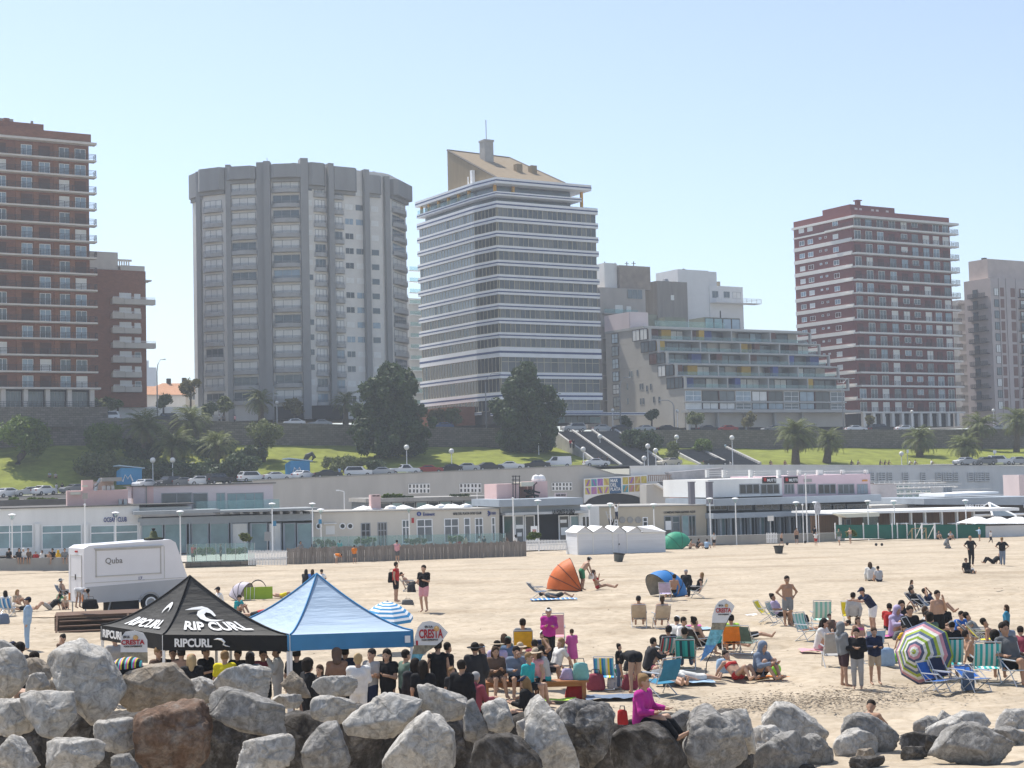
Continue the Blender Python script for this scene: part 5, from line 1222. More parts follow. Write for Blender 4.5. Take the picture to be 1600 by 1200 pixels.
def mutti():
 f=Fac('beach_club',1103,858,SF);P=lambda x,y,d=0:(f.x(x,y),d,f.z(x,y))
 mb=MB();f.box(mb,1110,748,1222,776,0,14);mb.build('white_wall',plaster_w,f.root);mb=MB();f.box(mb,1222.2,742,1360,776,0,14);mb.build('pink_wall',mat('pale_rose_plaster',(.66,.50,.53),.88,.06,.3),f.root)
 mb=MB();f.box(mb,1103,776,1362,786.5,-2.2,12);mb.build('blue_grey_slab',blue_grey,f.root);mb=MB();f.box(mb,1103,798,1362,806,-2.0,10);mb.build('lower_slab',blue_grey,f.root)
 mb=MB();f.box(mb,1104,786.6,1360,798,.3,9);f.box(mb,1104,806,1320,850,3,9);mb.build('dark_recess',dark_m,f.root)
 for a,b in ((1107,1137),(1138,1176),(1181,1219),(1223,1262),(1266,1300),(1303,1322),(1324,1358)):f.win(a,787.5,b,797.5,grey_fr,gl_dark,3,1,.12,.1,.1,'clerestory_window')
 for a,b,m in ((1155,1187,gl_dark),(1188,1218,gl_dark),(1225,1241,gl_mid),(1246,1275,gl_mid),(1278,1306,gl_dark),(1309,1335,gl_mid),(1339,1356,gl_blue)):f.win(a,756,b,772,grey_fr,m,3,1,.1,-.04,.1)
 for i in range(14):f.win(1107+i*15.4,807,1120+i*15.4,846,blue_grey,[gl_dark,gl_teal,gl_dark,gl_mid][i%4],2,1,.14,.2,.12,'terrace_door')
 mb=MB()
 for k in range(14):f.box(mb,1104.5+k*15.4,806,1106.5+k*15.4,850,-1.0,-.5)
 mb.build('column',blue_grey,f.root)
 for px in (1191,1225):
  mb=MB();f.box(mb,px,745,px+21,755,-.12,-.003);o=mb.build('sign_board',black_s,f.root);f.text(px+7,748,px+20,752.5,'MUTTI',white_p,-.16,.012);mb=MB();f.box(mb,px+1.5,746.5,px+5.5,752,-.15,-.122);mb.build('red_mark',red_s,f.root)
 mb=MB()
 for a,b in ((1109,1130),(1139,1172),(1182,1216),(1234,1249),(1254,1278),(1292,1318),(1322,1355)):
  for y in (735.5,739,742.5):f.box(mb,a,y,b,y+1.4,.5,.7)
 for a in (1106,1132,1174,1218,1250,1280,1284,1318,1355):f.box(mb,a,734,a+4,746,.3,.8)
 mb.build('roof_balustrade',plaster_w,f.root)
 mb=MB();f.box(mb,1347,749.5,1355,752,-.08,-.003);mb.build('orange_sign',cmat((.6,.25,.03),.6,'paint'),f.root)
 mb=MB();f.box(mb,1256,748.5,1268,753,-.08,-.003);mb.build('small_sign',concrete,f.root)
 tag(f.root,'two-storey white and pink club with two black and red signs and blue-grey slabs','beach club')
mutti()
def bruto():
 f=Fac('terrace_complex',1360,800,SF+40);mb=MB();gw=plaster_w
 for i,(y,a,b,d)in enumerate(((756,1360,1600,26),(763,1362,1585,20),(771,1362,1570,12),(780,1362,1560,5),(788,1362,1540,0))):f.box(mb,a,y,b+30,y+2.2,d,d+1.5)
 mb.build('terrace_slab',gw,f.root)
 for y,d in ((759,26.5),(766,20.5),(774,12.5),(783,5.5)):
  mb=MB()
  for i in range(15):f.box(mb,1363+i*15,y,1373+i*15,y+4.6,d+2,d+2.2)
  mb.build('glass_row',gl_teal,f.root)
 mb=MB()
 for y,d in ((754,25.8),(761,19.8),(769,11.8),(778,4.8)):
  f.box(mb,1360,y-2,1620,y-1.3,d,d+.08)
  for i in range(30):f.box(mb,1362+i*8.5,y-1.9,1362.6+i*8.5,y+2,d,d+.08)
 mb.build('white_rail',white_p,f.root);mb=MB()
 for a,w_,y in ((1378,22,755),(1420,30,755),(1470,26,756),(1500,30,757)):f.box(mb,a,y-1.5,a+w_,y,24,25)
 mb.build('dark_awning',mat('weathered_brown',(.20,.15,.13),.9,.3,.6),f.root)
 mb=MB();f.box(mb,1580,742,1590,778,-2,2);mb.build('pink_pillar',pale_pink,f.root)
 mb=MB();f.box(mb,1362,757,1418,778,3,3.3);mb.build('pale_front',mat('pale_front',(.55,.52,.53),.85,.25,.4),f.root)
 tag(f.root,'stepped white terraces with glass rows and rails at the right end of the sea front','terrace')
 t=Fac('stair_tower',1474,792,SF+20);mb=MB();t.box(mb,1474,761,1488,790,0,3);mb.build('shaft',mat('tower_steel',(.30,.31,.32),.6,.12,1),t.root);mb=MB()
 for x in (1476.5,1481,1485):t.box(mb,x,761,x+.8,790,-.1,-.003)
 mb.build('ribs',grey_fr,t.root);tag(t.root,'small grey steel tower above the dark restaurant roof','tower')
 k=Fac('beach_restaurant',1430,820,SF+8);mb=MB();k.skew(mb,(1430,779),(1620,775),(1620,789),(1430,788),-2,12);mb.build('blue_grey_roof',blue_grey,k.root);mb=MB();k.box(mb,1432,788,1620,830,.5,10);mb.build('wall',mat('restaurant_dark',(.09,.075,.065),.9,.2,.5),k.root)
 k.text(1493,787.5,1523,793.5,'BRUTO',white_p,-2.2,.03);k.text(1583,787,1613,793,'BRUTO',white_p,-2.2,.03)
 mb=MB();k.skew(mb,(1490,772),(1575,768),(1575,771),(1490,776),2,8);mb.build('sail_awning',white_p,k.root);tag(k.root,'dark restaurant under a blue-grey roof with large white letters','restaurant')
 g=Fac('grey_side_wall',1362,825,SF+10);mb=MB();g.box(mb,1362,789,1432,828,0,6);mb.build('wall',plaster_g,g.root);tag(g.root,'bare grey wall between the pink club and the dark restaurant','wall')
 p=Fac('beach_bar',1308,842,160);mb=MB();p.skew(mb,(1290,800),(1580,793),(1580,797.5),(1290,803),-1.5,8);mb.build('flat_roof',white_p,p.root);mb=MB();p.box(mb,1310,803,1572,840,6,6.4);mb.build('timber_back',mat('timber_back',(.25,.15,.085),.8,.25,.8,stretch=(6,1,.3)),p.root)
 for x in (1312,1392,1422,1444,1470,1494,1520):mb=MB();p.box(mb,x,799,x+2.4,840,-.2,.2);mb.build('post',white_p,p.root)
 for x in (1326,1336):p.win(x,811,x+8,828,grey_fr,gl_dark,1,1,.08,2,.1)
 mb=MB();p.box(mb,1353,806,1376,822,.5,.7);mb.build('light_screen',rail_glass,p.root);mb=MB();p.skew(mb,(1288,802.5),(1352,800),(1352,806),(1302,808),-3,-1.6);mb.build('awning',cream_p,p.root)
 for x in (1400,1430,1450,1480,1535):mb=MB();p.box(mb,x,817,x+12,818.5,-1,0);mb.build('table',white_p,p.root)
 tag(p.root,'open beach bar with a flat white roof, white posts and timber back wall','beach bar')
 gf=Fac('windbreak_fence',1305,842,147);mb=MB();gm=mat('green_canvas',(.015,.13,.095),.75,.12,.5)
 gf.skew(mb,(1305,820),(1540,819.5),(1540,843),(1305,841),0,.04);mb.build('canvas',gm,gf.root)
 for x in (1304,1348,1371,1393,1401,1416,1429,1440,1460,1494):mb=MB();gf.box(mb,x,817,x+1.3,841.5,-.1,-.003);mb.build('post',white_p,gf.root)
 tag(gf.root,'long dark green canvas windbreak with white posts at right','fence')
 def goal(px0,px1,pt,pb,S,m,lab):
  g2=Fac('football_goal',px0,pb,S);mb=MB();g2.box(mb,px0,pt,px0+1,pb,0,.1);g2.box(mb,px1-1,pt,px1,pb,0,.1);g2.box(mb,px0,pt-1,px1,pt,0,.1);mb.build('goal_frame',m,g2.root)
  mb=MB();mb.bar((g2.x(px0+.5,pt),.05,g2.z(px0,pt)),(g2.x(px0+.5,pb),1.2,0),.04);mb.bar((g2.x(px1-.5,pt),.05,g2.z(px1,pt)),(g2.x(px1-.5,pb),1.2,0),.04);mb.build('stay',m,g2.root);tag(g2.root,lab,'goal')
 goal(1425,1448,826,842,146,mat('wood_goal',(.35,.27,.15),.8,.1,1),'small wooden football goal before the green windbreak');goal(1440,1461,820,842,145,white_p,'white football goal frame before the green windbreak')
 w_=Fac('white_tents',1540,845,147);mb=MB();w_.box(mb,1540,820,1660,846,0,3);mb.build('tent_wall',mat('white_canvas',(.62,.62,.61),.8,.06,.6),w_.root);mb=MB()
 for i in range(4):
  a=1524+i*32;A=(w_.x(a,818),0,w_.z(a,818));Bq=(w_.x(a+32,818),0,w_.z(a+32,818));C=(w_.x(a+20,808),0,w_.z(a+20,808));dd=3.5
  mb.add([(A[0],-.2,A[2]),(Bq[0],-.2,Bq[2]),(C[0],1.2,C[2]),(A[0],dd,A[2]),(Bq[0],dd,Bq[2]),(C[0],dd-1,C[2])],[(0,1,2),(1,4,5,2),(0,2,5,3),(4,3,5)])
 mb.build('peaked_roof',white_p,w_.root);tag(w_.root,'row of white peaked beach tents at the right edge','tent row')
 s=Fac('tensile_roof',1568,820,166);mb=MB();P=lambda x,y,d=0:(s.x(x,y),d,s.z(x,y));top=P(1569,786,3)
 for x,y,d in ((1551,806,0),(1580,806,-1),(1590,806,1),(1600,804,3),(1620,805,5),(1526,806,2),(1610,803,7)):mb.bar(top,P(x,y,d),.12 if x<1585 and x>1530 else .06)
 mb.bar(P(1524,806.5,2),P(1640,803,2),.15);mb.build('mast_cables',white_p,s.root);mb=MB();mb.add([top,P(1551,806,0),P(1580,806,-1),P(1600,804,3)],[(0,1,2),(0,2,3)]);mb.build('dark_panel',gl_mid,s.root);tag(s.root,'white cable-stayed roof over the white tents at right','roof')
bruto()
def huts():
 lab=['leftmost of the four white peaked changing huts','second from left of the white peaked changing huts','third from left of the white peaked changing huts, beside a small door','wide white changing hut at the right end of the four']
 wp=mat('hut_white_boards',(.66,.67,.69),.8,.10,1.2,.2,stretch=(.15,.15,7))
 for i,(a,b)in enumerate(((902,926),(926,957),(957,979),(979,1040))):
  f=Fac('changing_hut',a,862,137);z0=-.3;x0,x1=0.01,f.x(b,850)-.01;ze=f.z((a+b)/2,832);zt=f.z((a+b)/2,822);dp=3.0
  mb=MB();xm=x0+(x1-x0)*(.5 if i<3 else .26);
  if i<3:mb.ext([(x0,z0),(x1,z0),(x1,ze),(xm,zt-.05),(x0,ze)],0,dp,'y')
  else:
   mb.ext([(x0,z0),(x1*.42,z0),(x1*.42,ze),(xm,zt-.05),(x0,ze)],0,dp,'y');mb.box(x1*.42,0.001,z0,x1,dp,ze)
  mb.build('wall',wp,f.root);mb=MB()
  if i<3:mb.add([(x0-.1,-.15,ze),(xm,-.15,zt),(x1+.1,-.15,ze),(x0-.1,dp,ze),(xm,dp,zt),(x1+.1,dp,ze)],[(0,1,4,3),(1,2,5,4)])
  else:mb.add([(x0-.1,-.15,ze),(xm,-.15,zt),(x1*.42,-.15,ze+.02),(x0-.1,dp,ze),(x1-.5,dp*.6,zt),(x1*.42+.3,-.15,ze+.02),(x1+.1,-.1,ze),(x1+.1,dp,ze)],[(0,1,4,3),(1,2,6,4),(4,6,7)])
  mb.build('roof',white_p,f.root)
  if i==2:MB().box(x1-.75,-.05,z0,x1-.05,-.003,ze-.1).build('door',mat('hut_door',(.62,.62,.64),.8,.08,1),f.root);MB().box(x1-.75,-.09,.55,x1-.66,-.052,.7).build('handle',dark_m,f.root)
  mb=MB();mb.box(x0,-.03,z0,x0+.1,-.002,ze);mb.box(x0+.1,-.03,ze-.12,x1,-.002,ze);mb.build('trim',plaster_w,f.root)
  tag(f.root,lab[i],'hut','white changing huts')
huts()
def plank_fence(px0,px1,S,h,lab,seed=1):
 a,b=ats(px0,860,S,B_),ats(px1,860,S,B_);rnd=random.Random(seed)
 root=empty('plank_fence',(a.x,a.y,zsand(a.y)-.1),TH);L=(b.x-a.x)*math.sqrt(1+B_*B_);mb=MB();x=0
 dz=zsand(b.y)-zsand(a.y)
 while x<L:
  w_=rnd.uniform(.12,.2);z=dz*x/L;t=rnd.uniform(-.03,.03);mb.box(x,t,z-.1,x+w_-.012,t+.04,z+h+rnd.uniform(-.08,.06));x+=w_
 mb.build('planks',mat('weathered_planks',(.235,.205,.18),.95,.3,1.1,.2,stretch=(3,3,.3)),root);MB().box(0,.05,dz*.5+h-.3,L,.1,dz*.5+h-.2).build('top_rail',bark,root);tag(root,lab,'fence');return root
plank_fence(448,822,138,1.42,'long weathered grey plank fence at the edge of the sand')
def glass_screen(px0,px1,pt,pb,S,lab,n):
 f=Fac('glass_screen',px0,pb,S);mb=MB();f.skew(mb,(px0,pt),(px1,pt-(px1-px0)*.02),(px1,pb-(px1-px0)*.02),(px0,pb),0,.03);mb.build('glass',rail_glass,f.root)
 for i in range(n+1):
  q=px0+(px1-px0)*i/n;mb=MB();f.box(mb,q-.3,pt-(q-px0)*.02,q+.3,pb-(q-px0)*.02,-.04,-.003);mb.build('post',metal_g,f.root)
 tag(f.root,lab,'glass screen');return f
glass_screen(488,790,839,858,139.5,'long glass windbreak above the weathered plank fence',16)
glass_screen(292,398,850,881,137.5,'tall glass windbreak with posts right of the white trailer',7)
def low_wall(px0,px1,pt,pb,S,m,lab):
 f=Fac('low_wall',px0,pb,S);mb=MB();f.skew(mb,(px0,pt),(px1,pt-(px1-px0)*.025),(px1,pb+3),(px0,pb+3),0,.4);mb.build('wall_face',m,f.root);tag(f.root,lab,'wall')
low_wall(-30,128,874,889,137,concrete,'low concrete sea wall with people sitting on it at left');low_wall(290,400,879,886,137.2,stone_m,'low stone kerb under the glass windbreak')
low_wall(1076,1320,838,848,150,concrete,'low grey wall along the sand before the white-pink club')
def picket(px0,px1,pt,pb,S,lab):
 f=Fac('picket_fence',px0,pb,S);mb=MB();n=int((px1-px0)/2.3);h=f.z((px0+px1)/2,pt)-f.z((px0+px1)/2,pb);k=f.x(px1,pt)/n;dz=f.z(px1,pb)-f.z(px0,pb)
 for i in range(n):z=dz*i/n-.15;mb.ext([(i*k,z),(i*k+k*.62,z),(i*k+k*.62,z+h+.1),(i*k+k*.31,z+h+.2),(i*k,z+h+.1)],0,.03,'y')
 mb.build('pickets',white_p,f.root);mb=MB()
 for q in (.3,.75):mb.box(0,.031,h*q,n*k,.07,h*q+.08)
 mb.build('cross_rail',white_p,f.root);tag(f.root,lab,'fence')
picket(388,449,860,880,136.5,'white picket fence left of the weathered plank fence');picket(822,905,844,857,140,'white picket fence between the plank fence and the changing huts');picket(1198,1215,833,846,149,'short white picket gate before the white-pink club')
for i,(px,py,r,w_,lm,lab)in enumerate([(320,862,5,26,lf_mid,'green planting behind the glass windbreak, left clump'),(370,862,5,24,lf_mid,'green planting behind the glass windbreak, right clump'),(510,848,4,24,lf_olive,'grey-green planting behind the plank fence at its left end'),(570,846,4,26,lf_mid,'green planting behind the plank fence below the doors'),(650,846,4,26,lf_olive,'planting behind the plank fence below the round blue emblem'),(712,843,4,18,lf_mid,'bright yellow-green plant spilling over the plank fence'),(835,838,5,14,lf_mid,'green bush before the grey shop'),(1330,834,4,10,lf_mid,'yellow-green bush beside the green windbreak'),(383,840,6,8,lf_palm,'small dark yucca plant in front of the glass pavilion'),(170,862,4,14,lf_mid,'low plants behind the white trailer')]):
 b0=ats(px,py+6,144,B_);crown_tree('terrace_plant',b0,px_blobs(b0,[(px+(j-2.5)*w_/5,py+random.Random(i*9+j).uniform(-3,2),r*.9,r*.8)for j in range(6)],.6),420,.17,lm,None,lab,cat='plant')
def cone_lamp(px,pt,S,lab):
 b=ats(px,850,S,B_);b.z=zsand(b.y);h=at(px,pt,b.y).z-b.z;root=empty('promenade_lamp',b);r=.30
 MB().tube([(0,0,-.2),(0,0,.3),(0,0,h-.55)],[.09,.06,.05],8).build('pole',white_p,root);MB().lathe([(.02,h-.02),(r*.8,h-.06),(r*1.12,h-.12),(r*1.12,h-.16),(.02,h-.16)],12).build('disc',white_p,root)
 mb=MB()
 for k in range(4):a=k*math.pi/2+.5;mb.bar((r*math.cos(a),r*math.sin(a),h-.17),(.04*math.cos(a),.04*math.sin(a),h-.6),.014,4)
 mb.build('cage',metal_g,root);MB().lathe([(.02,h-.56),(.16,h-.3),(.18,h-.2)],10).build('lens',rail_glass,root);tag(root,lab,'lamp','promenade lamps')
for px,pt,S,lab in [(19,802,150,'promenade lamp at far left before the white club'),(181,799,150,'promenade lamp before the blue lettering of the long white club'),(282,797,150,'promenade lamp before the glass pavilion, left one'),(426,785,160,'promenade lamp before the pergola'),(489,785,166,'promenade lamp at the right end of the pergola'),(502,794,150,'promenade lamp at the left end of the cream club'),(640,792,150,'promenade lamp beside the round blue emblem of the cream club'),(842,780,150,'promenade lamp before the grey shop'),(922,787,155,'promenade lamp before the white corner wall'),(955,785,160,'promenade lamp left of the cream club portholes'),(1023,786,150,'dark-caged promenade lamp at the cream club'),(1111,777,150,'promenade lamp at the left end of the white-pink club'),(1151,777,150,'promenade lamp before the white part of the two-storey club'),(1246,783,150,'promenade lamp before the pink part of the two-storey club'),(1276,783,149,'promenade lamp beside the oval white sign'),(1358,781,150,'promenade lamp at the right end of the pink club'),(1399,781,152,'promenade lamp before the bare grey wall'),(1511,780,152,'promenade lamp before the white restaurant letters')]:cone_lamp(px,pt,S,lab)
def mast(px,pt,S,lab,r=.06,arm=0):
 b=ats(px,850,S,B_);b.z=zsand(b.y);h=at(px,pt,b.y).z-b.z;root=empty('mast',b);MB().tube([(0,0,-.2),(0,0,h)],[r*1.3,r],8).build('pole',white_p,root)
 if arm:k=arm*b.y/F;MB().tube([(0,0,h),(k,0,h+.15)],.05,6).build('arm',white_p,root);MB().box(min(k,k*1.2)-.2,-.12,h+.08,max(k,k*1.2),.12,h+.22).build('lamp_head',white_p,root)
 else:MB().ball((0,0,h+.08),.11,8).build('cap',white_p,root)
 tag(root,lab,'mast')
mast(133,790,155,'thin white mast with a sign before the white club');mast(803,780,150,'tall white mast before the grey shop');mast(1262,743,150,'tallest white mast before the pink club');mast(539,768,185,'lamp mast with a short arm above the cream club',.05,-8);mast(747,764,185,'lamp mast with a short arm before the grey wall right of the lattice',.05,-9);mast(1256,790,149,'thin mast with small plates left of the tallest mast',.04)
def oval_sign():
 f=Fac('oval_sign',1277,850,148);mb=MB();cx,cz=f.x(1278,800),f.z(1278,794);V=[(cx+math.cos(t)*.34,0,cz+math.sin(t)*.62)for t in np.linspace(0,2*math.pi,20)[:-1]];V2=[(v[0],.08,v[2])for v in V];n=len(V)
 mb.add(V+V2,[tuple(range(n-1,-1,-1)),tuple(range(n,2*n))]+[(i,(i+1)%n,n+(i+1)%n,n+i)for i in range(n)]);mb.build('board',mat('sign_mottled',(.45,.46,.50),.6,.4,3),f.root);mb=MB()
 for x in (1276.5,1280):f.box(mb,x-.3,803,x+.3,852,.02,.08)
 mb.build('legs',white_p,f.root);tag(f.root,'oval white printed sign on two legs before the pink club','sign')
oval_sign()
def plate_sign(px,py,pb,S,w_,h,m,lab):
 f=Fac('post_sign',px,pb,S);mb=MB();f.box(mb,px-w_/2,py-h/2,px+w_/2,py+h/2,-.06,-.02);mb.build('board',m,f.root);mb=MB();f.box(mb,px-.4,py+h/2,px+.4,pb,-.05,.0);mb.build('post',metal_g,f.root);tag(f.root,lab,'sign')
plate_sign(133,775,850,156,8,9,concrete,'grey roundish plate on a tall post before the pink roof block');plate_sign(1204,810,846,150,9,8,plaster_w,'white board on a post before the white-pink club');plate_sign(418,838,866,145,10,14,grey_fr,'grey poster board on the terrace before the glass pavilion');plate_sign(1553-135,705+0,728,271,3,5,white_p,'small square white road sign at the edge of the right lawn');plate_sign(1554,706,725,271,5,5,white_p,'square white sign among the cars at the right end')
plate_sign(500,815,850,150,5,7,cmat((.05,.25,.45),.5,'paint'),'small blue banner on a lamp by the cream club');plate_sign(429,818,850,150,5,8,cmat((.05,.22,.38),.5,'paint'),'small blue banner on a lamp before the glass pavilion')
# ================================================================== PEOPLE
def snet(Fd,org,vox):
 s=Fd<0;nc=[d-1 for d in Fd.shape];acc=np.zeros(nc+[3],np.float32);cnt=np.zeros(nc,np.float32);ED=[]
 for ax in range(3):
  a=np.take(Fd,range(nc[ax]),ax);b=np.take(Fd,range(1,nc[ax]+1),ax);cr=(a<0)!=(b<0)
  t=np.where(cr,a/np.where(cr,a-b,1),0);o1,o2=[q for q in range(3)if q!=ax];ED.append(cr)
  for d1 in (0,1):
   for d2 in (0,1):
    sl=[slice(None)]*3;sl[o1]=slice(d1,d1+nc[o1]);sl[o2]=slice(d2,d2+nc[o2]);c=cr[tuple(sl)];cnt+=c
    acc[...,ax]+=t[tuple(sl)];acc[...,o1]+=c*d1;acc[...,o2]+=c*d2
 act=cnt>0;idx=np.full(nc,-1,np.int32);idx[act]=np.arange(act.sum());ijk=np.argwhere(act)
 V=(ijk+acc[act]/cnt[act][:,None])*vox+org;Q=[]
 for ax in range(3):
  o1,o2=[(1,2),(2,0),(0,1)][ax];e=np.argwhere(ED[ax])
  e=e[(e[:,o1]>0)&(e[:,o2]>0)&(e[:,o1]<nc[o1])&(e[:,o2]<nc[o2])]
  if not len(e):continue
  def at_(d1,d2):q=e.copy();q[:,o1]-=d1;q[:,o2]-=d2;return idx[q[:,0],q[:,1],q[:,2]]
  q=np.stack([at_(1,1),at_(0,1),at_(0,0),at_(1,0)],1);fl=~s[e[:,0],e[:,1],e[:,2]];q[fl]=q[fl][:,::-1];Q.append(q)
 Q=np.concatenate(Q);return V,Q[(Q>=0).all(1)]
def sdf(prims,vox,k=.02,clip=(),cut=()):
 """prims: (a, b, r1, r2) round cones, joined smoothly; clip: (point, normal) keeps the side the normal points away from; cut: round cones removed"""
 P=np.array([list(p[0])+list(p[1])for p in prims]);rm=max(max(p[2],p[3])for p in prims)
 lo=np.minimum(P[:,:3],P[:,3:]).min(0)-rm-2.2*vox;hi=np.maximum(P[:,:3],P[:,3:]).max(0)+rm+2.2*vox
 n=np.ceil((hi-lo)/vox).astype(int)+1;ax=[lo[i]+vox*np.arange(n[i])for i in range(3)];Fd=np.full(n,.3,np.float32)
 def cone(a,b,r1,r2,mg):
  a,b=np.array(a,float),np.array(b,float);rr=max(r1,r2)+mg
  s=[slice(max(0,int((min(a[i],b[i])-rr-lo[i])/vox)),int((max(a[i],b[i])+rr-lo[i])/vox)+2)for i in range(3)]
  X,Y,Z=np.meshgrid(ax[0][s[0]],ax[1][s[1]],ax[2][s[2]],indexing='ij',sparse=True);d=b-a;L=max(1e-9,d@d)
  t=np.clip(((X-a[0])*d[0]+(Y-a[1])*d[1]+(Z-a[2])*d[2])/L,0,1)
  return tuple(s),np.sqrt((X-a[0]-t*d[0])**2+(Y-a[1]-t*d[1])**2+(Z-a[2]-t*d[2])**2)-(r1+(r2-r1)*t)
 for a,b,r1,r2 in prims:
  s,D=cone(a,b,r1,r2,.07);G=Fd[s];h=np.clip(.5+.5*(G-D)/k,0,1);Fd[s]=G*(1-h)+D*h-k*h*(1-h)
 for a,b,r1,r2 in cut:s,D=cone(a,b,r1,r2,.02);Fd[s]=np.maximum(Fd[s],-D)
 X,Y,Z=np.meshgrid(*ax,indexing='ij',sparse=True)
 for p,nn in clip:Fd=np.maximum(Fd,((X-p[0])*nn[0]+(Y-p[1])*nn[1]+(Z-p[2])*nn[2]).astype(np.float32))
 return snet(Fd,lo,vox)
CC=dict(k=(.012,.012,.014),K=(.03,.03,.033),w=(.72,.71,.69),W=(.60,.59,.56),g=(.20,.21,.22),G=(.11,.115,.12),l=(.40,.40,.41),n=(.018,.026,.06),b=(.03,.12,.40),c=(.30,.42,.56),r=(.42,.03,.03),m=(.25,.05,.075),M=(.30,.07,.09),p=(.60,.30,.34),u=(.42,.03,.24),v=(.42,.36,.52),y=(.70,.58,.02),Y=(.65,.38,.02),o=(.70,.20,.02),t=(.03,.32,.34),T=(.04,.20,.32),e=(.05,.24,.12),E=(.10,.15,.12),s=(.45,.36,.26),d=(.10,.15,.24),D=(.16,.20,.27),B=(.14,.09,.065),L=(.45,.70,.10),P=(.52,.10,.30),h=(.018,.013,.010),H=(.06,.035,.02),a=(.24,.15,.07),A=(.42,.31,.17),q=(.34,.33,.32),x=(.45,.26,.16))
SK=[(.44,.27,.185),(.36,.21,.135),(.50,.32,.23),(.28,.155,.095)]
V3=lambda*a:np.array(a,float)
def skeleton(pose,arms,rnd):
 j=lambda s=.02:rnd.uniform(-s,s)
 J={}
 leg=lambda hx,kn,an:None
 lean={'stand':2,'walk':-6,'chair':24,'recline':42,'ground':-14,'cross':-10,'legs':16,'bench':-8,'bend':-92,'kneel':-30,'back':84,'prone':-84,'side':80,'prop':52,'crouch':-24,'stoop':-38,'perch':-6}[pose]+j(4)
 pel={'stand':V3(0,0,.94),'walk':V3(0,0,.92),'chair':V3(0,.08,.42),'recline':V3(0,.0,.36),'ground':V3(0,0,.14),'cross':V3(0,0,.13),'legs':V3(0,0,.13),'bench':V3(0,.0,.58),'bend':V3(0,.16,.93),'kneel':V3(0,.1,.36),'back':V3(0,0,.14),'prone':V3(0,0,.15),'side':V3(0,0,.16),'prop':V3(0,0,.13),'crouch':V3(0,.05,.34),'stoop':V3(0,.08,.93),'perch':V3(0,0,.30)}[pose]
 la=math.radians(lean);t=V3(0,math.sin(la),math.cos(la));f=V3(0,-math.cos(la),math.sin(la))
 J['t'],J['f'],J['pel']=t,f,pel
 J['neck']=pel+t*.53;hd=t*.55+V3(0,0,.45)if pose not in ('back','prone','bend','side')else t
 hd=hd/np.linalg.norm(hd);J['hd']=hd;J['head']=J['neck']+hd*.145+(f*.02)
 J['hf']=f if pose in ('back','prone','bend','side')else V3(0,-1,-.12+j(.15))/1.01
 K={'stand':((.10+j(),-.03+j(),-.44),(.11+j(.03),.01,-.86)),'walk':None,'chair':((.13,-.40,.08),(.14+j(.04),-.46+j(.08),-.33)),'recline':((.12,-.42,.10),(.13,-.72,-.18)),'ground':((.13+j(.04),-.37,.34),(.12+j(.04),-.60,-.06)),'cross':((.33,-.26,.04),(-.10,-.36,-.03)),'legs':((.10,-.46,.06),(.10+j(.05),-.88,-.05)),'bench':((.11+j(.03),-.43,.03),(.12+j(.04),-.45+j(.08),-.40)),'bend':((.11,-.08,-.44),(.12,-.02,-.85)),'kneel':((.12,-.38,-.27),(.12,-.02,-.28)),'back':((.1,-.42,.10+j(.1)),(.1,-.82,-.05)),'prone':((.1,-.0+.44,-.06),(.12,.84,-.06)),'side':((.08,-.40,.0),(.08,-.72,-.06)),'prop':((.11,-.40,.26),(.11,-.64,-.04)),'crouch':((.14,-.36,.14),(.13,-.24,-.26)),'stoop':((.11,-.05,-.44),(.12,0,-.85)),'perch':((.12,-.43,.07),(.13,-.70,-.24))}[pose]
 if pose=='walk':KL,KR=((.09,-.16,-.42),(.09,-.20,-.83)),((-.09,-.03,-.44),(-.09,.26,-.78))
 else:KL=K;KR=tuple((-q[0]+(j()if pose!='cross' else 0),q[1]+j(.03),q[2])for q in K)
 for s,KK,x in (('L',KL,.09),('R',KR,-.09)):
  J['hip'+s]=pel+V3(x,0,-.02);J['kn'+s]=pel+V3(*KK[0]);J['an'+s]=pel+V3(*KK[1])
  d=J['an'+s]-J['kn'+s];d=d/np.linalg.norm(d);fx=V3(0,-1,0)-d*(V3(0,-1,0)@d);fx=fx/(np.linalg.norm(fx)+1e-6)
  if pose=='prone':fx=d*.9+V3(0,0,-.2)
  if pose in ('back','legs','recline')and d[2]>-.6:fx=V3(0,-.45,.85)
  J['toe'+s]=J['an'+s]+fx*.16+d*.03
  J['sh'+s]=pel+t*.46+V3(x*1.95,0,0)
 A={'down':((.07,.02,-.27),(.05,-.06,-.51)),'fold':((.06,-.04,-.25),(-.14,-.22,-.20)),'hips':((.20,.06,-.22),(.02,-.06,-.38)),'hold':((.05,-.05,-.25),(-.06,-.28,-.22)),'knees':((.06,-.18,-.20),(-.08,-.38,-.14)),'backs':((.10,.16,-.20),(.12,.22,-.42)),'head':((.20,-.06,.10),(.04,.02,.30)),'reach':((.03,-.22,-.14),(.0,-.46,-.12)),'hang':((.03,-.10,-.26),(.0,-.16,-.50)),'lap':((.07,-.08,-.24),(-.05,-.24,-.34)),'out':((.20,-.10,-.12),(.36,-.22,-.02)),'side':((.06,.10,-.24),(.06,.02,-.46)),'rest':((.08,-.06,-.25),(.06,-.30,-.26)),'face':((.06,-.12,-.22),(-.10,-.20,.08)),'up':((.10,-.05,.24),(.12,-.10,.48)),'flat':((.10,0,.0),(.05,.0,.0))}
 aa=arms.split('/')if arms else['down'];aa=aa if len(aa)==2 else aa*2
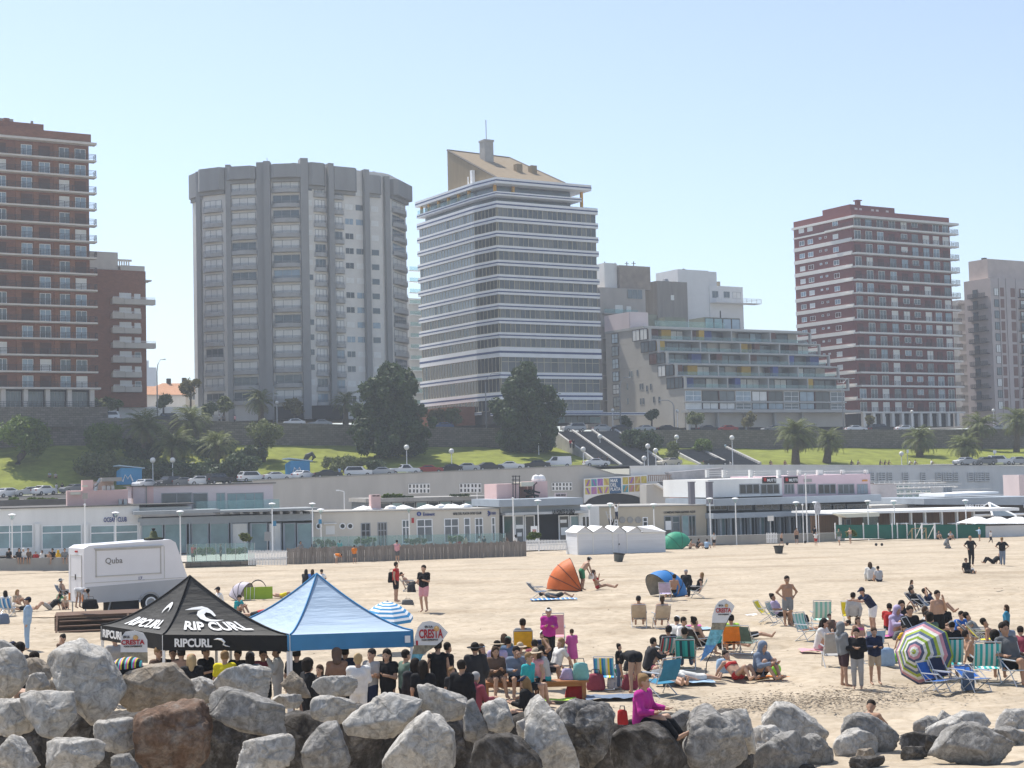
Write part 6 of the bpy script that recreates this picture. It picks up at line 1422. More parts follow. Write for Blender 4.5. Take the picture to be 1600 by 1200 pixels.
 for s,m_,nm in (('L',1,aa[0]),('R',-1,aa[1])):
  e,w_=A[nm];sh=J['sh'+s]
  if pose in ('back','prone','side'):J['el'+s]=sh+V3(m_*.14,0,0)-t*.2;J['wr'+s]=sh+V3(m_*.12,0,-.03)-t*.44
  else:J['el'+s]=sh+V3(m_*e[0]+j(),e[1]+j(),e[2]+j());J['wr'+s]=sh+V3(m_*w_[0]+j(.03),w_[1]+j(),w_[2]+j())
 return J
pcount=[0]
def person(px,py,pose,rz,label,top='tee',tc='k',bot='shorts',bc='k',hair='short',hc='h',hat=None,htc='k',arms='down',ph=None,sc=1.0,skin=0,base=None,dz=0.0,group=None,zoff=0.0,name='person'):
 pcount[0]+=1;rnd=random.Random(pcount[0]*7+1);J=skeleton(pose,arms,rnd)
 b=base if base is not None else gnd(px,py);b=Vector(b);b.z+=dz
 if ph:sc=ph*b.y/F/1.74
 near=b.y<56;vox=(.022 if near else .03 if b.y<95 else .045)/sc
 fem=hair in ('long','bun','pony');sw=.92 if fem else 1.0
 t,f=J['t'],J['f'];X=V3(1,0,0);pel=J['pel'];nk=J['neck'];hc_=J['head'];hd=J['hd'];hf=J['hf']
 tor=[(pel+X*.07,pel+t*.34+X*.075,.108,.112),(pel-X*.07,pel+t*.34-X*.075,.108,.112),(J['shL'],J['shR'],.068,.068),(pel+t*.36+X*.06,pel+t*.36-X*.06,.118,.118)]
 if fem:tor+=[(pel+t*.33+f*.06+X*.07,)*2+(.07,.07),(pel+t*.33+f*.06-X*.07,)*2+(.07,.07)]
 head=[(hc_-hd*.035+hf*.01,hc_+hd*.035-hf*.012,.078,.092)]
 body=list(tor)+[(nk-t*.06,hc_-hd*.06,.058,.052)]+head
 if b.y<75:body+=[(hc_+hf*.088-hd*.015,hc_+hf*.10-hd*.035,.014,.018),(hc_+X*.088,hc_+X*.09-hd*.03,.018,.014),(hc_-X*.088,hc_-X*.09-hd*.03,.018,.014),(hc_+hf*.062-hd*.075,hc_+hf*.06-hd*.08,.034,.03)]
 legs=[];arm=[];fore=[];shin=[]
 for s in 'LR':
  legs.append((J['hip'+s],J['kn'+s],.088,.06));shin.append((J['kn'+s],J['an'+s],.058,.038));arm.append((J['sh'+s],J['el'+s],.052,.042));fore.append((J['el'+s],J['wr'+s],.041,.028))
  d=J['wr'+s]-J['el'+s];d=d/np.linalg.norm(d);J['hd'+s]=d
  body+=[(J['an'+s],J['toe'+s],.042,.032),(J['wr'+s],J['wr'+s]+d*.07,.030,.034)]
  if not near:body.append((J['wr'+s]+d*.07,J['wr'+s]+d*.15,.026,.015))
  cm=(J['kn'+s]*.65+J['an'+s]*.35);body.append((cm+V3(0,.012,0),cm+V3(0,.012,0),.052,.052))
 body+=legs+shin+arm+fore
 V,Q=sdf(body,vox)
 if near:
  fm=MB()
  for s,m_ in (('L',1),('R',-1)):
   d=J['hd'+s];w_=J['wr'+s]+d*.075;sd=np.cross(d,V3(0,0,1)if abs(d[2])<.8 else V3(0,1,0));sd=sd/np.linalg.norm(sd);cu=np.cross(sd,d)
   for k,L in enumerate((.065,.078,.082,.072)):
    o=w_+sd*(.026-.017*k);fm.tube([o,o+d*L*.55+cu*.012,o+d*L+cu*.036],[.010,.009,.007],5)
   o=J['wr'+s]+d*.03+sd*.03;fm.tube([o,o+sd*.03+d*.03,o+sd*.034+d*.062+cu*.02],[.012,.011,.008],5)
  nV=len(V);V=np.concatenate([V,np.array(fm.v)]);Fx=[[i+nV for i in q]for q in fm.f]
 else:Fx=[]
 me=bpy.data.meshes.new('person');me.from_pydata((V*sc).tolist(),[],Q.tolist()+Fx);me.materials.append(mat('skin_%d'%skin,SK[skin],.55,.08,8,spec=.3));me.polygons.foreach_set('use_smooth',np.ones(len(me.polygons),bool));me.update()
 root=link(name,me,None,b,R(rz));tag(root,label,'person',group)
 def cl(nm,prims,col,clip=(),cut=(),k=.02,kind='cloth'):
  try:v,q=sdf(prims,vox*.95,k,clip,cut)
  except ValueError:return
  if len(q)<4:return
  link(nm,np_mesh(nm,v*sc,q,col if not isinstance(col,tuple)else cmat(col,.85,kind),True),root)
 inf=lambda L,e,tt=1.0:[(a,a+(b_-a)*tt,r1+e,r1+(r2-r1)*tt+e)for a,b_,r1,r2 in L]
 e=.014;nkc=[(nk-t*.015,nk+t*.2,.066,.075)]
 down=-t
 if top and top!='none':
  tcol=CC[tc]if isinstance(tc,str)else tc
  if top=='bikini':cl('bikini_top',inf(tor,.008),tcol,[(pel+t*.40,t),(pel+t*.28,down)],nkc)
  else:
   tt=inf(tor,e+(.012 if top in ('long','hood')else 0));ar=[]
   if top=='tee':ar=inf(arm,e+.006,.62)
   if top in ('long','hood'):ar=inf(arm,e+.008)+inf(fore,e+.008,.93)
   hem=-.10
   if top=='poncho':ar=inf(arm,.03)+inf(fore,.035,.6);tt+=[(pel+t*.38,pel+V3(0,0,-.42),.17,.25)];hem=-.48
   if top=='dress':ar=inf(arm,e+.006,.5);tt+=[(pel,pel+V3(0,0,-.36),.15,.18)];hem=-.42
   cl('hoodie' if top=='hood' else 'jacket' if top=='long' else 'dress' if top=='dress' else 'poncho' if top=='poncho' else 'shirt',tt+ar,tcol,[(pel+t*hem,down)]if hem>-.3 else[(pel+V3(0,0,hem),V3(0,0,-1))],nkc if top!='tank' else nkc+[(J['shL']+t*.03,J['shL']-t*.08,.05,.05),(J['shR']+t*.03,J['shR']-t*.08,.05,.05)],.03)
   if top=='hood' and hat!='hood':cl('hood',[(nk-f*.07-X*.05,nk-f*.07+X*.05,.06,.06)],tcol)
 if bot and bot!='none':
  bcol=CC[bc]if isinstance(bc,str)else bc;hp=[(pel+X*.07-t*.02,pel+X*.07+t*.06,.118,.112),(pel-X*.07-t*.02,pel-X*.07+t*.06,.118,.112)]
  if bot=='shorts':cl('shorts',hp+inf(legs,.026,.68),bcol,[(pel+t*.1,t)])
  elif bot=='long':cl('trousers',hp+inf(legs,.018)+inf(shin,.02,.93),bcol,[(pel+t*.1,t)])
  elif bot=='brief':cl('swimwear',inf(hp,-.001)+inf(legs,.014,.14),bcol,[(pel+t*.04,t)])
  elif bot=='skirt':cl('skirt',hp+inf(legs,.03,.5),bcol,[(pel+t*.1,t)],(),.06)
 hcol=CC[hc]
 if hair!='none' and hat not in ('hood',):
  hp=[(hc_-hd*.02-hf*.014,hc_+hd*.046-hf*.018,.088,.099)]
  if hair in ('long','pony'):hp.append((hc_-hf*.075,hc_-hf*.09-hd*.12-t*(.22 if hair=='long' else .10),.075 if hair=='long' else .045,.05))
  if hair=='long':hp+=[(hc_+X*.075-hf*.03,hc_+X*.08-hd*.2-hf*.02,.04,.03),(hc_-X*.075-hf*.03,hc_-X*.08-hd*.2-hf*.02,.04,.03)]
  if hair=='bun':hp.append((hc_-hf*.07+hd*.09,hc_-hf*.075+hd*.1,.05,.05))
  if hair=='curly':hp=[(hc_-hf*.03-hd*.02,hc_-hf*.02+hd*.06,.115,.13)]
  cl('hair',hp,hcol,[(hc_-hd*(.05 if hair=='short' else 1.0)+hf*0,-hd)]if hair=='short' else(),[(hc_+hf*.075-hd*.06,hc_+hf*.10+hd*.005,.078,.066)])
 if hat:
  hcl=CC[htc]
  if hat=='hood':cl('hood',[(hc_-hd*.05-hf*.02,hc_+hd*.045-hf*.02,.115,.118),(nk-f*.05,nk-f*.05,.10,.10)],hcl,(),[(hc_+hf*.07-hd*.06,hc_+hf*.14+hd*.02,.078,.085)])
  else:
   tp=[(hc_+hd*.035-hf*.012,hc_+hd*.05-hf*.012,.102,.10)]
   if hat=='cap':tp.append((hc_+hd*.045+hf*.09,hc_+hd*.035+hf*.16,.045,.035))
   cl('cap' if hat in ('cap','beanie')else 'hat',tp,hcl,[(hc_+hd*.028,-hd)]+([(hc_+hd*.075+hf*.10,hd*.9+hf*.5)]if hat=='cap' else[]))
   if hat=='brim':
    bm=MB();bm.T=Matrix.Translation(Vector(hc_+hd*.04)*sc)@Vector(hd).to_track_quat('Z','Y').to_matrix().to_4x4();bm.lathe([(.08*sc,.012),(.19*sc,-.008),(.19*sc,-.02),(.08*sc,-.004)],14);bm.build('hat_brim',cmat(hcl),root)
 if b.y<62:
  for sg in (-1,1):
   p=(hc_+X*sg*.034+hf*.088+hd*.008)*sc;MB().ball(p,.011*sc,6,.7).build('eye',dark_m,root)
  p=(hc_+hf*.092-hd*.055)*sc;MB().box(p[0]-.022*sc,p[1]-.004,p[2]-.004,p[0]+.022*sc,p[1]+.004,p[2]+.004).build('mouth',mat('lips',(.28,.10,.085),.6,.05,4),root)
 root['k']=pcount[0];del root['k']
 return root
alu=mat('aluminium_tube',(.55,.56,.57),.35,.05,2,metal=.6)
FAB={}
def fabric(code):
 if code not in FAB:
  st={'bw':((.04,.16,.42),(.62,.64,.66),(.10,.30,.55)),'tw':((.03,.36,.36),(.62,.66,.64),(.03,.36,.36),(.40,.56,.54)),'by':((.04,.20,.48),(.70,.62,.05),(.62,.64,.62),(.08,.40,.55)),'rt':((.45,.05,.07),(.05,.26,.27),(.60,.58,.54),(.05,.26,.27)),'te':((.02,.24,.25),(.015,.05,.07),(.03,.34,.32)),'mint':((.22,.48,.40),(.58,.64,.58))}
  FAB[code]=stripemat('webbing_'+code,st[code],.22 if len(st[code])>2 else .14)if code in st else cmat(CC[code],.75)
 return FAB[code]
def chair(px,py,rz,fab,label,sc=1.0,recl=28,base=None,high=False,frame=None,folded=False):
 b=base if base is not None else gnd(px,py);root=empty('beach_chair',b,R(rz));fr=frame or alu;s=.36 if not high else .44;a=R(recl);h=.62
 root.scale=(sc,)*3;y0=.24;W=.27;by,bz=y0+h*math.sin(a),s-.03+h*math.cos(a)
 mb=MB()
 for x in (-W,W):
  mb.tube([(x,y0-.02,s-.04),(x,by,bz)],.013,6);mb.tube([(x,-.26,s),(x,y0,s-.04)],.013,6);mb.tube([(x,-.24,0),(x*1.02,-.02,s-.02),(x,y0+.08,s+.20)],.013,6);mb.tube([(x*.98,y0+.12,0),(x,-.2,s+.0)],.013,6)
  mb.tube([(x*1.06,-.24,s+.2),(x*1.06,y0+.12,s+.20)],.018,6)
 for p in ((by,bz),(-.26,s)):mb.bar((-W,p[0],p[1]),(W,p[0],p[1]),.013)
 mb.bar((-W,-.24,.01),(W,-.24,.01),.013);mb.bar((-W,y0+.12,.01),(W,y0+.12,.01),.013);mb.build('frame',fr,root)
 m=fabric(fab);q=W-.01
 MB().add([(-q,-.25,s+.012),(q,-.25,s+.012),(q,y0-.02,s-.045),(-q,y0-.02,s-.045),(-q,-.25,s+.0),(q,-.25,s+.0),(q,y0-.02,s-.057),(-q,y0-.02,s-.057)],[(0,1,2,3),(7,6,5,4),(0,4,5,1),(2,6,7,3)]).build('seat',m,root)
 n=5;V=[]
 for i in range(n+1):
  k=.08+.9*i/n;dy=.04*math.sin(math.pi*i/n);V+=[(-q,y0+(by-y0)*k+dy,s-.03+(bz-s)*k),(q,y0+(by-y0)*k+dy,s-.03+(bz-s)*k)]
 V2=[(v[0],v[1]+.012,v[2]+.004)for v in V];m_=len(V)
 MB().add(V+V2,[(2*i,2*i+1,2*i+3,2*i+2)for i in range(n)]+[(m_+2*i+2,m_+2*i+3,m_+2*i+1,m_+2*i)for i in range(n)]).build('backrest',m,root)
 tag(root,label,'beach chair');return root
# ================================================================== THINGS ON THE SAND
def trailer():
 b=gnd(126,964);b=Vector((b.x,b.y+.6,zsand(b.y)));root=empty('food_trailer',b,R(34));wt=mat('trailer_white',(.70,.70,.73),.4,.04,.7);gy=mat('trailer_grey',(.40,.41,.43),.5,.06,1);ed=mat('trailer_edge',(.50,.49,.47),.5,.1,2)
 L,W=5.0,2.1;P=[(0,.95),(L-.1,.95),(L+.02,1.5),(L-.55,3.15),(L-.8,3.3),(.25,3.18),(0,3.05)]
 mb=MB();n=len(P);V=[(x,0,z)for x,z in P]+[(x,W,z)for x,z in P];mb.add(V,[tuple(range(n)),tuple(range(2*n-1,n-1,-1))]+[(i,n+i,n+(i+1)%n,(i+1)%n)for i in range(n)]);mb.build('body',wt,root)
 MB().add([(.0,-.012,1.28),(.0,-.012,.55),(1.0,-.012,.55),(L-.2,-.012,.75),(L-.02,-.012,1.42),(0,.9,1.28),(0,.9,.55)],[(0,1,2,3,4)]).box(.02,.01,.55,L-.2,W-.02,.94).build('skirt',gy,root)
 mb=MB();z0,z1=1.72,2.98;x0,x1=.55,3.72
 for a,c,d,e in ((x0,z0,x1,z0+.05),(x0,z1-.05,x1,z1),(x0,z0,x0+.05,z1),(x1-.05,z0,x1,z1)):mb.box(a,-.04,c,d,-.003,e)
 mb.box(x0-.05,-.1,z1+.02,x1+.1,-.003,z1+.07);mb.build('hatch_frame',ed,root);MB().box(x0+.06,-.022,z0+.06,x1-.06,-.002,z1-.06).build('hatch',wt,root)
 link('lettering',fit_text('Quba',.82,.32,cmat((.22,.21,.2),.6,'paint'),.012,.006),root,(1.42,-.03,2.42));link('plate_mark',fit_text('17_',.28,.16,cmat((.03,.05,.2),.6,'paint'),.01,.006),root,(2.75,-.016,1.55))
 mb=MB();mb.T=Matrix.Translation((0,0,0));mb.box(-.03,.25,.6,-.002,.30,2.75).box(-.03,1.75,.6,-.002,1.8,2.75).box(-.03,.3,2.70,-.002,1.75,2.75).box(-.035,.25,1.70,-.002,1.8,1.75).box(-.02,1.0,.6,-.003,1.02,1.70);mb.build('door_frame',ed,root)
 MB().box(.05,-.016,1.46,L-.1,-.002,1.49).box(3.86,-.014,1.5,3.89,-.002,3.0).build('panel_seam',ed,root);MB().box(-.02,.3,.58,-.001,1.75,2.7).build('door',wt,root);MB().box(-.06,1.02,1.6,-.036,1.08,1.85).build('handle',dark_m,root)
 for y in (.12,1.95):MB().box(-.05,y-.07,.62,.0,y+.07,.95).build('taillight',cmat((.55,.16,.02),.4,'paint'),root)
 for k in range(3):MB().ball((-.01,.85+k*.12,2.9),.05,6).build('marker_light',red_s,root)
 cx=3.15;w_=MB();w_.T=Matrix.Translation((cx,.02,.40))@Matrix.Rotation(math.pi/2,4,'X');w_.lathe([(.12,-.2),(.36,-.2),(.41,-.14),(.41,.1),(.36,.14),(.28,.14)],24);wh=w_.build('wheel',tyre,root);w_=MB();w_.T=Matrix.Translation((cx,.02,.40))@Matrix.Rotation(math.pi/2,4,'X');w_.lathe([(.275,.143),(.215,.155),(.20,.12)],24).build('rim',white_p,wh);w_=MB();w_.T=Matrix.Translation((cx,.02,.40))@Matrix.Rotation(math.pi/2,4,'X');w_.lathe([(.2,.11),(.06,.09),(.001,.13)],10).build('hub',grey_fr,wh)
 MB().tube([(cx+.52*math.cos(t),-.02,.42+.5*math.sin(t))for t in np.linspace(.05,math.pi-.05,12)],.045,6).build('wheel_arch',gy,root)
 MB().bar((.1,.1,0),(.1,.1,.6),.03).bar((.1,1.9,0),(.1,1.9,.6),.03).bar((1.1,.1,-.1),(1.3,.1,.6),.035).build('jack_leg',grey_fr,root);MB().box(1.4,.2,.08,2.7,1.4,.54).build('underbody',dark_m,root);MB().bar((L-.4,1,.62),(L+.9,1,.5),.05).build('tow_bar',grey_fr,root)
 MB().box(3.3,.4,3.27,4.0,1.1,3.38).build('roof_vent',dark_m,root);tag(root,'white food trailer with a closed serving hatch and grey lettering','trailer')
 p=root.matrix_basis@Vector((3.65,.75,3.38));r2=empty('straw_hat',p);MB().lathe([(.001,.34),(.12,.33),(.17,.2),(.2,.05),(.42,.0),(.42,-.02)],12).build('hat_body',cmat((.09,.10,.05)),r2,smooth=True);MB().lathe([(.06,.34),(.1,.45),(.001,.48)],8).build('hat_top',dark_m,r2);tag(r2,'dark greenish sombrero-like heap on the trailer roof','hat')
trailer()
def stage():
 b=gnd(150,985);root=empty('wooden_stage',b,R(14));wd=mat('worn_timber',(.12,.07,.045),.85,.3,2,.2,stretch=(.4,4,4))
 MB().box(-1.6,0,.55,1.9,2.0,.64).build('deck',wd,root)
 for k in range(3):MB().box(-1.4,-.36*(k+1),.40-.17*k,1.2,-.36*k-.02,.45-.17*k).build('step',wd,root)
 for x in (-1.5,1.25):mb=MB();mb.ext([(-1.15,-.05),(-.95,-.05),(.0,.62),(-.2,.62)],x-.04,x+.04);mb.build('stringer',wd,root)
 MB().box(-1.6,.02,-.1,1.9,.08,.54).build('skirt_board',mat('dark_timber',(.07,.045,.03),.9,.3,2),root);tag(root,'worn wooden stage with steps beside the white trailer','stage')
stage()
def canopy_tent(FL,FR,BL,zv,drop,zp,roofm,valm,leg_h,label,seam):
 FLw,FRw,BLw=[Vector(at(*q))for q in (FL,FR,BL)];BRw=FRw+(BLw-FLw)
 for q in (FLw,FRw,BLw,BRw):q.z=zv
 base=(FLw+FRw+BLw+BRw)/4;base.z=0;root=empty('canopy_tent',base);C=[q-base for q in (FLw,FRw,BRw,BLw)];pk=Vector((0,0,zp))
 def pt(s,u,v,off=0):
  a,b=C[s],C[(s+1)%4];e=a.lerp(b,u);p=e.lerp(pk,v);p.z=zv+(zp-zv)*(v**1.45)-.10*math.sin(math.pi*u)*(1-v)*v*2
  if off:n=(b-a).cross(pk-a).normalized();p+=n*off
  return p
 n=12;mb=MB()
 for s in range(4):
  V=[tuple(pt(s,u/n,v/n))for v in range(n+1)for u in range(n+1)];mb.add(V,[(v*(n+1)+u,v*(n+1)+u+1,(v+1)*(n+1)+u+1,(v+1)*(n+1)+u)for v in range(n)for u in range(n)])
 o=mb.build('canopy',roofm,root,smooth=True);mb=MB()
 for s in range(4):mb.tube([pt(s,0,v/n)+Vector((0,0,.015))for v in range(n+1)],.02,5)
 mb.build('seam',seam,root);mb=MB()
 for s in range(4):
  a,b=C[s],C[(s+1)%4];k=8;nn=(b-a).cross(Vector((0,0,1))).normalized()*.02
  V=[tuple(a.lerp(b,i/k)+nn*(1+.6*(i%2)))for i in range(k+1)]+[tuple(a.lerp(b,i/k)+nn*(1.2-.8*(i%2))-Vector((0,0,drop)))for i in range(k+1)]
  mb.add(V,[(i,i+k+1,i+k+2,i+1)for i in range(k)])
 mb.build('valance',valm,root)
 for q in C:MB().box(q.x*.985-.03,q.y*.985-.03,-.1,q.x*.985+.03,q.y*.985+.03,zv-.02).build('leg',white_p,root)
 for s in range(4):a,b=C[s]*.985,C[(s+1)%4]*.985;MB().bar(a.lerp(b,0)+Vector((0,0,-.35)),a.lerp(b,.5)+Vector((0,0,-.05)),.015).bar(a.lerp(b,.5)+Vector((0,0,-.05)),b+Vector((0,0,-.35)),.015).build('truss',metal_g,root)
 tag(root,label,'canopy tent');return root,pt,C
def tent_text(root,pt,s,txt,u0,u1,v0,v1,m):
 me=text_mesh(txt,1,m,1,.03,.0);bmm=__import__('bmesh');bm=bmm.new();bm.from_mesh(me);bmm.ops.subdivide_edges(bm,edges=[e for e in bm.edges if e.calc_length()>.12],cuts=2);bmm.ops.triangulate(bm,faces=bm.faces);bm.to_mesh(me)
 xs=[v.co.x for v in me.vertices];ys=[v.co.y for v in me.vertices]
 for v in me.vertices:
  fx=(v.co.x-min(xs))/(max(xs)-min(xs));fy=(v.co.y-min(ys))/(max(ys)-min(ys));v.co=pt(s,u0+(u1-u0)*fx,v0+(v1-v0)*fy,.03)
 link('lettering',me,root)
def tent_wave(root,pt,s,uc,vc,r,m,flip=1):
 def curl(rr,w0):
  O=[];I=[]
  for k in range(22):
   q=k/21;a=math.radians(-50+255*q);O.append((rr*math.cos(a),rr*math.sin(a)));wd=w0*math.sin(math.pi*min(1,q*.9+.08));I.append(((rr-wd)*math.cos(a)+.04*rr,(rr-wd)*math.sin(a)-.02))
  return O,I
 O,I=curl(r,r*.62);mb=MB();V=[tuple(pt(s,uc+flip*x,vc+y*1.0,.03))for x,y in O+I];n=len(O);mb.add(V,[(i,i+1,n+i+1,n+i)for i in range(n-1)])
 mb.build('wave_emblem',m,root)
def front_wave(root,pt):
 Q=[(668,372),(740,345),(830,330),(880,343),(920,372),(948,410),(932,416),(898,388),(862,380),(842,398),(854,424),(895,441),(950,446),(1015,447),(930,460),(850,457),(800,437),(773,405),(788,372),(822,358),(750,362)]
 V=[]
 for x,y in Q:v=((575-y)/500)**(1/1.45);V.append(tuple(pt(0,((x-v*745)/(1-v)-430)/1120,v,.035)))
 MB().add(V,[tuple(range(len(V)))]).build('wave_emblem',white_p,root)
def valance_text(root,C,s,txt,f0,f1,zv,drop,m):
 a,b=C[s],C[(s+1)%4];L=(b-a).length;me=fit_text(txt,L*(f1-f0),drop*.55,m,.035,.004);u=(b-a).normalized();o=link('lettering',me,root);c=a.lerp(b,(f0+f1)/2);c.z=zv-drop/2
 n=u.cross(Vector((0,0,1)));o.matrix_local=Matrix(((u.x,-n.x,0,c.x+n.x*.05),(u.y,-n.y,0,c.y+n.y*.05),(0,0,1,c.z),(0,0,0,1)))
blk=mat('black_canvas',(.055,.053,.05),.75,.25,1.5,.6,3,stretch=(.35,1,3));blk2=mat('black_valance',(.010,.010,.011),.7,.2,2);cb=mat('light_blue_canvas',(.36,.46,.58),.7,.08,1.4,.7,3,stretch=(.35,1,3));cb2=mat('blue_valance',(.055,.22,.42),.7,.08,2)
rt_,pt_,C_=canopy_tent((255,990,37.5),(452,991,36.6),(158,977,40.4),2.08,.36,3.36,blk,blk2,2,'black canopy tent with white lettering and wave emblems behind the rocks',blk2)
tent_text(rt_,pt_,0,'RIP CURL',.16,.84,.17,.36,white_p);front_wave(rt_,pt_);tent_text(rt_,pt_,3,'RIPCURL',.20,.86,.16,.36,white_p);tent_wave(rt_,pt_,3,.66,.56,.10,white_p,-1)
valance_text(rt_,C_,0,'RIPCURL',.10,.40,2.08,.36,white_p);valance_text(rt_,C_,3,'RIPCURL',.06,.40,2.08,.36,white_p)
def swoosh(root,C,s,f0,zv,drop):
 a,b=C[s],C[(s+1)%4];u=(b-a).normalized();n=u.cross(Vector((0,0,1)));p0=a.lerp(b,f0);mb=MB();pts=[(0,-.10),(.1,-.085),(.2,-.1),(.27,-.16),(.24,-.21),(.3,-.24),(.4,-.26)]
 mb.tube([tuple(p0+u*x+Vector((0,0,z))+n*.05)for x,z in pts],[.006,.02,.03,.03,.02,.015,.005],5);mb.build('wave_emblem',white_p,root)
swoosh(rt_,C_,0,.415,2.08,.36)
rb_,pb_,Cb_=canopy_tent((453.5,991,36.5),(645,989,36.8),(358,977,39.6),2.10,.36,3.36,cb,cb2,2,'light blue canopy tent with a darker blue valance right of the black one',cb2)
MB().add([tuple(Cb_[1]+(Cb_[0]-Cb_[1])*q+Vector((0,-.06,z)))for q,z in ((.02,-.10),(.065,-.10),(.065,-.26),(.02,-.26))],[(3,2,1,0)]).build('maker_patch',white_p,rb_)
def banner(px_base,py_base,d,outline,label,zones,texts,pole=True):
 b=Vector(at(px_base,py_base,d));b.z=zsand(d);root=empty('feather_banner',b);k=d/F
 def P(x,y,o=0):q=at(x,y,d);return(q.x-b.x,o,q.z-b.z)
 n=len(outline);ys=[q[1]for q in outline]
 for i,(y0,y1,m)in enumerate(zones):
  pts=[]
  for j in range(n):
   p,q=outline[j],outline[(j+1)%n]
   if y0<=p[1]<=y1:pts.append(p)
   for yy in sorted((y0,y1),key=lambda t:abs(t-p[1])):
    if(p[1]-yy)*(q[1]-yy)<0:t=(yy-p[1])/(q[1]-p[1]);pts.append((p[0]+(q[0]-p[0])*t,yy))
  mb=MB();V=[P(*q,-.006)for q in pts];V2=[P(*q,.006)for q in pts];mm=len(pts);mb.add(V+V2,[tuple(range(mm-1,-1,-1)),tuple(range(mm,2*mm))]+[(j,(j+1)%mm,mm+(j+1)%mm,mm+j)for j in range(mm)]);mb.build('printed_cloth',m,root)
 for txt,x0,y0,x1,y1,m in texts:c=P((x0+x1)/2,(y0+y1)/2,-.02);link('lettering',fit_text(txt,(x1-x0)*k,(y1-y0)*k,m,.03,.004),root,c)
 if pole:MB().tube([(0,0,0),P(px_base+1,outline[-1][1]+2),P(*outline[len(outline)//2+1])],.014,6).build('pole',dark_m,root);MB().box(-.18,-.1,-.03,.18,.1,.05).build('foot',grey_fr,root)
 tag(root,label,'banner');return root,P
wz=cmat((.70,.70,.70),.6,'paint');tz=mat('banner_teal',(.16,.42,.50),.6,.5,9);bz=mat('banner_blue',(.10,.26,.52),.6,.4,7);gz=mat('banner_street',(.28,.25,.18),.7,.55,9);rz_=cmat((.42,.02,.03),.6,'paint')
o1=[(1112,978),(1113,962),(1118,946),(1124,939),(1133,936),(1142,941),(1148,947),(1141,962),(1133,980),(1124,1000),(1112,1018),(1094,1034)]
r1,P1=banner(1103,1080,43.4,o1,'feather banner with red lettering standing on the open sand',[(930,973,wz),(973,984,gz),(984,1008,tz),(1008,1040,bz)],[('EN LA',1123,944.5,1130,947.5,black_s),('CRESTA',1118.5,950,1142,957,rz_),('FOOD EXPERIENCE',1122,959,1139,961,black_s)])
MB().ball(P1(1135,946,-.012),.05,10).build('printed_sun',cmat((.65,.40,.16),.6,'paint'),r1)
o2=[(646,1012),(648,995),(653,980),(660,972),(672,970),(686,974),(700,988),(692,1000),(680,1010),(662,1022),(648,1052),(634,1078)]
r2,P2=banner(641,1088,34.5,o2,'feather banner with red lettering beside the light blue canopy',[(965,1008,wz),(1008,1022,gz),(1022,1060,tz),(1060,1082,bz)],[('EN LA',664,977.5,676,981,black_s),('CRESTA',655,983,692,997,rz_),('FOOD EXPERIENCE',659,998.5,684,1001,black_s)])
MB().ball(P2(682,982,-.012),.06,10).build('printed_sun',cmat((.65,.40,.16),.6,'paint'),r2);MB().box(P2(650,1000)[0],-.02,P2(650,1008)[2],P2(653,1000)[0],-.008,P2(650,1001)[2]).build('printed_lighthouse',rz_,r2)
o3=[(188,1034),(189,996),(196,987),(210,985),(224,989),(230,1000),(231,1036)]
r3,P3=banner(210,1040,33.5,o3,'rounded white board with red lettering at the left post of the black canopy',[(980,1019,wz),(1019,1040,gz)],[('EN LA',193,993,203,997,black_s),('CRESTA',190,999.5,226,1007,rz_),('FOOD EXPERIENCE',194,1008.5,222,1011,black_s)],False)
MB().ball(P3(212,996,-.012),.055,10).build('printed_sun',cmat((.65,.40,.16),.6,'paint'),r3)
def hood_tent(px,py,rz,r,wd,m,label,a0=4,a1=82,m2=None):
 b=gnd(px,py);root=empty('beach_tent',b,R(rz));na,nt_=9,16;mb=MB()
 def pt(a,t,k=1.0):ra=r*math.sin(t)**.8*k;return(-ra*math.cos(a)+.25,wd*math.cos(t)*k,ra*math.sin(a))
 A=[R(a0+(a1-a0)*i/na)for i in range(na+1)];T=[math.pi*j/nt_ for j in range(nt_+1)]
 for k,rev in ((1.0,0),(.985,1)):
  V=[pt(a,t,k)for a in A for t in T];Q=[(i*(nt_+1)+j,i*(nt_+1)+j+1,(i+1)*(nt_+1)+j+1,(i+1)*(nt_+1)+j)for i in range(na)for j in range(nt_)];mb.cm=rev;mb.add(V,[q[::-1]for q in Q]if rev else Q)
 mb.build('canopy',[m,m2 or m],root,smooth=True);mb=MB()
 for a in (A[0],A[3],A[6],A[-1]):mb.tube([pt(a,t,1.01)for t in T],.014,5)
 mb.build('hoops',dark_m,root);tag(root,label,'beach tent');return root
orange_t=mat('orange_nylon',(.52,.115,.02),.6,.12,2,.3,4);hood_tent(898,922,6,1.75,1.15,orange_t,'orange half-dome beach tent with a man bending behind it',4,74)
hood_tent(1042,931,-150,1.25,1.0,mat('blue_nylon',(.02,.16,.42),.6,.12,2,.3,4),'blue half-dome beach tent with sunbathers in front',4,120,mat('tent_silver',(.4,.38,.34),.6,.3,3))
hood_tent(1053,858,20,1.6,1.1,mat('green_nylon',(.03,.28,.16),.6,.12,2,.3,4),'green shelter beside the white changing huts',4,150)
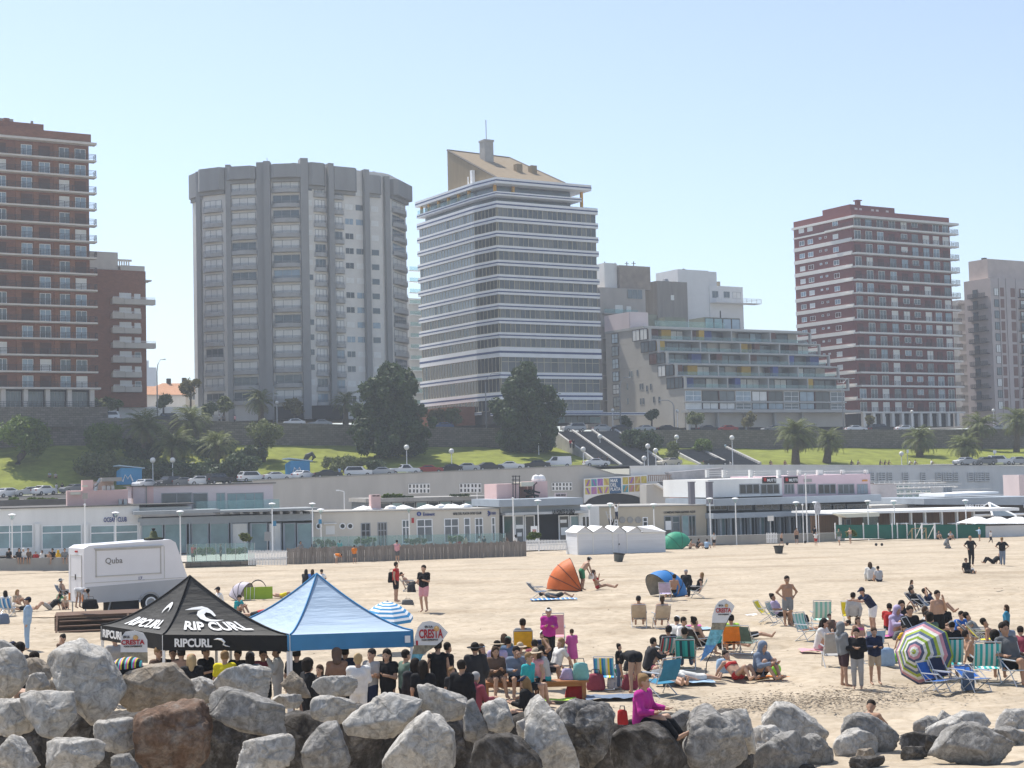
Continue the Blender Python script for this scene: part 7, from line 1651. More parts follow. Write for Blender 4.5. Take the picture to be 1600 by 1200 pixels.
def parasol(px,py,d,tilt,az,r,cols,label,h=2.0,hang=.45,base_z=None,upright=True):
 b=Vector(at(px,py,d));b.z=zsand(d)if base_z is None else base_z;root=empty('parasol',b);Mx=Matrix.Rotation(R(az),4,'Z')@Matrix.Rotation(R(tilt),4,'X');nS=8;rings=12;mb=MB();mb.T=Mx
 for i in range(rings):
  f0,f1=i/rings,(i+1)/rings;mb.cm=i%len(cols)
  for k in range(nS):
   a0,a1=2*math.pi*k/nS,2*math.pi*(k+1)/nS
   def p(f,a):return(r*f*math.cos(a),r*f*math.sin(a),h-hang*f**1.7)
   mb.add([p(f0+1e-3,a0),p(f1,a0),p(f1,a1),p(f0+1e-3,a1)],[(0,1,2,3)])
 mb.cm=0
 for k in range(nS):
  a0,a1=2*math.pi*k/nS,2*math.pi*(k+1)/nS;q=lambda a,z:(r*math.cos(a),r*math.sin(a),z);mb.add([q(a0,h-hang-.0),q(a0,h-hang-.1),q(a1,h-hang-.1),q(a1,h-hang)],[(0,1,2,3)])
 mb.build('canopy',cols,root);mb=MB();mb.T=Mx;mb.bar((0,0,0),(0,0,h+.05),.02);mb.build('pole',alu,root);mb=MB();mb.T=Mx
 for k in range(nS):a=2*math.pi*k/nS;mb.bar((0,0,h-hang*1.0),(r*.55*math.cos(a),r*.55*math.sin(a),h-hang*.4),.008,4)
 mb.build('rib',alu,root);tag(root,label,'parasol');return root
parasol(604,985,52,6,20,.86,[cmat((.05,.26,.52),.7),white_p],'light blue and white striped parasol behind the blue canopy',1.66,.5)
parasol(1449,1060,42.2,78,-46,.84,[cmat(c,.75)for c in ((.30,.38,.05),(.62,.62,.58),(.50,.24,.28),(.07,.09,.16),(.62,.62,.58),(.20,.30,.03),(.5,.5,.5),(.08,.12,.2))],'multicoloured parasol lying on its side among the right-hand chairs',.62,.45,base_z=.66)
lil=mat('lilac_nylon',(.50,.46,.52),.6,.1,2,.3,4);hood_tent(376,938,-28,.95,.5,lil,'pale lilac pop-up dome lying beside the lime shelter',20,112);hood_tent(403,934,-80,.95,.5,lil,'second lilac pop-up disc standing behind the lime shelter',78,100)
b=gnd(400,938);root=empty('sun_shelter',b,R(8));mb=MB();mb.box(-.6,0,.05,.85,.03,.68);mb.build('cloth',mat('lime_cloth',(.28,.42,.03),.7,.1,3),root);mb=MB()
for x in (-.5,-.3,-.1):mb.bar((x,-.03,0),(x+.04,-.03,.7),.012)
mb.build('frame_rods',white_p,root);tag(root,'lime green folded shelter beside lilac parasols','sun shelter')
wood_o=mat('orange_timber',(.33,.14,.05),.6,.2,2,stretch=(.5,4,4))
def bench(px,py,L,W,h,rz,label,base=None):
 b=base or gnd(px,py);root=empty('wooden_bench',b,R(rz));mb=MB()
 for i in range(3):mb.box(-L/2,-W/2+W*i/3+.01,h-.05,L/2,-W/2+W*(i+1)/3-.01,h)
 mb.build('top',wood_o,root)
 for x in (-L/2+.12,L/2-.12):
  for y in (-W/2+.06,W/2-.06):MB().box(x-.05,y-.045,0,x+.05,y+.045,h-.052).build('leg',wood_o,root)
 MB().box(-L/2+.1,-W/2+.07,h-.14,L/2-.1,-W/2+.10,h-.06).build('apron',wood_o,root);tag(root,label,'bench');return root
bench(880,1093,1.25,.5,.48,4,'low orange-brown wooden bench with bags on and under it');bench(800,1092,1.5,.5,.45,2,'low wooden bench under three people eating')
def bag(px,py,w_,h,col,label,name='beach_bag',base=None,zo=0.0,col2=None,taper=.8):
 b=Vector(base if base is not None else gnd(px,py));b.z+=zo;root=empty(name,b,R((px*7)%50-25));d=w_*.5;mb=MB();n=14
 rings=[(.9,0),(1,h*.15),(1.0*(taper+.1),h*.6),(taper,h*.92),(taper*.55,h)];V=[]
 for f,z in rings:
  for k in range(n):a=2*math.pi*k/n;c,s=math.cos(a),math.sin(a);q=(abs(c)**3+abs(s)**3)**(-1/3)*(1+.06*math.sin(5*a+z*9));V.append((w_/2*f*c*q,d/2*f*s*q,z))
 Q=[(i*n+k,i*n+(k+1)%n,(i+1)*n+(k+1)%n,(i+1)*n+k)for i in range(len(rings)-1)for k in range(n)]+[tuple(range((len(rings)-1)*n,len(rings)*n))]
 mb.add(V,Q);mb.build('sack',cmat(CC[col]if isinstance(col,str)else col),root,smooth=True);mb=MB();mb.tube([(-w_*.25,0,h*.9),(-w_*.18,0,h*1.25),(w_*.18,0,h*1.25),(w_*.25,0,h*.9)],.012,5);mb.build('handles',cmat(CC[col2 or 'G']),root);tag(root,label,'bag');return root
tb=gnd(880,1093)
bag(904,1065,.42,.42,(.18,.40,.38),'mint green tote bag standing on the wooden bench',base=tb+Vector((.45,0,.48)));bag(888,1068,.4,.28,'v','lilac shopping bag on the wooden bench',base=tb+Vector((.12,.05,.48)),taper=.6);bag(897,1095,.5,.34,'r','red bag under the wooden bench',base=tb+Vector((.3,.1,0)),zo=0)
bag(931,1078,.5,.42,'m','dark red canvas bag tipped on the sand beside the striped chair');bag(964,1072,.32,.45,'e','green bag on the sand behind the striped chair');bag(985,1077,.45,.4,'m','maroon bag at the feet of the bending woman');bag(1250,972,.7,.3,'K','black bag beside the shirtless man');bag(1412,1000,.7,.3,'G','grey rolled bundle beside the seated man in black');bag(1130,1055,.4,.45,'c','light blue backpack beside the woman in red swimwear')
bag(640,1065,.4,.2,'b','blue cooler on a food table');bag(5,975,.55,.45,'D','dark blue beach bag at the left edge');bag(643,925,.5,.5,'K','black backpack behind the man in pink shorts',zo=-.05);bag(637,945,.6,.25,'G','dark bundle on the sand behind the blue canopy peak');bag(985,1048,.4,.3,'K','black bag below the bending woman');bag(1513,1078,.36,.46,'d','dark blue cooler bag with red bottles in the right group');bag(1518,893,.35,.2,'w','small white bag beside the seated child in black');bag(960,1075,.4,.3,'w','white plastic bag behind the striped chair')
bag(1468,1000,.25,.5,'l','pale box held up in the right group',base=gnd(1470,1060)+Vector((-.25,.2,.75)),taper=.95)
def bucket(px,py,sc,col,label,tilt=0):
 b=gnd(px,py);root=empty('bin',b);mb=MB();mb.T=Matrix.Rotation(R(tilt),4,'Y');mb.lathe([(.001,.02),(.27*sc,.02),(.36*sc,.55*sc),(.39*sc,.56*sc),(.34*sc,.54*sc),(.25*sc,.06),(.001,.05)],14);mb.build('tub',cmat(col,.6,'paint'),root,smooth=True);mb=MB();mb.T=Matrix.Rotation(R(tilt),4,'Y');mb.lathe([(.37*sc,.50*sc),(.40*sc,.52*sc),(.40*sc,.57*sc),(.37*sc,.58*sc)],14);mb.build('rim',dark_m,root);tag(root,label,'bin')
bucket(966,878,1.15,(.10,.12,.13),'dark grey tub leaning on the open sand right of the orange tent',8);bucket(1217,865,1.1,(.06,.07,.08),'dark low tub on the sand below the football players');bucket(952,862,.5,(.7,.7,.7),'small white seat in front of the white changing huts')
def ball_(px,py,r,m,lab):b=gnd(px,py);o=MB().ball((0,0,0),r,12).build('ball',m,None,(b.x,b.y,b.z+r),smooth=True);tag(o,lab,'ball')
ball_(1230,852,.14,dark_m,'dark ball near the leftmost football player');ball_(1258,849,.14,dark_m,'ball between the football players');ball_(1369,853,.13,dark_m,'ball lying alone right of the football players',);ball_(1378,853,.13,dark_m,'second ball lying right of the football players');ball_(1212,1055,.16,cmat((.25,.62,.04),.5,'paint'),'lime green ball on an orange towel');ball_(1398,1035,.13,cmat((.25,.55,.04),.5,'paint'),'green ball beside the multicoloured parasol')
def towel(px,py,L,W,rz,col,label,crumple=.05):
 b=gnd(px,py);n,m_=14,8;P=np.array([(x,y,0)for x in np.linspace(-L/2,L/2,n)for y in np.linspace(-W/2,W/2,m_)]);P[:,2]=.03+crumple*(fbm(P*5+px,3,px%97)+.5)*1.6;I=np.arange(n*m_).reshape(n,m_);Q=np.stack([I[:-1,:-1].ravel(),I[1:,:-1].ravel(),I[1:,1:].ravel(),I[:-1,1:].ravel()],1)
 o=link('towel',np_mesh('towel',P,Q,fabric(col)if col in ('bw','by','tw')else cmat(CC[col]),True),None,b,R(rz));tag(o,label,'towel')
for a in [(960,1092,1.5,.8,5,'D','dark blue towel spread beside the wooden bench'),(1012,1055,1.2,.7,20,'k','black towel behind the bending woman'),(875,1097,.8,.5,0,'L','lime towel under the wooden bench'),(1205,1062,.9,.5,8,'o','orange towel with a green ball'),(1280,1018,1.2,.7,0,'p','pink towel under the woman with long black hair'),(865,938,2.2,.9,5,'bw','blue striped towel under the sunbather left of the orange tent'),(1085,985,1.4,.8,20,'c','light blue crumpled towel behind the man in white'),(1070,980,1.2,.5,0,'u','magenta crumpled towel behind the man in white'),(1095,1000,1.6,.7,10,'l','grey towel behind the woman in the black chair'),(1343,943,.8,.4,20,'G','grey heap of cloth on the empty sand'),(1160,1058,1.4,.7,5,'s','beige towel under the woman in red swimwear'),(1174,963,.45,.3,30,'w','white cloth dropped on the open sand'),(1065,957,.6,.25,-30,'B','dark brown driftwood-like cloth on the sand'),(78,965,1.8,.6,5,'s','sand-coloured blanket near the woman in light blue'),(1360,998,1.6,.6,5,'P','pink towel below the bending man'),(1560,922,.4,.2,0,'B','dark scrap lying on the right sand'),(1068,1068,1.6,.7,5,'c','pale blue towel under the reclining woman'),(95,889,1.6,.4,0,'K','dark clothes heaped before the low sea wall')]:towel(*a)
b=gnd(812,1010);tb2=empty('food_table',Vector(at(660,1085,34))*1,0);tb2.location.z=0;MB().box(-.7,-.35,.82,.7,.35,.87).build('table_top',wood_o,tb2)
for x in (-.62,.62):
 for y in (-.28,.28):MB().box(x-.03,y-.03,0,x+.03,y+.03,.818).build('leg',wood_o,tb2)
tag(tb2,'wooden serving table beside the light blue canopy','table')
# ================================================================== THE CROWD
def seat(px,py,rz,fab,chlab,plab,sc=1.0,recl=28,**kw):
 b=gnd(px,py);chair(px,py,rz,fab,chlab,sc,recl,b);pose=kw.pop('pose','recline' if recl>36 else 'chair');return person(px,py,pose,rz,plab,base=b,sc=sc,**kw)
P=person
wl_b=lambda px,py:ats(px,py,137.3,B_)
for i,(px,py,a)in enumerate([(13,876,dict(tc='k',hc='h',label='person in black sitting on the sea wall at the left edge',pose='bench')),(30,876,dict(tc='K',hair='long',label='dark-haired woman in grey on the sea wall, second from left',pose='bench')),(37,878,dict(tc='w',hat='hood',htc='w',top='hood',label='person in a white hood on the sea wall',pose='bench')),(44,877,dict(tc='B',label='person in brown on the sea wall right of the white hood',pose='bench')),(56,880,dict(tc='r',top='long',bc='k',bot='long',label='person in a red jacket standing at the sea wall',pose='stand',ph=27)),(66,884,dict(tc='W',top='poncho',hair='long',hc='H',label='long-haired woman in a cream coat at the sea wall',pose='stand',ph=29)),(77,878,dict(tc='x',top='tee',bc='m',label='bare-armed person in tan standing behind the sea wall',pose='stand',ph=27)),(84,877,dict(tc='k',label='dark seated figure at the right end of the sea wall group',pose='bench')),(101,876,dict(tc='g',label='grey-clad person sitting low on the right of the sea wall',pose='bench'))]):
 b=wl_b(px,py);kw=dict(a);ph=kw.pop('ph',None);pose=kw.pop('pose');lab=kw.pop('label');b.z=at(px,874,b.y).z-(.5 if pose=='bench' else .75);P(px,py,pose,random.Random(i).choice([0,20,-30,160]),lab,base=b,ph=ph,sc=1.0,**kw)
P(37,890,'ground',20,'person in light blue sitting on the sand before the sea wall',tc='c',top='long');P(55,889,'legs',10,'shirtless person sitting on the sand before the sea wall',top='none');P(91,892,'stand',150,'child in a yellow jacket standing before the sea wall',tc='Y',top='hood',ph=32,bot='none',hat='hood',htc='Y');P(115,893,'stand',-20,'woman in a white top standing beside the trailer',tc='W',top='long',hair='short',ph=34,bot='shorts',bc='W')
seat(13,962,175,'bw','blue striped chair at the left edge','dark-haired woman seen from behind in the blue striped chair',top='long',tc='w',hair='long',bot='long',bc='w',sc=1.0)
P(43,1016,'stand',-75,'woman in a loose light blue outfit and dark cap standing at left',top='long',tc='c',bot='long',bc='c',hat='cap',htc='n',ph=82,arms='down',hair='short')
P(78,953,'prop',-60,'man in a black tee sitting on the sand with his legs out',tc='k',bc='q',arms='backs');P(33,955,'side',80,'person lying on the sand behind the woman in light blue',tc='s',hair='long',hc='A');seat(103,938,125,'d','navy folding chair under the man with a hat','shirtless man in a bucket hat beside the trailer',top='none',hat='brim',htc='g',sc=1.0);chair(118,940,-25,'bw','striped blue chair right behind the trailer');P(101,952,'ground',30,'blonde child sitting beside the chairs by the trailer',hair='long',hc='A',tc='s',sc=.7)
stg=Vector(gnd(150,985));P(118,975,'bend',60,'person in white shorts bending down over the wooden stage',base=at(122,993,48.5)*1 if False else Vector((stg.x-.8,stg.y+.6,.62)),tc='l',bc='w',hat='cap',htc='k',arms='hang',sc=.8)
bag(137,985,.7,.4,'k','black backpack on the wooden stage steps',base=Vector((stg.x-.25,stg.y+.1,.62)))
P(102,1022,'bench',-25,'woman in a brown tank top resting her head by the wooden steps',top='tank',tc='B',hair='bun',arms='face/lap',base=Vector(at(103,1040,41))if False else gnd(102,1046),dz=-.3)
for px,py,d,lab,kw in [(38,1080,31,'bearded man peering over the rocks at left',dict(tc='k',hc='h')),(64,1090,30,'dark-haired man behind the rocks right of the bearded one',dict(tc='l')),(28,1078,32,'man in a dark cap behind the bearded man',dict(tc='n',hat='cap',htc='n')),(137,1080,33,'sunburnt man in white shirt behind the big rock',dict(tc='w',hat='beanie',htc='x',skin=1))]:
 b=Vector(at(px,py,d));b.z=at(px,{38:1008,64:1022,28:1007,137:1008}[px],d).z-1.32;P(px,py,'bench',-100,lab,base=b,**kw)
def at_head(px,py_head,d,pose,rz,lab,**kw):
 hz=742+(800-px)*.0235;s0=kw.get('sc')or(1.0 if d<36 else .94);d=(CAMZ-{'stand':1.74,'bench':1.30,'chair':1.1}[pose]*s0)*F/(py_head-hz);hh={'stand':1.76,'bench':1.34,'ground':.92,'legs':.93,'walk':1.74,'chair':1.1}[pose];b=Vector(at(px,py_head,d));z=zsand(d);s=kw.pop('sc',None)
 if s is None and pose in ('stand','walk'):s=max(.62,min(1.12,(b.z-z)/hh))
 s=s or 1.0;b.z=b.z-hh*s if pose not in ('stand','walk')else z;return P(px,0,pose,rz,lab,base=b,sc=s,**kw)
at_head(180,990,30.2,'stand',-150,'man in a grey tee with cropped black hair standing behind the rocks',tc='q',bc='k')
C1=[(246,1010,35,'stand',60,'brown-haired person in the shade of the black canopy',dict(tc='B',hc='a')),(283,1011,33.4,'stand',200,'bare-shouldered person with a blue beanie under the black canopy',dict(top='none',hat='beanie',htc='c')),(299,1021,31.6,'stand',190,'person in a red floral cap and black top behind the rocks',dict(tc='k',top='long',hair='long',hc='A',hat='cap',htc='r')),(322,1009,34,'stand',60,'man in a black tee looking right under the black canopy',dict(tc='k',arms='hold')),(351,1016,31.8,'stand',185,'person in a bright yellow shirt with light brown hair seen from behind',dict(tc='y',hc='a',hair='short')),(392,1017,34,'stand',160,'person in a grey cap in the shade of the black canopy',dict(tc='G',hat='cap',htc='G',hair='long')),(433,1008,32,'stand',-80,'man in a pale checked shirt and dark cap with a long apron',dict(tc='W',top='long',bot='long',bc='W',hat='cap',htc='K',arms='face/hold')),(270,1012,36.5,'stand',10,'dark figure deep under the black canopy, left',dict(tc='k',hc='h')),(370,1014,36.5,'stand',-20,'dark figure deep under the black canopy, middle',dict(tc='K',top='long')),(411,1014,36.2,'stand',20,'figure in red under the right part of the black canopy',dict(tc='m')),(463,1012,34.8,'stand',180,'person in a black tee at the post between the canopies',dict(tc='k',bc='r')),(480,1030,31,'stand',120,'curly black-haired woman in a dark jacket behind the rocks',dict(tc='k',top='long',hair='curly')),(500,1036,33,'stand',-30,'person in dark clothes crouched behind the curly-haired woman',dict(tc='K',hair='long',hc='H',sc=.85)),(526,1012,34.6,'stand',190,'tanned bare-backed man under the blue canopy',dict(top='none',hat='hood',htc='B',skin=3,bc='B')),(540,1010,36,'stand',170,'man in a dark jacket holding an orange cup under the blue canopy',dict(tc='n',top='long',bot='long',bc='k')),(559,1020,32.6,'stand',190,'blonde woman in a white knitted sweater seen from behind',dict(tc='w',top='long',hair='bun',hc='A',bot='long',bc='w',arms='hold')),(578,1013,34,'stand',-40,'man in a grey tee and navy shorts under the blue canopy',dict(tc='q',bc='n',arms='hold')),(605,1013,33.4,'stand',-20,'woman with long black hair in a short black dress',dict(tc='k',top='dress',bot='none',hair='long',hc='h',arms='hold')),(632,1014,35,'stand',120,'person in a greenish top at the right post of the blue canopy',dict(tc='E',hair='short')),(648,1027,33.2,'stand',190,'woman with long black hair in a dark shirt by the banner',dict(tc='K',hair='long',top='long',bot='long',bc='k')),(661,1030,32.2,'stand',175,'woman with black hair in a black tee at the serving table',dict(tc='k',hair='long',hc='h')),(684,1000,34,'stand',190,'tall man in a black tank top seen from behind',dict(top='tank',tc='k',bc='k')),(699,1003,36,'stand',120,'man in a black tee beside the tall man in the tank top',dict(tc='k')),(707,1040,34,'stand',40,'child with light brown hair among the black-clad people',dict(tc='K',hc='a',sc=.75)),(722,1030,33.4,'stand',160,'boy in dark clothes left of the poncho',dict(tc='k',top='long')),(742,1003,34.4,'stand',180,'person in a black and turquoise patterned poncho with a dark hat',dict(tc='K',top='poncho',hat='brim',htc='k',bot='long',bc='k'))]
for px,py,d,pose,rz,lab,kw in C1:at_head(px,py,d,pose,rz,lab,**kw)
pb=Vector(at(745,1050,37.5));o=empty('towel',(pb.x-.02,pb.y-.30,.55));MB().add([(-.13,0,0),(.1,0,-.02),(.13,.14,.88),(-.1,.14,.9)],[(0,1,2,3)]).build('cloth',fabric('t'),o);tag(o,'turquoise striped towel hanging down the back of the poncho','towel')
at_head(737,1053,28.8,'bench',140,'grey-haired man in a faded red hoodie sitting behind the rocks',tc='M',top='hood',hc='q',bot='long',bc='k',arms='rest');at_head(829,1059,29.6,'bench',-110,'woman in a navy cap and black vest sitting behind the rocks',tc='k',top='long',hair='long',hc='a',hat='cap',htc='n',bot='long',bc='k',arms='hold')
bb=Vector(gnd(800,1092))
for dx,rz,lab,kw in [(-.42,20,'woman in sunglasses and a brown top sitting cross-legged on the bench',dict(tc='B',top='long',hair='long',hc='H',arms='hold',bot='shorts',bc='B')),(.12,8,'man in a denim shirt eating on the bench',dict(tc='D',top='long',arms='face/hold',bc='k'))]:P(0,0,'bench',rz,lab,base=bb+Vector((dx,-.02,-.06)),**kw)
P(0,0,'bench',-75,'man in a grey tee and black cap sitting sideways on the wooden bench',base=Vector(tb)+Vector((-.42,.02,-.02)),tc='l',hat='cap',htc='k',bc='t',arms='hold')
at_head(776,1003,37.5,'bench',170,'person in a straw brim hat and violet top seen from behind',tc='v',hat='brim',htc='s',top='long');at_head(803,998,39,'chair',150,'person in a dark blue top and greenish hat left of the yellow chair',tc='d',top='long',hat='beanie',htc='E');at_head(765,1012,38.5,'chair',40,'person with a pale hat behind the woman in sunglasses',tc='g',hair='long',hc='H',hat='cap',htc='c')
at_head(843,1014,36.2,'bench',-60,'long-haired woman in a brim hat turned left behind the bench',tc='p',hair='long',hc='H',hat='brim',htc='s',top='tank');at_head(823,1022,37.2,'bench',60,'person in teal behind the man in denim',tc='t',hc='a');at_head(846,1000,38.4,'bench',100,'tanned person with raised arm behind the brim-hatted woman',top='tank',tc='k',hair='bun',hc='a',arms='head',skin=1)
seat(818,1030,180,'Y','yellow folding chair seen from behind','man in a grey cap in the yellow chair',tc='g',hat='cap',htc='G',sc=1.05)
at_head(857,949,47,'stand',0,'woman in a magenta fleece and pale cap standing behind a chair',tc='u',top='long',hat='cap',htc='W',bot='long',bc='k',arms='hold');chair(866,1013,178,'p','tall pale pink chair with a white towel over its back',1.25,14);P(895,1046,'stand',-160,'child wrapped in a pink towelling poncho',top='poncho',tc='P',bot='none',ph=62,arms='hold',hc='H')
P(619,941,'stand',75,'young man in a red tank top with a black backpack',top='tank',tc='r',bc='k',ph=62,arms='hold/down');bb2=gnd(619,941);bag(612,925,.38,.52,'k','black backpack on the back of the man in red',base=Vector(bb2)+Vector((-.2,.08,.95)))
P(663,956,'stand',-20,'young man in a black tee and pink shorts looking down',tc='k',bc='p',ph=72,arms='hold',hc='h');seat(640,923,95,'K','dark low chair behind the two young men','person stretched in the dark low chair',top='none',bc='K',recl=40)
for px,lab,kw in ((477,'dark-haired person in black, left of three sitting in a row',dict(tc='K',hair='long')),(487,'person in royal blue, middle of three sitting in a row',dict(tc='b',hc='H',hair='long')),(501,'man in white with a cap, right of three sitting in a row',dict(tc='w',hat='cap',htc='K'))):P(px,915,'ground',165,lab,top='tee',bot='long',bc='k',arms='knees',group='three people sitting in a row',sc=1.05,**kw)
P(554,881,'stand',170,'person in a bright orange shirt standing by the plank fence',tc='o',bc='G',ph=29);P(527,881,'bend',60,'person in orange bending over by the plank fence',tc='o',bc='w',arms='hang',sc=.8);P(621,880,'stand',170,'man with a peach top and dark shorts standing at the plank fence',tc='p',top='tank',bc='G',ph=36,arms='reach')
P(912,922,'stoop',110,'man in green shorts and a cap bending behind the orange tent',top='none',bc='e',hat='cap',htc='q',arms='hang',ph=56);P(934,920,'legs',75,'woman in a bikini sitting beside the orange tent',top='bikini',tc='r',bot='brief',bc='r',hair='bun',hc='H',arms='face/knees',sc=1.1);bag(924,905,.3,.32,'w','clear plastic bag held by the man at the orange tent',base=gnd(924,921)+Vector((0,0,.55)))
chair(845,935,110,'d','dark blue chair beside the lying sunbather',1.0,40);P(868,936,'back',95,'sunbather in dark clothes lying left of the orange tent',tc='G',bc='K',top='tee',sc=1.0)
chair(1040,938,170,'v','violet chair before the blue tent',1.0,30);P(1050,936,'chair',-160,'tanned person in front of the blue tent',top='none',hc='h',skin=1);P(1072,928,'chair',-10,'white-haired person in a dark top beside the blue tent',tc='k',top='long',hc='q',bot='long',bc='k');seat(1088,934,-100,'mint','green chair right of the blue tent','woman with fair hair in the green chair',hair='pony',hc='a',top='tank',tc='k',bot='long',bc='k')
seat(999,980,175,'s','beige chair under the man with a cap','shirtless man with a cap in the left of two beige chairs',top='none',hat='cap',htc='G',bc='l');seat(1033,981,-172,'s','beige chair under the woman with brown hair','woman with brown hair in the right of two beige chairs',top='none',hair='pony',hc='H',bot='shorts',bc='l')
P(968,1075,'stand',70,'woman in a black tee standing behind the bending one',tc='k',bot='long',bc='d',hair='bun',hc='h',ph=68,arms='hold');P(991,1082,'bend',195,'woman in black bending over with bare legs',tc='k',bc='k',hair='bun',hc='A',arms='hang',sc=1.0,bot='brief');chair(946,1075,172,'by','blue and yellow striped chair without anyone',.95,22)
chair(1031,1088,215,'T','steel blue folding chair behind the woman on the rock',1.1,22);P(1046,1070,'side',25,'woman in a grey dress reclining with a maroon hair wrap',tc='g',top='dress',bot='none',hat='beanie',htc='m',hair='none',sc=1.05);P(1085,1066,'side',90,'bare legs of a sunbather stretched out toward the banner',top='tee',tc='W',bc='W',sc=.9)
seat(1040,1040,-165,'rt','red and green striped chair','person in dark clothes in the red and green striped chair',top='long',tc='K',bot='long',bc='k');seat(1072,1045,172,'te','green and black striped chair','person in a dark green top near the green and black chair',top='long',tc='E',bot='long',bc='d',hair='short')
P(1063,1012,'ground',60,'man in a white tee sitting with his arms round his knees',tc='w',bc='w',sc=1.05);P(1056,1008,'ground',150,'person in white and a pale cap behind the man in white',tc='W',hat='cap',htc='w',bc='W',bot='long');seat(1100,1025,115,'k','low black chair with a turquoise edge','woman in a bikini top in the low black chair',top='bikini',tc='k',bot='shorts',bc='k',hair='bun',hc='h',arms='lap')
seat(1143,1020,176,'o','bright orange folding chair','person in lime behind the bright orange chair',top='tee',tc='L',bc='k',hc='h');chair(1168,1020,150,'E','dark green chair beside the bright orange one');P(1170,998,'back',80,'sunbather with bare legs behind the orange chair',bc='k',tc='k',sc=.95)
P(1153,1062,'prop',30,'woman in red swimwear sunbathing',top='bikini',tc='r',bot='brief',bc='r',hair='bun',hc='h',arms='backs');P(1186,1062,'ground',40,'person in a grey hood sitting on the sand',tc='D',top='hood',hat='hood',htc='D',bot='long',bc='k',arms='knees',sc=1.1)
wr=at(1003,1148,27.3);P(0,0,'perch',62,'woman in a magenta jacket and black trousers sitting on a rock',base=Vector((wr.x,wr.y,at(1003,1136,27.3).z-.19)),tc='u',top='long',bot='long',bc='k',hair='bun',hc='a',arms='rest',sc=.98)
bag(1018,1112,.22,.16,'r','red container beside the woman on the rock',base=Vector((wr.x+.22,wr.y+.5,at(1018,1114,28).z)));bag(972,1124,.2,.26,'r','red and white checked bag behind the rock',base=Vector(at(973,1132,28.5)))
P(1232,979,'stand',8,'shirtless man in grey shorts standing with hands on hips',top='none',bc='g',ph=78,arms='hips',skin=1);chair(1203,972,60,'y','yellow chair behind the reading woman',.95,34);seat(1222,978,60,'mint','turquoise and white chair under the reading woman','woman reading in the turquoise and white chair',tc='v',hair='bun',bc='k',arms='hold',skin=1);chair(1283,984,178,'mint','pale green striped chair seen from behind',1.15,16);P(1296,985,'prone',100,'sunbather lying behind the pale green striped chair',top='none',bc='K')
chair(1330,975,160,'y','yellow chair in the right group');P(1334,976,'chair',170,'man in a navy cap in the yellow chair',top='long',tc='l',hat='cap',htc='k');P(1362,990,'stoop',-75,'man in a navy polo and white shorts bending forward',tc='n',bc='w',hat='cap',htc='n',arms='reach',ph=78);P(1344,1003,'legs',10,'girl in pink sitting before the bending man',top='bikini',tc='P',bot='brief',bc='P',hair='long',sc=.85,hc='H')
P(1398,997,'ground',30,'person in a lavender hood sitting on the sand',tc='v',top='hood',hat='hood',htc='v',bot='long',bc='v',arms='knees',sc=1.15);P(1408,985,'ground',0,'dark-hooded person behind the lavender hood',tc='K',top='hood',hair='long',bot='long',bc='k',sc=1.15);P(1421,1000,'cross',10,'man in a black polo sitting cross-legged',tc='k',bc='k',sc=1.2,arms='lap')
chair(1303,1042,178,'q','grey chair behind the three standing people',1.1,20);P(1280,1018,'ground',60,'woman with long black hair in a white top on a pink towel',tc='W',top='long',hair='long',bot='long',bc='p',arms='knees',sc=1.1);P(1301,1000,'chair',10,'small child in brown between the chairs',tc='B',sc=.7);chair(1264,1002,35,'mint','mint green chair left of the woman with long black hair',1.0,20)
P(1320,1074,'stand',110,'person in a grey hoodie and dark plaid shorts seen from the side',tc='g',top='hood',hat='hood',htc='g',bc=(.06,.035,.04),ph=100,arms='fold');P(1341,1076,'stand',-15,'woman in a black jacket and pale grey trousers',tc='k',top='long',bot='long',bc='q',hair='bun',hc='h',ph=92,arms='fold');P(1368,1070,'stand',8,'woman in a navy hooded jacket with bare legs',tc='n',top='hood',bot='shorts',bc='s',hair='short',hc='H',ph=88,arms='hold')
chair(1357,1035,-165,'c','pale blue chair behind the three standing people',1.1,24);bag(1383,1040,.6,.5,'c','pale blue bag beside the woman in the navy jacket')
P(1456,1046,'stand',160,'curly-haired man in a green-grey top behind the parasol',tc='E',hair='curly',ph=86,arms='hold',bc='k');P(1468,1012,'stand',15,'shirtless man in black shorts seen from the side',top='none',bc='k',ph=88,arms='face/down');P(1490,1062,'stand',175,'heavy man in a black tee, blue shorts and grey cap seen from behind',tc='k',bc='b',hat='beanie',htc='g',ph=90,arms='down');P(1446,1000,'ground',20,'dark-haired head between the seated men',tc='k')
seat(1442,958,60,'n','navy recliner, left of two','man in black in the left recliner',tc='k',bc='k',recl=40,skin=1);seat(1462,962,62,'d','dark recliner, right of two','man with his arms behind his head in the right recliner',tc='n',bc='n',recl=40,arms='head',skin=1)
P(1424,950,'walk',70,'girl in a patterned swimsuit walking on the sand',top='tank',tc='G',bot='brief',bc='G',hair='pony',hc='H',ph=44);P(1361,908,'ground',175,'woman in white sitting on the empty sand',tc='W',top='long',hair='long',hc='H',bot='long',bc='K',sc=1.1);P(1374,909,'ground',-170,'child sitting beside the woman in white',tc='l',bc='n',sc=.9)
P(1518,884,'stand',6,'man in a black tee and black trousers standing far out on the sand',tc='k',bot='long',bc='k',ph=46,hc='x',arms='hips');P(1567,884,'stand',160,'man in a navy top and jeans standing far out on the sand',tc='k',bot='long',bc='D',ph=44,hc='a',arms='hips');P(1512,896,'legs',10,'child in black sitting on the sand below the man in black',tc='k',bot='long',bc='k',sc=.95);P(1552,881,'prop',-80,'person in black lying beside the man in jeans',tc='k',bot='long',bc='k');P(1479,857,'kneel',60,'person in grey kneeling alone on the far sand',tc='g',top='long',bot='long',bc='g')
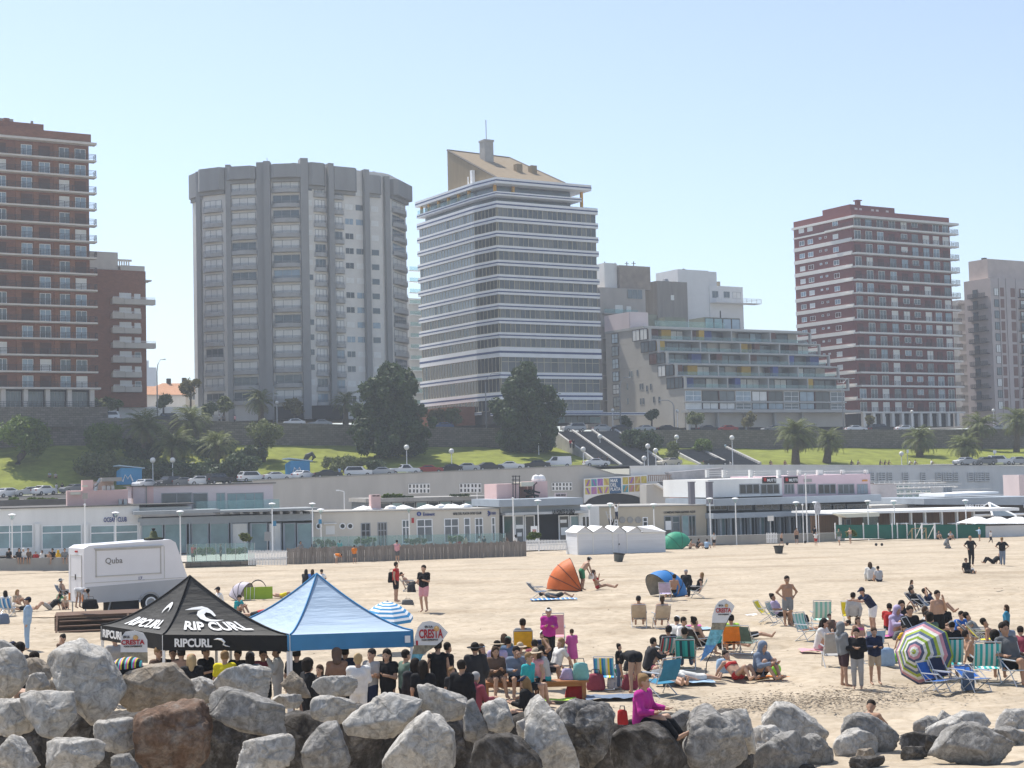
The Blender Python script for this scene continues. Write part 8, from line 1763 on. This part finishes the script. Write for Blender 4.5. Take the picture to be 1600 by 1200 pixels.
P(1574,1010,'stand',-110,'girl in a turquoise top standing at the right',tc='T',top='long',hair='long',hc='H',bot='shorts',bc='k',ph=64);seat(1532,1010,75,'K','dark recliner left of the yellow-green one','person in a black cap lying in the dark recliner',tc='g',hat='cap',htc='k',recl=45,top='tank');chair(1545,1016,75,'y','yellow-green recliner at the right',1.0,40);P(1560,1022,'recline',75,'sunbather with bare legs in the yellow-green recliner',top='none',bc='k',skin=1)
chair(1541,1066,172,'tw','turquoise checked chair with wooden arms',1.2,22);chair(1482,1060,176,'tw','turquoise striped chair in the middle of the right group',1.2,18);P(1556,1065,'bench',150,'person in black seen from behind beside the turquoise checked chair',tc='k',top='long',bot='shorts',bc='k',hc='h',hair='curly',sc=1.0,dz=-.1);P(1588,1070,'chair',20,'heavy man in a grey tank top seated at the right edge',top='tank',tc='G',bc='k',sc=1.3,skin=1,arms='rest');chair(1595,1072,20,'T','blue chair cut by the right edge',1.2,20)
chair(1440,1010,60,'k','black chair left of the multicoloured parasol');chair(1466,1082,40,'b','royal blue chair folded behind the parasol',.85,30);chair(1486,1080,35,'n','navy chair with white armrests behind the parasol',.92,26);chair(1528,1080,20,'b','blue chair beside the cooler bag',.9,60);P(1510,1046,'prone',80,'small child in black lying on the sand',tc='k',top='long',bc='k',sc=.45)
P(1354,1152,'prop',-25,'shirtless man half hidden behind the low rocks at right',top='none',bc='k',hc='h',skin=1,arms='backs');P(440,934,'back',80,'bare legs stretched out of the lime shelter',top='none',bc='y',sc=.9)
for px,py,pose,rz,lab,kw in [(772,1062,'ground',150,'seated person in faded blue behind the woman in sunglasses',dict(tc='c')),(757,1068,'legs',60,'seated child in white beside the poncho',dict(tc='w',sc=.8)),(790,1040,'cross',190,'seated person in olive between the violet top and the yellow chair',dict(tc='E',hair='long',hc='H')),(835,1052,'ground',170,'seated person in dark red behind the bench',dict(tc='m',top='long')),(868,1048,'legs',-60,'seated woman in white to the left of the pink poncho',dict(tc='W',hair='long',hc='a')),(852,1035,'ground',200,'seated person in navy below the pale pink chair',dict(tc='n',hat='cap',htc='w')),(812,1056,'cross',20,'seated person in a straw hat behind the man in denim',dict(tc='s',hat='brim',htc='s')),(700,1078,'ground',30,'seated dark-haired child near the serving table',dict(tc='K',sc=.85)),(1012,1048,'ground',100,'dark-clad person sitting left of the red and green striped chair',dict(tc='K',top='long')),(1088,1012,'ground',-30,'person in grey sitting behind the low black chair',dict(tc='l')),(1127,1012,'legs',70,'person in teal sitting before the feather banner',dict(tc='t',hair='bun',hc='H')),(1390,985,'ground',160,'person in red sitting behind the lavender hood',dict(tc='r')),(1455,990,'legs',80,'woman in white sitting behind the curly-haired man',dict(tc='W',hair='long',hc='H')),(1500,1000,'ground',20,'person in blue sitting right of the shirtless man',dict(tc='b')),(1476,985,'cross',-20,'person in black sitting far behind the multicoloured parasol',dict(tc='k',hair='long')),(1520,1035,'legs',100,'tanned sunbather sitting beside the yellow-green recliner',dict(top='none',skin=1)),(1572,1035,'chair',170,'person in grey-blue near the girl in turquoise',dict(tc='D',hat='cap',htc='K')),(1594,1030,'ground',150,'person in maroon sitting at the right edge',dict(tc='m')),(1420,1015,'legs',30,'child in yellow sitting before the man in the black polo',dict(tc='Y',sc=.8)),(1308,1022,'ground',60,'person in pink sitting behind the grey chair',dict(tc='p',hair='long')),(24,950,'ground',60,'person in beige sitting at the left edge of the beach',dict(tc='s',hair='long',hc='a')),(90,945,'legs',-40,'child in green lying back beside the navy chair',dict(tc='e',sc=.8)),(70,892,'cross',20,'person in black sitting on the sand below the sea wall',dict(tc='k')),(20,892,'legs',40,'person in grey sitting at the left end of the sea wall',dict(tc='g')),(346,950,'ground',-60,'man in white with a dark cap beside the black canopy peak',dict(tc='w',hat='cap',htc='k',sc=1.1)),(370,962,'ground',60,'person in teal with a dark cap right of the black canopy peak',dict(tc='t',hat='cap',htc='k')),(405,963,'prone',80,'person in a red top lying between the canopy peaks',dict(tc='r',hc='a'))]:P(px,py,pose,rz,lab,bot='shorts',bc='K',arms='knees' if pose=='ground' else 'backs' if pose=='legs' else 'lap',**kw)
for px,py,ph,pose,rz,lab,kw in [(1221,853,22,'walk',60,'shirtless boy in dark shorts, leftmost football player',dict(top='none',bc='k')),(1245,851,26,'stand',10,'shirtless man in black shorts, second football player',dict(top='none',bc='k',skin=1)),(1275,853,22,'stand',20,'child in a white shirt with spread arms among the players',dict(tc='w',bc='r',arms='out')),(1274,848,26,'stand',160,'man in black behind the child in white',dict(tc='k',bc='k')),(1312,853,28,'walk',-40,'man in a dark green shirt and light shorts playing football',dict(tc='E',bc='l')),(1329,850,26,'stand',-60,'shirtless man in grey shorts, rightmost football player',dict(top='none',bc='g',arms='reach')),(1531,846,22,'stand',-80,'girl in a light blue jumper with raised arms before the green windbreak',dict(tc='c',top='long',bot='none',arms='out',hc='A')),(1548,849,20,'walk',40,'child in white before the white tents',dict(tc='w',bc='K',bot='long')),(1116,856,24,'stand',10,'man in a white tee and black shorts by the changing huts',dict(tc='W',bc='k')),(1101,842,24,'stand',20,'person in white standing behind the seated group at the huts',dict(tc='w',bc='k')),(1139,838,22,'stand',0,'person in black standing on the low wall terrace',dict(tc='k',bc='k')),(1170,838,22,'stand',10,'person in dark clothes before the club columns',dict(tc='K',bc='K',bot='long')),(1108,838,20,'stand',0,'person in blue on the terrace left of the club columns',dict(tc='D',bc='K'))]:P(px,py,pose,rz,lab,ph=ph,**kw)
for px,py,rz,lab,kw in [(1466,843,10,'person sitting before the green windbreak, left',dict(tc='G')),(1484,844,20,'person sitting before the green windbreak, right',dict(tc='l')),(1104,858,150,'person in light blue sitting by the changing huts',dict(tc='c')),(1090,857,60,'person in dark clothes sitting by the changing huts',dict(tc='K')),(1078,858,80,'sunbather on a brown mat right of the green shelter',dict(top='none',bc='B')),(1066,852,20,'person in pink sitting behind the green shelter',dict(tc='P'))]:P(px,py,'ground',rz,lab,bot='shorts',bc=kw.pop('bc','k'),arms='knees',**kw)
TER=[(491,853,'K','dark'),(504,852,'k','black'),(510,851,'B','brown'),(521,853,'p','pink'),(531,852,'t','turquoise'),(584,851,'k','black, between the doors'),(704,847,'x','tan'),(717,848,'r','red'),(728,847,'s','beige'),(749,846,'W','white'),(757,846,'k','black, right end of the glass'),(790,845,'B','brown at the plank fence corner'),(806,845,'w','white at the plank fence corner'),(345,862,'k','black behind the glass screen'),(302,866,'r','dark red behind the glass screen'),(470,862,'g','grey by the pavilion doors')]
for i,(px,py,c,n_)in enumerate(TER):b=ats(px,py+8,146,B_);b.z=zsand(b.y)+.1;P(px,py,'stand',(i*50)%360,'person in %s on the club terrace'%n_,base=b,sc=.92,tc=c,bc='k',hair='long' if i%3==0 else 'short',group='people on the club terraces')
for i,(px,py,c,pose,lab)in enumerate([(78,746,'c','ground','person in pale blue sitting in the tree shade on the left lawn'),(87,747,'l','ground','person in grey sitting in the tree shade on the left lawn'),(1204,730,'k','ground','person in black sitting at the foot of the right lawn, left'),(1226,730,'m','ground','person in maroon sitting at the foot of the right lawn'),(1330,729,'k','ground','person in black and white sitting below the palms'),(1340,729,'l','ground','person in pale clothes sitting below the palms'),(1375,729,'K','ground','dark seated person at the lawn edge, leftmost of three'),(1382,729,'K','ground','dark seated person at the lawn edge, middle of three'),(1388,729,'B','ground','brown-clad person at the lawn edge, rightmost of three'),(1421,728,'w','ground','person in white sitting by the round palm shadow'),(1429,728,'l','ground','person in grey sitting by the round palm shadow'),(1455,728,'w','ground','person in a white hat sitting right of the round palm'),(1134,707,'c','stand','person standing at the left end of the right lawn, left of two'),(1141,707,'k','stand','person standing at the left end of the right lawn, right of two')]):
 b=lawn_at(px,max(py,702));P(px,py,pose,10*i,lab,base=b+Vector((0,0,.1)),tc=c,bc='K')
for i,(px,c,z_,lab)in enumerate([(892,'r',0,'person in red on the wide steps'),(897,'k',0,'person in black on the wide steps'),(935,'m',1,'person in maroon at the foot of the wide steps'),(941,'n',1,'person in navy at the foot of the wide steps'),(949,'k',1,'person in black at the foot of the wide steps'),(88,'l',2,'pale-clad person beside the lower road at left'),(97,'k',2,'black-clad person beside the lower road at left'),(530,'c',1,'person in blue beside the road right of the dark sedan')]):
 S_=(286,268,268)[z_];b=ats(px,720,S_,B_);b.z=zr(b.x)+.02+(0 if z_ else(zs(xc)-zr(xc))*(S_-273)/27+.1);P(px,0,'stand',30*i,lab,base=b,tc=c,bot='long',bc='K',sc=1.0)
for i,(px,c,lab)in enumerate([(45,'k','person in black waiting on the upper street, leftmost'),(51,'K','person in dark grey waiting on the upper street'),(57,'k','person in black waiting on the upper street, next to the one in white'),(66,'w','person in white waiting on the upper street'),(343,'l','person in pale grey on the upper street left of the grey tower'),(349,'G','person in grey on the upper street left of the grey tower'),(367,'p','person in pink on the upper street before the grey tower')]):b=ats(px,660,300.9,B_);b.z=zs(b.x)+.02;P(px,0,'stand',40*i,lab,base=b,tc=c,bot='long',bc='K')
b=ats(963,812,171.2,B_);P(0,0,'stand',140,'worker in a white shirt leaning out from the cream club roof edge',base=Vector((b.x,b.y-.6,at(962,812,b.y).z-.0)),tc='w',bot='long',bc='n',arms='up',sc=.95)
b=ats(956,852,168,B_);P(0,0,'stand',150,'worker in dark clothes on a ladder before the cream club',base=Vector((b.x,b.y,at(956,838,b.y).z)),tc='k',bot='long',bc='E',top='long',arms='up',sc=1.0);lr=empty('ladder',b+Vector((.3,.2,0)));lr.location.z=zsand(b.y);mb=MB()
for x in (-.2,.2):mb.bar((x+.3,0,0),(x-.5,2.2,3.4),.03)
for k in range(9):mb.bar((-.2+.3-.089*k,.245*k,.377*k),(.2+.3-.089*k,.245*k,.377*k),.02)
mb.build('rails_and_rungs',alu,lr);tag(lr,'aluminium ladder against the cream club','ladder')
# ================================================================== BOULDERS
def rockmat(name,c0,c1,c2,sc=1.6):
 m=bpy.data.materials.new(name);m.use_nodes=True;t=m.node_tree;L=t.links.new;b=t.nodes['Principled BSDF'];b.inputs['Roughness'].default_value=.9;b.inputs['Specular IOR Level'].default_value=.2
 tc=nd(t,'ShaderNodeTexCoord');n1=nd(t,'ShaderNodeTexNoise');n1.inputs['Scale'].default_value=sc;n1.inputs['Detail'].default_value=10;n1.inputs['Roughness'].default_value=.68;n1.inputs['Distortion'].default_value=.6;L(tc.outputs['Object'],n1.inputs[0])
 cr=nd(t,'ShaderNodeValToRGB');e=cr.color_ramp.elements;e[0].position=.33;e[1].position=.66;e[0].color=(*c0,1);e[1].color=(*c2,1);x=e.new(.5);x.color=(*c1,1);L(n1.outputs[0],cr.inputs[0])
 n2=nd(t,'ShaderNodeTexNoise');n2.inputs['Scale'].default_value=7;n2.inputs['Distortion'].default_value=1.2;n2.inputs['Detail'].default_value=8;n2.inputs['Roughness'].default_value=.7;L(tc.outputs['Object'],n2.inputs[0])
 r2=nd(t,'ShaderNodeMapRange');r2.inputs[1].default_value=.35;r2.inputs[2].default_value=.65;r2.inputs[3].default_value=.52;r2.inputs[4].default_value=1.12;L(n2.outputs[0],r2.inputs[0])
 mx=nd(t,'ShaderNodeMix',data_type='RGBA',blend_type='MULTIPLY');mx.inputs[0].default_value=1;L(cr.outputs[0],mx.inputs[6]);L(r2.outputs[0],mx.inputs[7]);L(mx.outputs[2],b.inputs['Base Color'])
 vo=nd(t,'ShaderNodeTexVoronoi');vo.feature='DISTANCE_TO_EDGE';vo.inputs['Scale'].default_value=1.1;nz=nd(t,'ShaderNodeMix',data_type='RGBA');nz.inputs[0].default_value=.25;L(tc.outputs['Object'],nz.inputs[6]);L(n1.outputs[1],nz.inputs[7]);L(nz.outputs[2],vo.inputs[0])
 r3=nd(t,'ShaderNodeMapRange');r3.inputs[1].default_value=0;r3.inputs[2].default_value=.035;L(vo.outputs[0],r3.inputs[0]);ad=nd(t,'ShaderNodeMath',operation='MULTIPLY_ADD');ad.inputs[1].default_value=.5;L(r3.outputs[0],ad.inputs[0]);L(n2.outputs[0],ad.inputs[2])
 bp=nd(t,'ShaderNodeBump');bp.inputs['Strength'].default_value=.9;bp.inputs['Distance'].default_value=.07;L(ad.outputs[0],bp.inputs['Height']);L(bp.outputs[0],b.inputs['Normal']);MATS[name]=m;return m
RM=dict(p=rockmat('rock_pale',(.44,.405,.355),(.55,.525,.485),(.63,.615,.58)),t=rockmat('rock_tan',(.31,.245,.175),(.40,.34,.27),(.47,.42,.36)),r=rockmat('rock_rust',(.14,.075,.045),(.22,.15,.11),(.36,.32,.28)),g=rockmat('rock_grey',(.24,.23,.21),(.34,.325,.305),(.47,.46,.44)),d=rockmat('rock_dark',(.05,.042,.034),(.11,.10,.09),(.30,.29,.28)),c=rockmat('rock_rubble',(.09,.085,.08),(.20,.19,.18),(.42,.41,.39),4.5))
import bmesh
def ico(n):bm=bmesh.new();bmesh.ops.create_icosphere(bm,subdivisions=n,radius=1);bm.verts.ensure_lookup_table();V=np.array([v.co[:]for v in bm.verts]);Q=np.array([[v.index for v in f.verts]for f in bm.faces]);bm.free();return V,Q
ICO={4:ico(4),5:ico(5)}
def rock(poly,d,m,label,seed,group='boulders of the breakwater',depth=.85,rough=1.0):
 rnd=np.random.RandomState(seed);P=np.array(poly,float);k=d/F;cx,cy=P.mean(0);o=at(cx,cy,d);hz=math.cos(PITCH)
 q=np.array([[(at(x,y,d)-o).x,(at(x,y,d)-o).z]for x,y in P]);sz=q.max(0)-q.min(0);s=min(sz)/2;A=0
 N=[];D=[]
 for i in range(len(q)):
  a,b=q[i],q[(i+1)%len(q)];e=b-a;n=np.array([e[1],-e[0]]);n=n/(np.linalg.norm(n)+1e-9)
  if n@(a+b)<0:n=-n
  dist=max(.12*s,n@((a+b)/2));ty=rnd.uniform(-.32,.15);v=np.array([n[0],ty,n[1]]);ln=np.linalg.norm(v);N.append(v/ln);D.append(dist/ln*1.02)
 for sgn,cnt in ((-1,8),(1,3)):
  for i in range(cnt):
   a=rnd.uniform(0,6.28);r=rnd.uniform(.25,.95);v=np.array([math.cos(a)*r,sgn,math.sin(a)*r]);v/=np.linalg.norm(v);N.append(v);D.append(depth*s*rnd.uniform(.62,1.0)*(1+.25*r))
 SUP=lambda v:max(v[0]*a[0]+v[2]*a[1]for a in q)
 for i in range(9):
  v=rnd.normal(0,1,3);v[1]=v[1]*.8-.3;v/=np.linalg.norm(v);N.append(v);D.append(max(.3*s,SUP(v)*rnd.uniform(.70,.93)+abs(v[1])*depth*s*.75))
 N=np.array(N);D=np.array(D);U,Q=ICO[5 if max(sz)>.7 else 4];dn=U@N.T;p=110
 inv=np.where(dn>1e-6,dn/D,0);r=(inv**p).sum(1)**(-1/p);V=U*r[:,None];L=max(sz)
 f1=fbm(V/L*2.3+seed,4,seed);f2=1-2*np.abs(fbm(V/L*3.6+seed*3.1,4,seed+7));f3=fbm(V*9+seed,3,seed+3)
 V=V+U*(f1*.085*s-np.clip(.06-np.abs(fbm(V/L*2.0+seed*1.7,3,seed+5)),0,1)*1.5*s*.8+(f2-.8)*.07*s+f3*.05)[:,None]*rough
 b=Vector(o);w0=link('boulder',np_mesh('boulder',V,Q,RM[m],False),None,b);tag(w0,label,'boulder',group);return w0
RK=[('p',27.5,'grey-white boulder cut by the left edge, topmost there',[(0,1015),(25,1012),(35,1024),(43,1058),(37,1081),(10,1091),(-25,1091),(-25,1018)]),('p',29.5,'small pale rock peeking over the left edge boulder',[(-15,1000),(5,1000),(24,1011),(32,1026),(-10,1030)]),('t',29,'tan rock between the left edge boulder and the big pale one',[(36,1032),(56,1027),(72,1044),(80,1066),(60,1072),(42,1070)]),('p',28.2,'small rounded pale rock below the tan one',[(44,1053),(66,1051),(74,1071),(64,1083),(40,1083)]),('t',28.6,'small tan rock wedged beside the big pale boulder',[(72,1062),(86,1064),(92,1084),(74,1086)]),('p',27,'largest pale boulder with a sloping right side, left of the rust-coloured block',[(74,1020),(98,1009),(125,1007),(162,1024),(175,1047),(201,1098),(189,1112),(142,1133),(125,1125),(105,1088),(80,1060),(70,1037)]),('t',27.6,'tan angular boulder under the colourful bag',[(216,1042),(236,1036),(267,1033),(280,1047),(297,1068),(312,1101),(270,1106),(216,1116),(199,1112),(179,1074),(176,1052),(189,1044)]),('p',28.6,'low pale rock right of the tan angular boulder',[(290,1064),(314,1058),(352,1078),(320,1098),(300,1093)]),('p',28.2,'wide pale boulder before the black canopy',[(330,1066),(354,1046),(375,1039),(405,1041),(430,1047),(438,1068),(424,1094),(388,1092),(340,1080)]),('t',28.8,'small orange-tan pointed rock between the two canopies',[(438,1068),(456,1048),(472,1061),(486,1090),(459,1090)]),('p',28.4,'flat pale boulder before the blue canopy',[(484,1069),(507,1054),(545,1056),(572,1070),(568,1086),(521,1090),(490,1087)]),('p',28.4,'row of small pale stones left of the flat pale boulder',[(424,1096),(440,1084),(476,1086),(490,1098),(470,1106),(430,1106)]),('p',26.4,'squared pale block at the left edge, second row',[(-25,1095),(50,1093),(59,1108),(54,1139),(34,1149),(-25,1149)]),('p',26.1,'pale cube-like boulder with a dark right face',[(14,1092),(54,1081),(111,1083),(118,1101),(116,1125),(98,1155),(61,1154),(50,1130)]),('p',26,'flat-topped pale boulder below the largest pale one',[(113,1145),(145,1128),(202,1123),(216,1128),(228,1145),(216,1164),(189,1178),(160,1172),(123,1156)]),('r',26,'rust-brown squared block at the bottom',[(214,1114),(243,1106),(290,1103),(319,1105),(326,1132),(322,1169),(319,1215),(219,1215),(214,1162),(210,1125)]),('g',26.4,'long dark grey slab leaning to the right, beside the rust-brown block',[(310,1100),(324,1088),(351,1078),(381,1081),(422,1095),(486,1112),(489,1128),(472,1153),(435,1152),(371,1140),(327,1120)]),('p',25.2,'flat pale slab at the bottom under the long dark slab',[(340,1169),(398,1155),(469,1154),(472,1182),(468,1200),(371,1204),(344,1185)]),('p',25.2,'pointed pale rock in the bottom left corner',[(-6,1180),(20,1144),(37,1164),(64,1205),(0,1212)]),('p',25,'rounded pale boulder at the bottom, right of the corner',[(52,1171),(84,1157),(145,1157),(169,1169),(181,1212),(60,1212)]),('g',25.1,'small grey rock at the bottom beside the rust-brown block',[(174,1180),(203,1178),(221,1208),(177,1212)]),('g',25.6,'dark wedge-shaped rock with a pale face at the bottom',[(472,1152),(500,1136),(530,1130),(550,1186),(550,1212),(476,1212)]),('p',27.2,'pale angular rock below the flat pale boulder',[(478,1092),(521,1084),(554,1098),(558,1119),(525,1133),(486,1124)]),('p',26.6,'broad cracked grey-white boulder in the middle of the breakwater',[(562,1105),(594,1087),(605,1082),(657,1086),(670,1108),(640,1130),(624,1156),(580,1160),(538,1150),(534,1129)]),('p',27,'large pale boulder with a flat top before the feather banner',[(643,1070),(668,1068),(703,1080),(731,1101),(726,1126),(700,1130),(668,1120),(645,1094)]),('p',25.4,'tall pointed grey-white boulder at the bottom centre-left',[(595,1190),(636,1140),(668,1111),(696,1126),(714,1150),(712,1212),(598,1212)]),('g',26.6,'grey upright rock right of the flat-topped boulder',[(722,1098),(745,1092),(760,1133),(768,1150),(745,1168),(715,1158),(724,1122)]),('p',26.6,'pale pointed rock below the woman in the navy cap',[(750,1103),(780,1090),(791,1096),(806,1140),(794,1150),(764,1142)]),('d',25.2,'dark wet mound-shaped rock at the bottom centre',[(736,1175),(745,1161),(776,1138),(808,1154),(836,1178),(850,1200),(843,1212),(736,1212)]),('p',25.8,'tall grey-white rock like a tooth, left of the rubble boulder',[(820,1126),(836,1101),(853,1092),(871,1115),(904,1189),(904,1212),(848,1212),(820,1164)]),('c',26.2,'rough rubble-like boulder of cemented stones',[(869,1101),(892,1095),(916,1097),(948,1104),(958,1126),(951,1168),(922,1212),(897,1195),(876,1140)]),('d',26.6,'broad dark rock the woman in magenta sits on',[(950,1152),(973,1137),(1015,1134),(1045,1146),(1066,1160),(1084,1212),(962,1212)]),('p',27.4,'small pale rocks between the tooth and the rubble boulder',[(806,1128),(822,1122),(830,1150),(812,1156)]),('g',28,'grey rock behind the woman in magenta',[(1040,1122),(1075,1108),(1083,1116),(1066,1150),(1046,1146)]),('g',27.2,'big rounded boulder with a dark base right of the woman in magenta',[(1072,1120),(1092,1112),(1120,1112),(1146,1130),(1166,1165),(1161,1192),(1124,1212),(1080,1200),(1063,1150)]),('p',28.2,'pitted pale rock behind the big rounded boulder',[(1118,1114),(1165,1107),(1173,1127),(1182,1180),(1160,1180)]),('p',0,'pale shark-fin boulder with a greenish slope on the sand',[(1199,1130),(1214,1105),(1229,1098),(1244,1108),(1302,1156),(1302,1172),(1255,1172),(1205,1160)]),('p',0,'pale low rock left of the shark-fin boulder',[(1174,1140),(1210,1136),(1226,1150),(1215,1182),(1180,1182)]),('g',0,'grey cracked rock with a dark left face',[(1182,1178),(1210,1157),(1240,1146),(1268,1169),(1257,1193),(1240,1204),(1185,1206)]),('g',0,'dark rounded rock right of the cracked one',[(1250,1156),(1277,1149),(1298,1172),(1298,1189),(1257,1197)]),('g',0,'striped grey rock in front of the half-hidden man',[(1320,1140),(1334,1118),(1360,1119),(1379,1131),(1405,1154),(1403,1172),(1370,1176),(1330,1160)]),('p',0,'light brown low rock before the striped grey one',[(1299,1170),(1311,1154),(1341,1142),(1369,1154),(1374,1176),(1307,1182)]),('d',0,'small flat dark rock on the sand',[(1380,1177),(1412,1167),(1446,1167),(1460,1182),(1420,1188)]),('d',0,'dark humped rock between the striped and the long pale one',[(1401,1156),(1431,1144),(1457,1150),(1486,1169),(1469,1180),(1420,1176)]),('p',0,'long pale rock leaning right, behind the large brown one',[(1440,1148),(1480,1127),(1506,1115),(1532,1117),(1542,1131),(1510,1160),(1484,1168)]),('g',0,'large brown-grey rock at the right',[(1463,1186),(1491,1150),(1502,1132),(1532,1134),(1562,1150),(1600,1172),(1615,1190),(1525,1196)]),('g',0,'small grey rock left of the pointed pale stone',[(1425,1130),(1450,1122),(1466,1127),(1466,1146),(1430,1146)]),('p',0,'small pointed pale stone',[(1463,1130),(1474,1111),(1488,1122),(1484,1138)]),('p',0,'pale rock at the right edge',[(1555,1126),(1574,1111),(1605,1111),(1615,1140),(1562,1142)]),('g',0,'grey rock with a hole at the right edge',[(1542,1142),(1581,1138),(1610,1150),(1610,1168),(1560,1160)]),('d',0,'flat dark slab half buried at the bottom right',[(1296,1190),(1337,1185),(1386,1187),(1392,1206),(1305,1206)]),('t',0,'flat tan rock half buried before the striped one',[(1318,1173),(1375,1170),(1392,1184),(1324,1188)]),('d',0,'small dark stone at the bottom edge',[(1250,1196),(1272,1194),(1278,1206),(1248,1208)])]
for i,(m,d,lab,poly)in enumerate(RK):
 if d==0:bx=max(q[1]for q in poly);d=gnd(sum(q[0]for q in poly)/len(poly),bx).y+.35;c0=np.mean(poly,0);poly=[tuple(c0+(np.array(q)-c0)*(1.17,1.1))for q in poly]
 rock(poly,d,m,lab,31+i*7,rough=1.0 if m!='c' else 2.2)
rr=random.Random(9)
for i in range(17):
 x=-30+i*72;y=1108+rr.uniform(-8,10)+(14 if x>700 else 0);h=70
 rock([(x-45,y+10),(x-10,y-4),(x+35,y),(x+55,y+30),(x+50,y+2*h),(x-50,y+2*h)],29.2+rr.uniform(-.3,.5),'d','filler boulder inside the breakwater pile, coloured dark for the shade in the gaps',400+i,'inner boulders of the breakwater')  # added filler rocks; their dark colour stands in for shade in the gaps
def wrack():
 n=2600;rs=np.random.RandomState(3);px=rs.normal(1280,120,n);py=1096+(px-1270)*-.06+rs.normal(0,9,n);P=np.array([gnd(a,b_)+Vector((0,0,.05))for a,b_ in zip(px,py)]);V,Q=leaf_cards(P,np.tile([0,0,1.0],(n,1)),.045,.12,2.2)
 o=link('seaweed',np_mesh('seaweed',V,Q,mat('dry_weed',(.10,.075,.05),.95,.4,5)));tag(o,'dark dry weed scattered on the sand before the right-hand rocks','seaweed',kind='stuff')
 n=900;px=rs.uniform(0,1600,n);py=rs.uniform(870,1120,n);P=np.array([gnd(a,b_)+Vector((0,0,.04))for a,b_ in zip(px,py)]);V,Q=leaf_cards(P,np.tile([0,0,1.0],(n,1)),.06,.15,1.6);o=link('beach_litter',np_mesh('beach_litter',V,Q,MATS['dry_weed']));tag(o,'small dark scraps and shells strewn over the sand','litter',kind='stuff')
wrack()
bq=Vector(at(198,1040,27.7));o=empty('beach_bag',bq);o.location.z=at(198,1049,27.7).z;cm_=stripemat('bag_pattern',((.02,.02,.03),(.10,.50,.50),(.60,.10,.40),(.62,.55,.05),(.02,.02,.03)),.11,0);mb=MB();mb.T=Matrix.Rotation(-.12,4,'Y');mb.ball((0,0,.10),.29,14,.5);mb.build('patterned_sack',cm_,o,smooth=True);mb=MB();mb.ball((.0,-.04,.02),.27,12,.42);mb.build('black_underside',cmat(CC['k']),o,smooth=True);tag(o,'black bag with a bright multicoloured pattern lying on the tan boulder','bag')
# ================================================================== HAZE (thin sea air round everything)
def haze():
 m=bpy.data.materials.new('sea_haze');m.use_nodes=True;t=m.node_tree
 t.nodes.remove(t.nodes['Principled BSDF'])
 v=nd(t,'ShaderNodeVolumePrincipled');v.inputs['Color'].default_value=(.86,.92,1,1);v.inputs['Density'].default_value=HAZE;v.inputs['Anisotropy'].default_value=.25
 t.links.new(v.outputs[0],t.nodes['Material Output'].inputs['Volume'])
 o=MB().box(-1000,-120,-4.0,1000,1560,84).build('haze',m);o['kind']='stuff';o['label']='thin bluish sea haze over the whole bay'
haze()
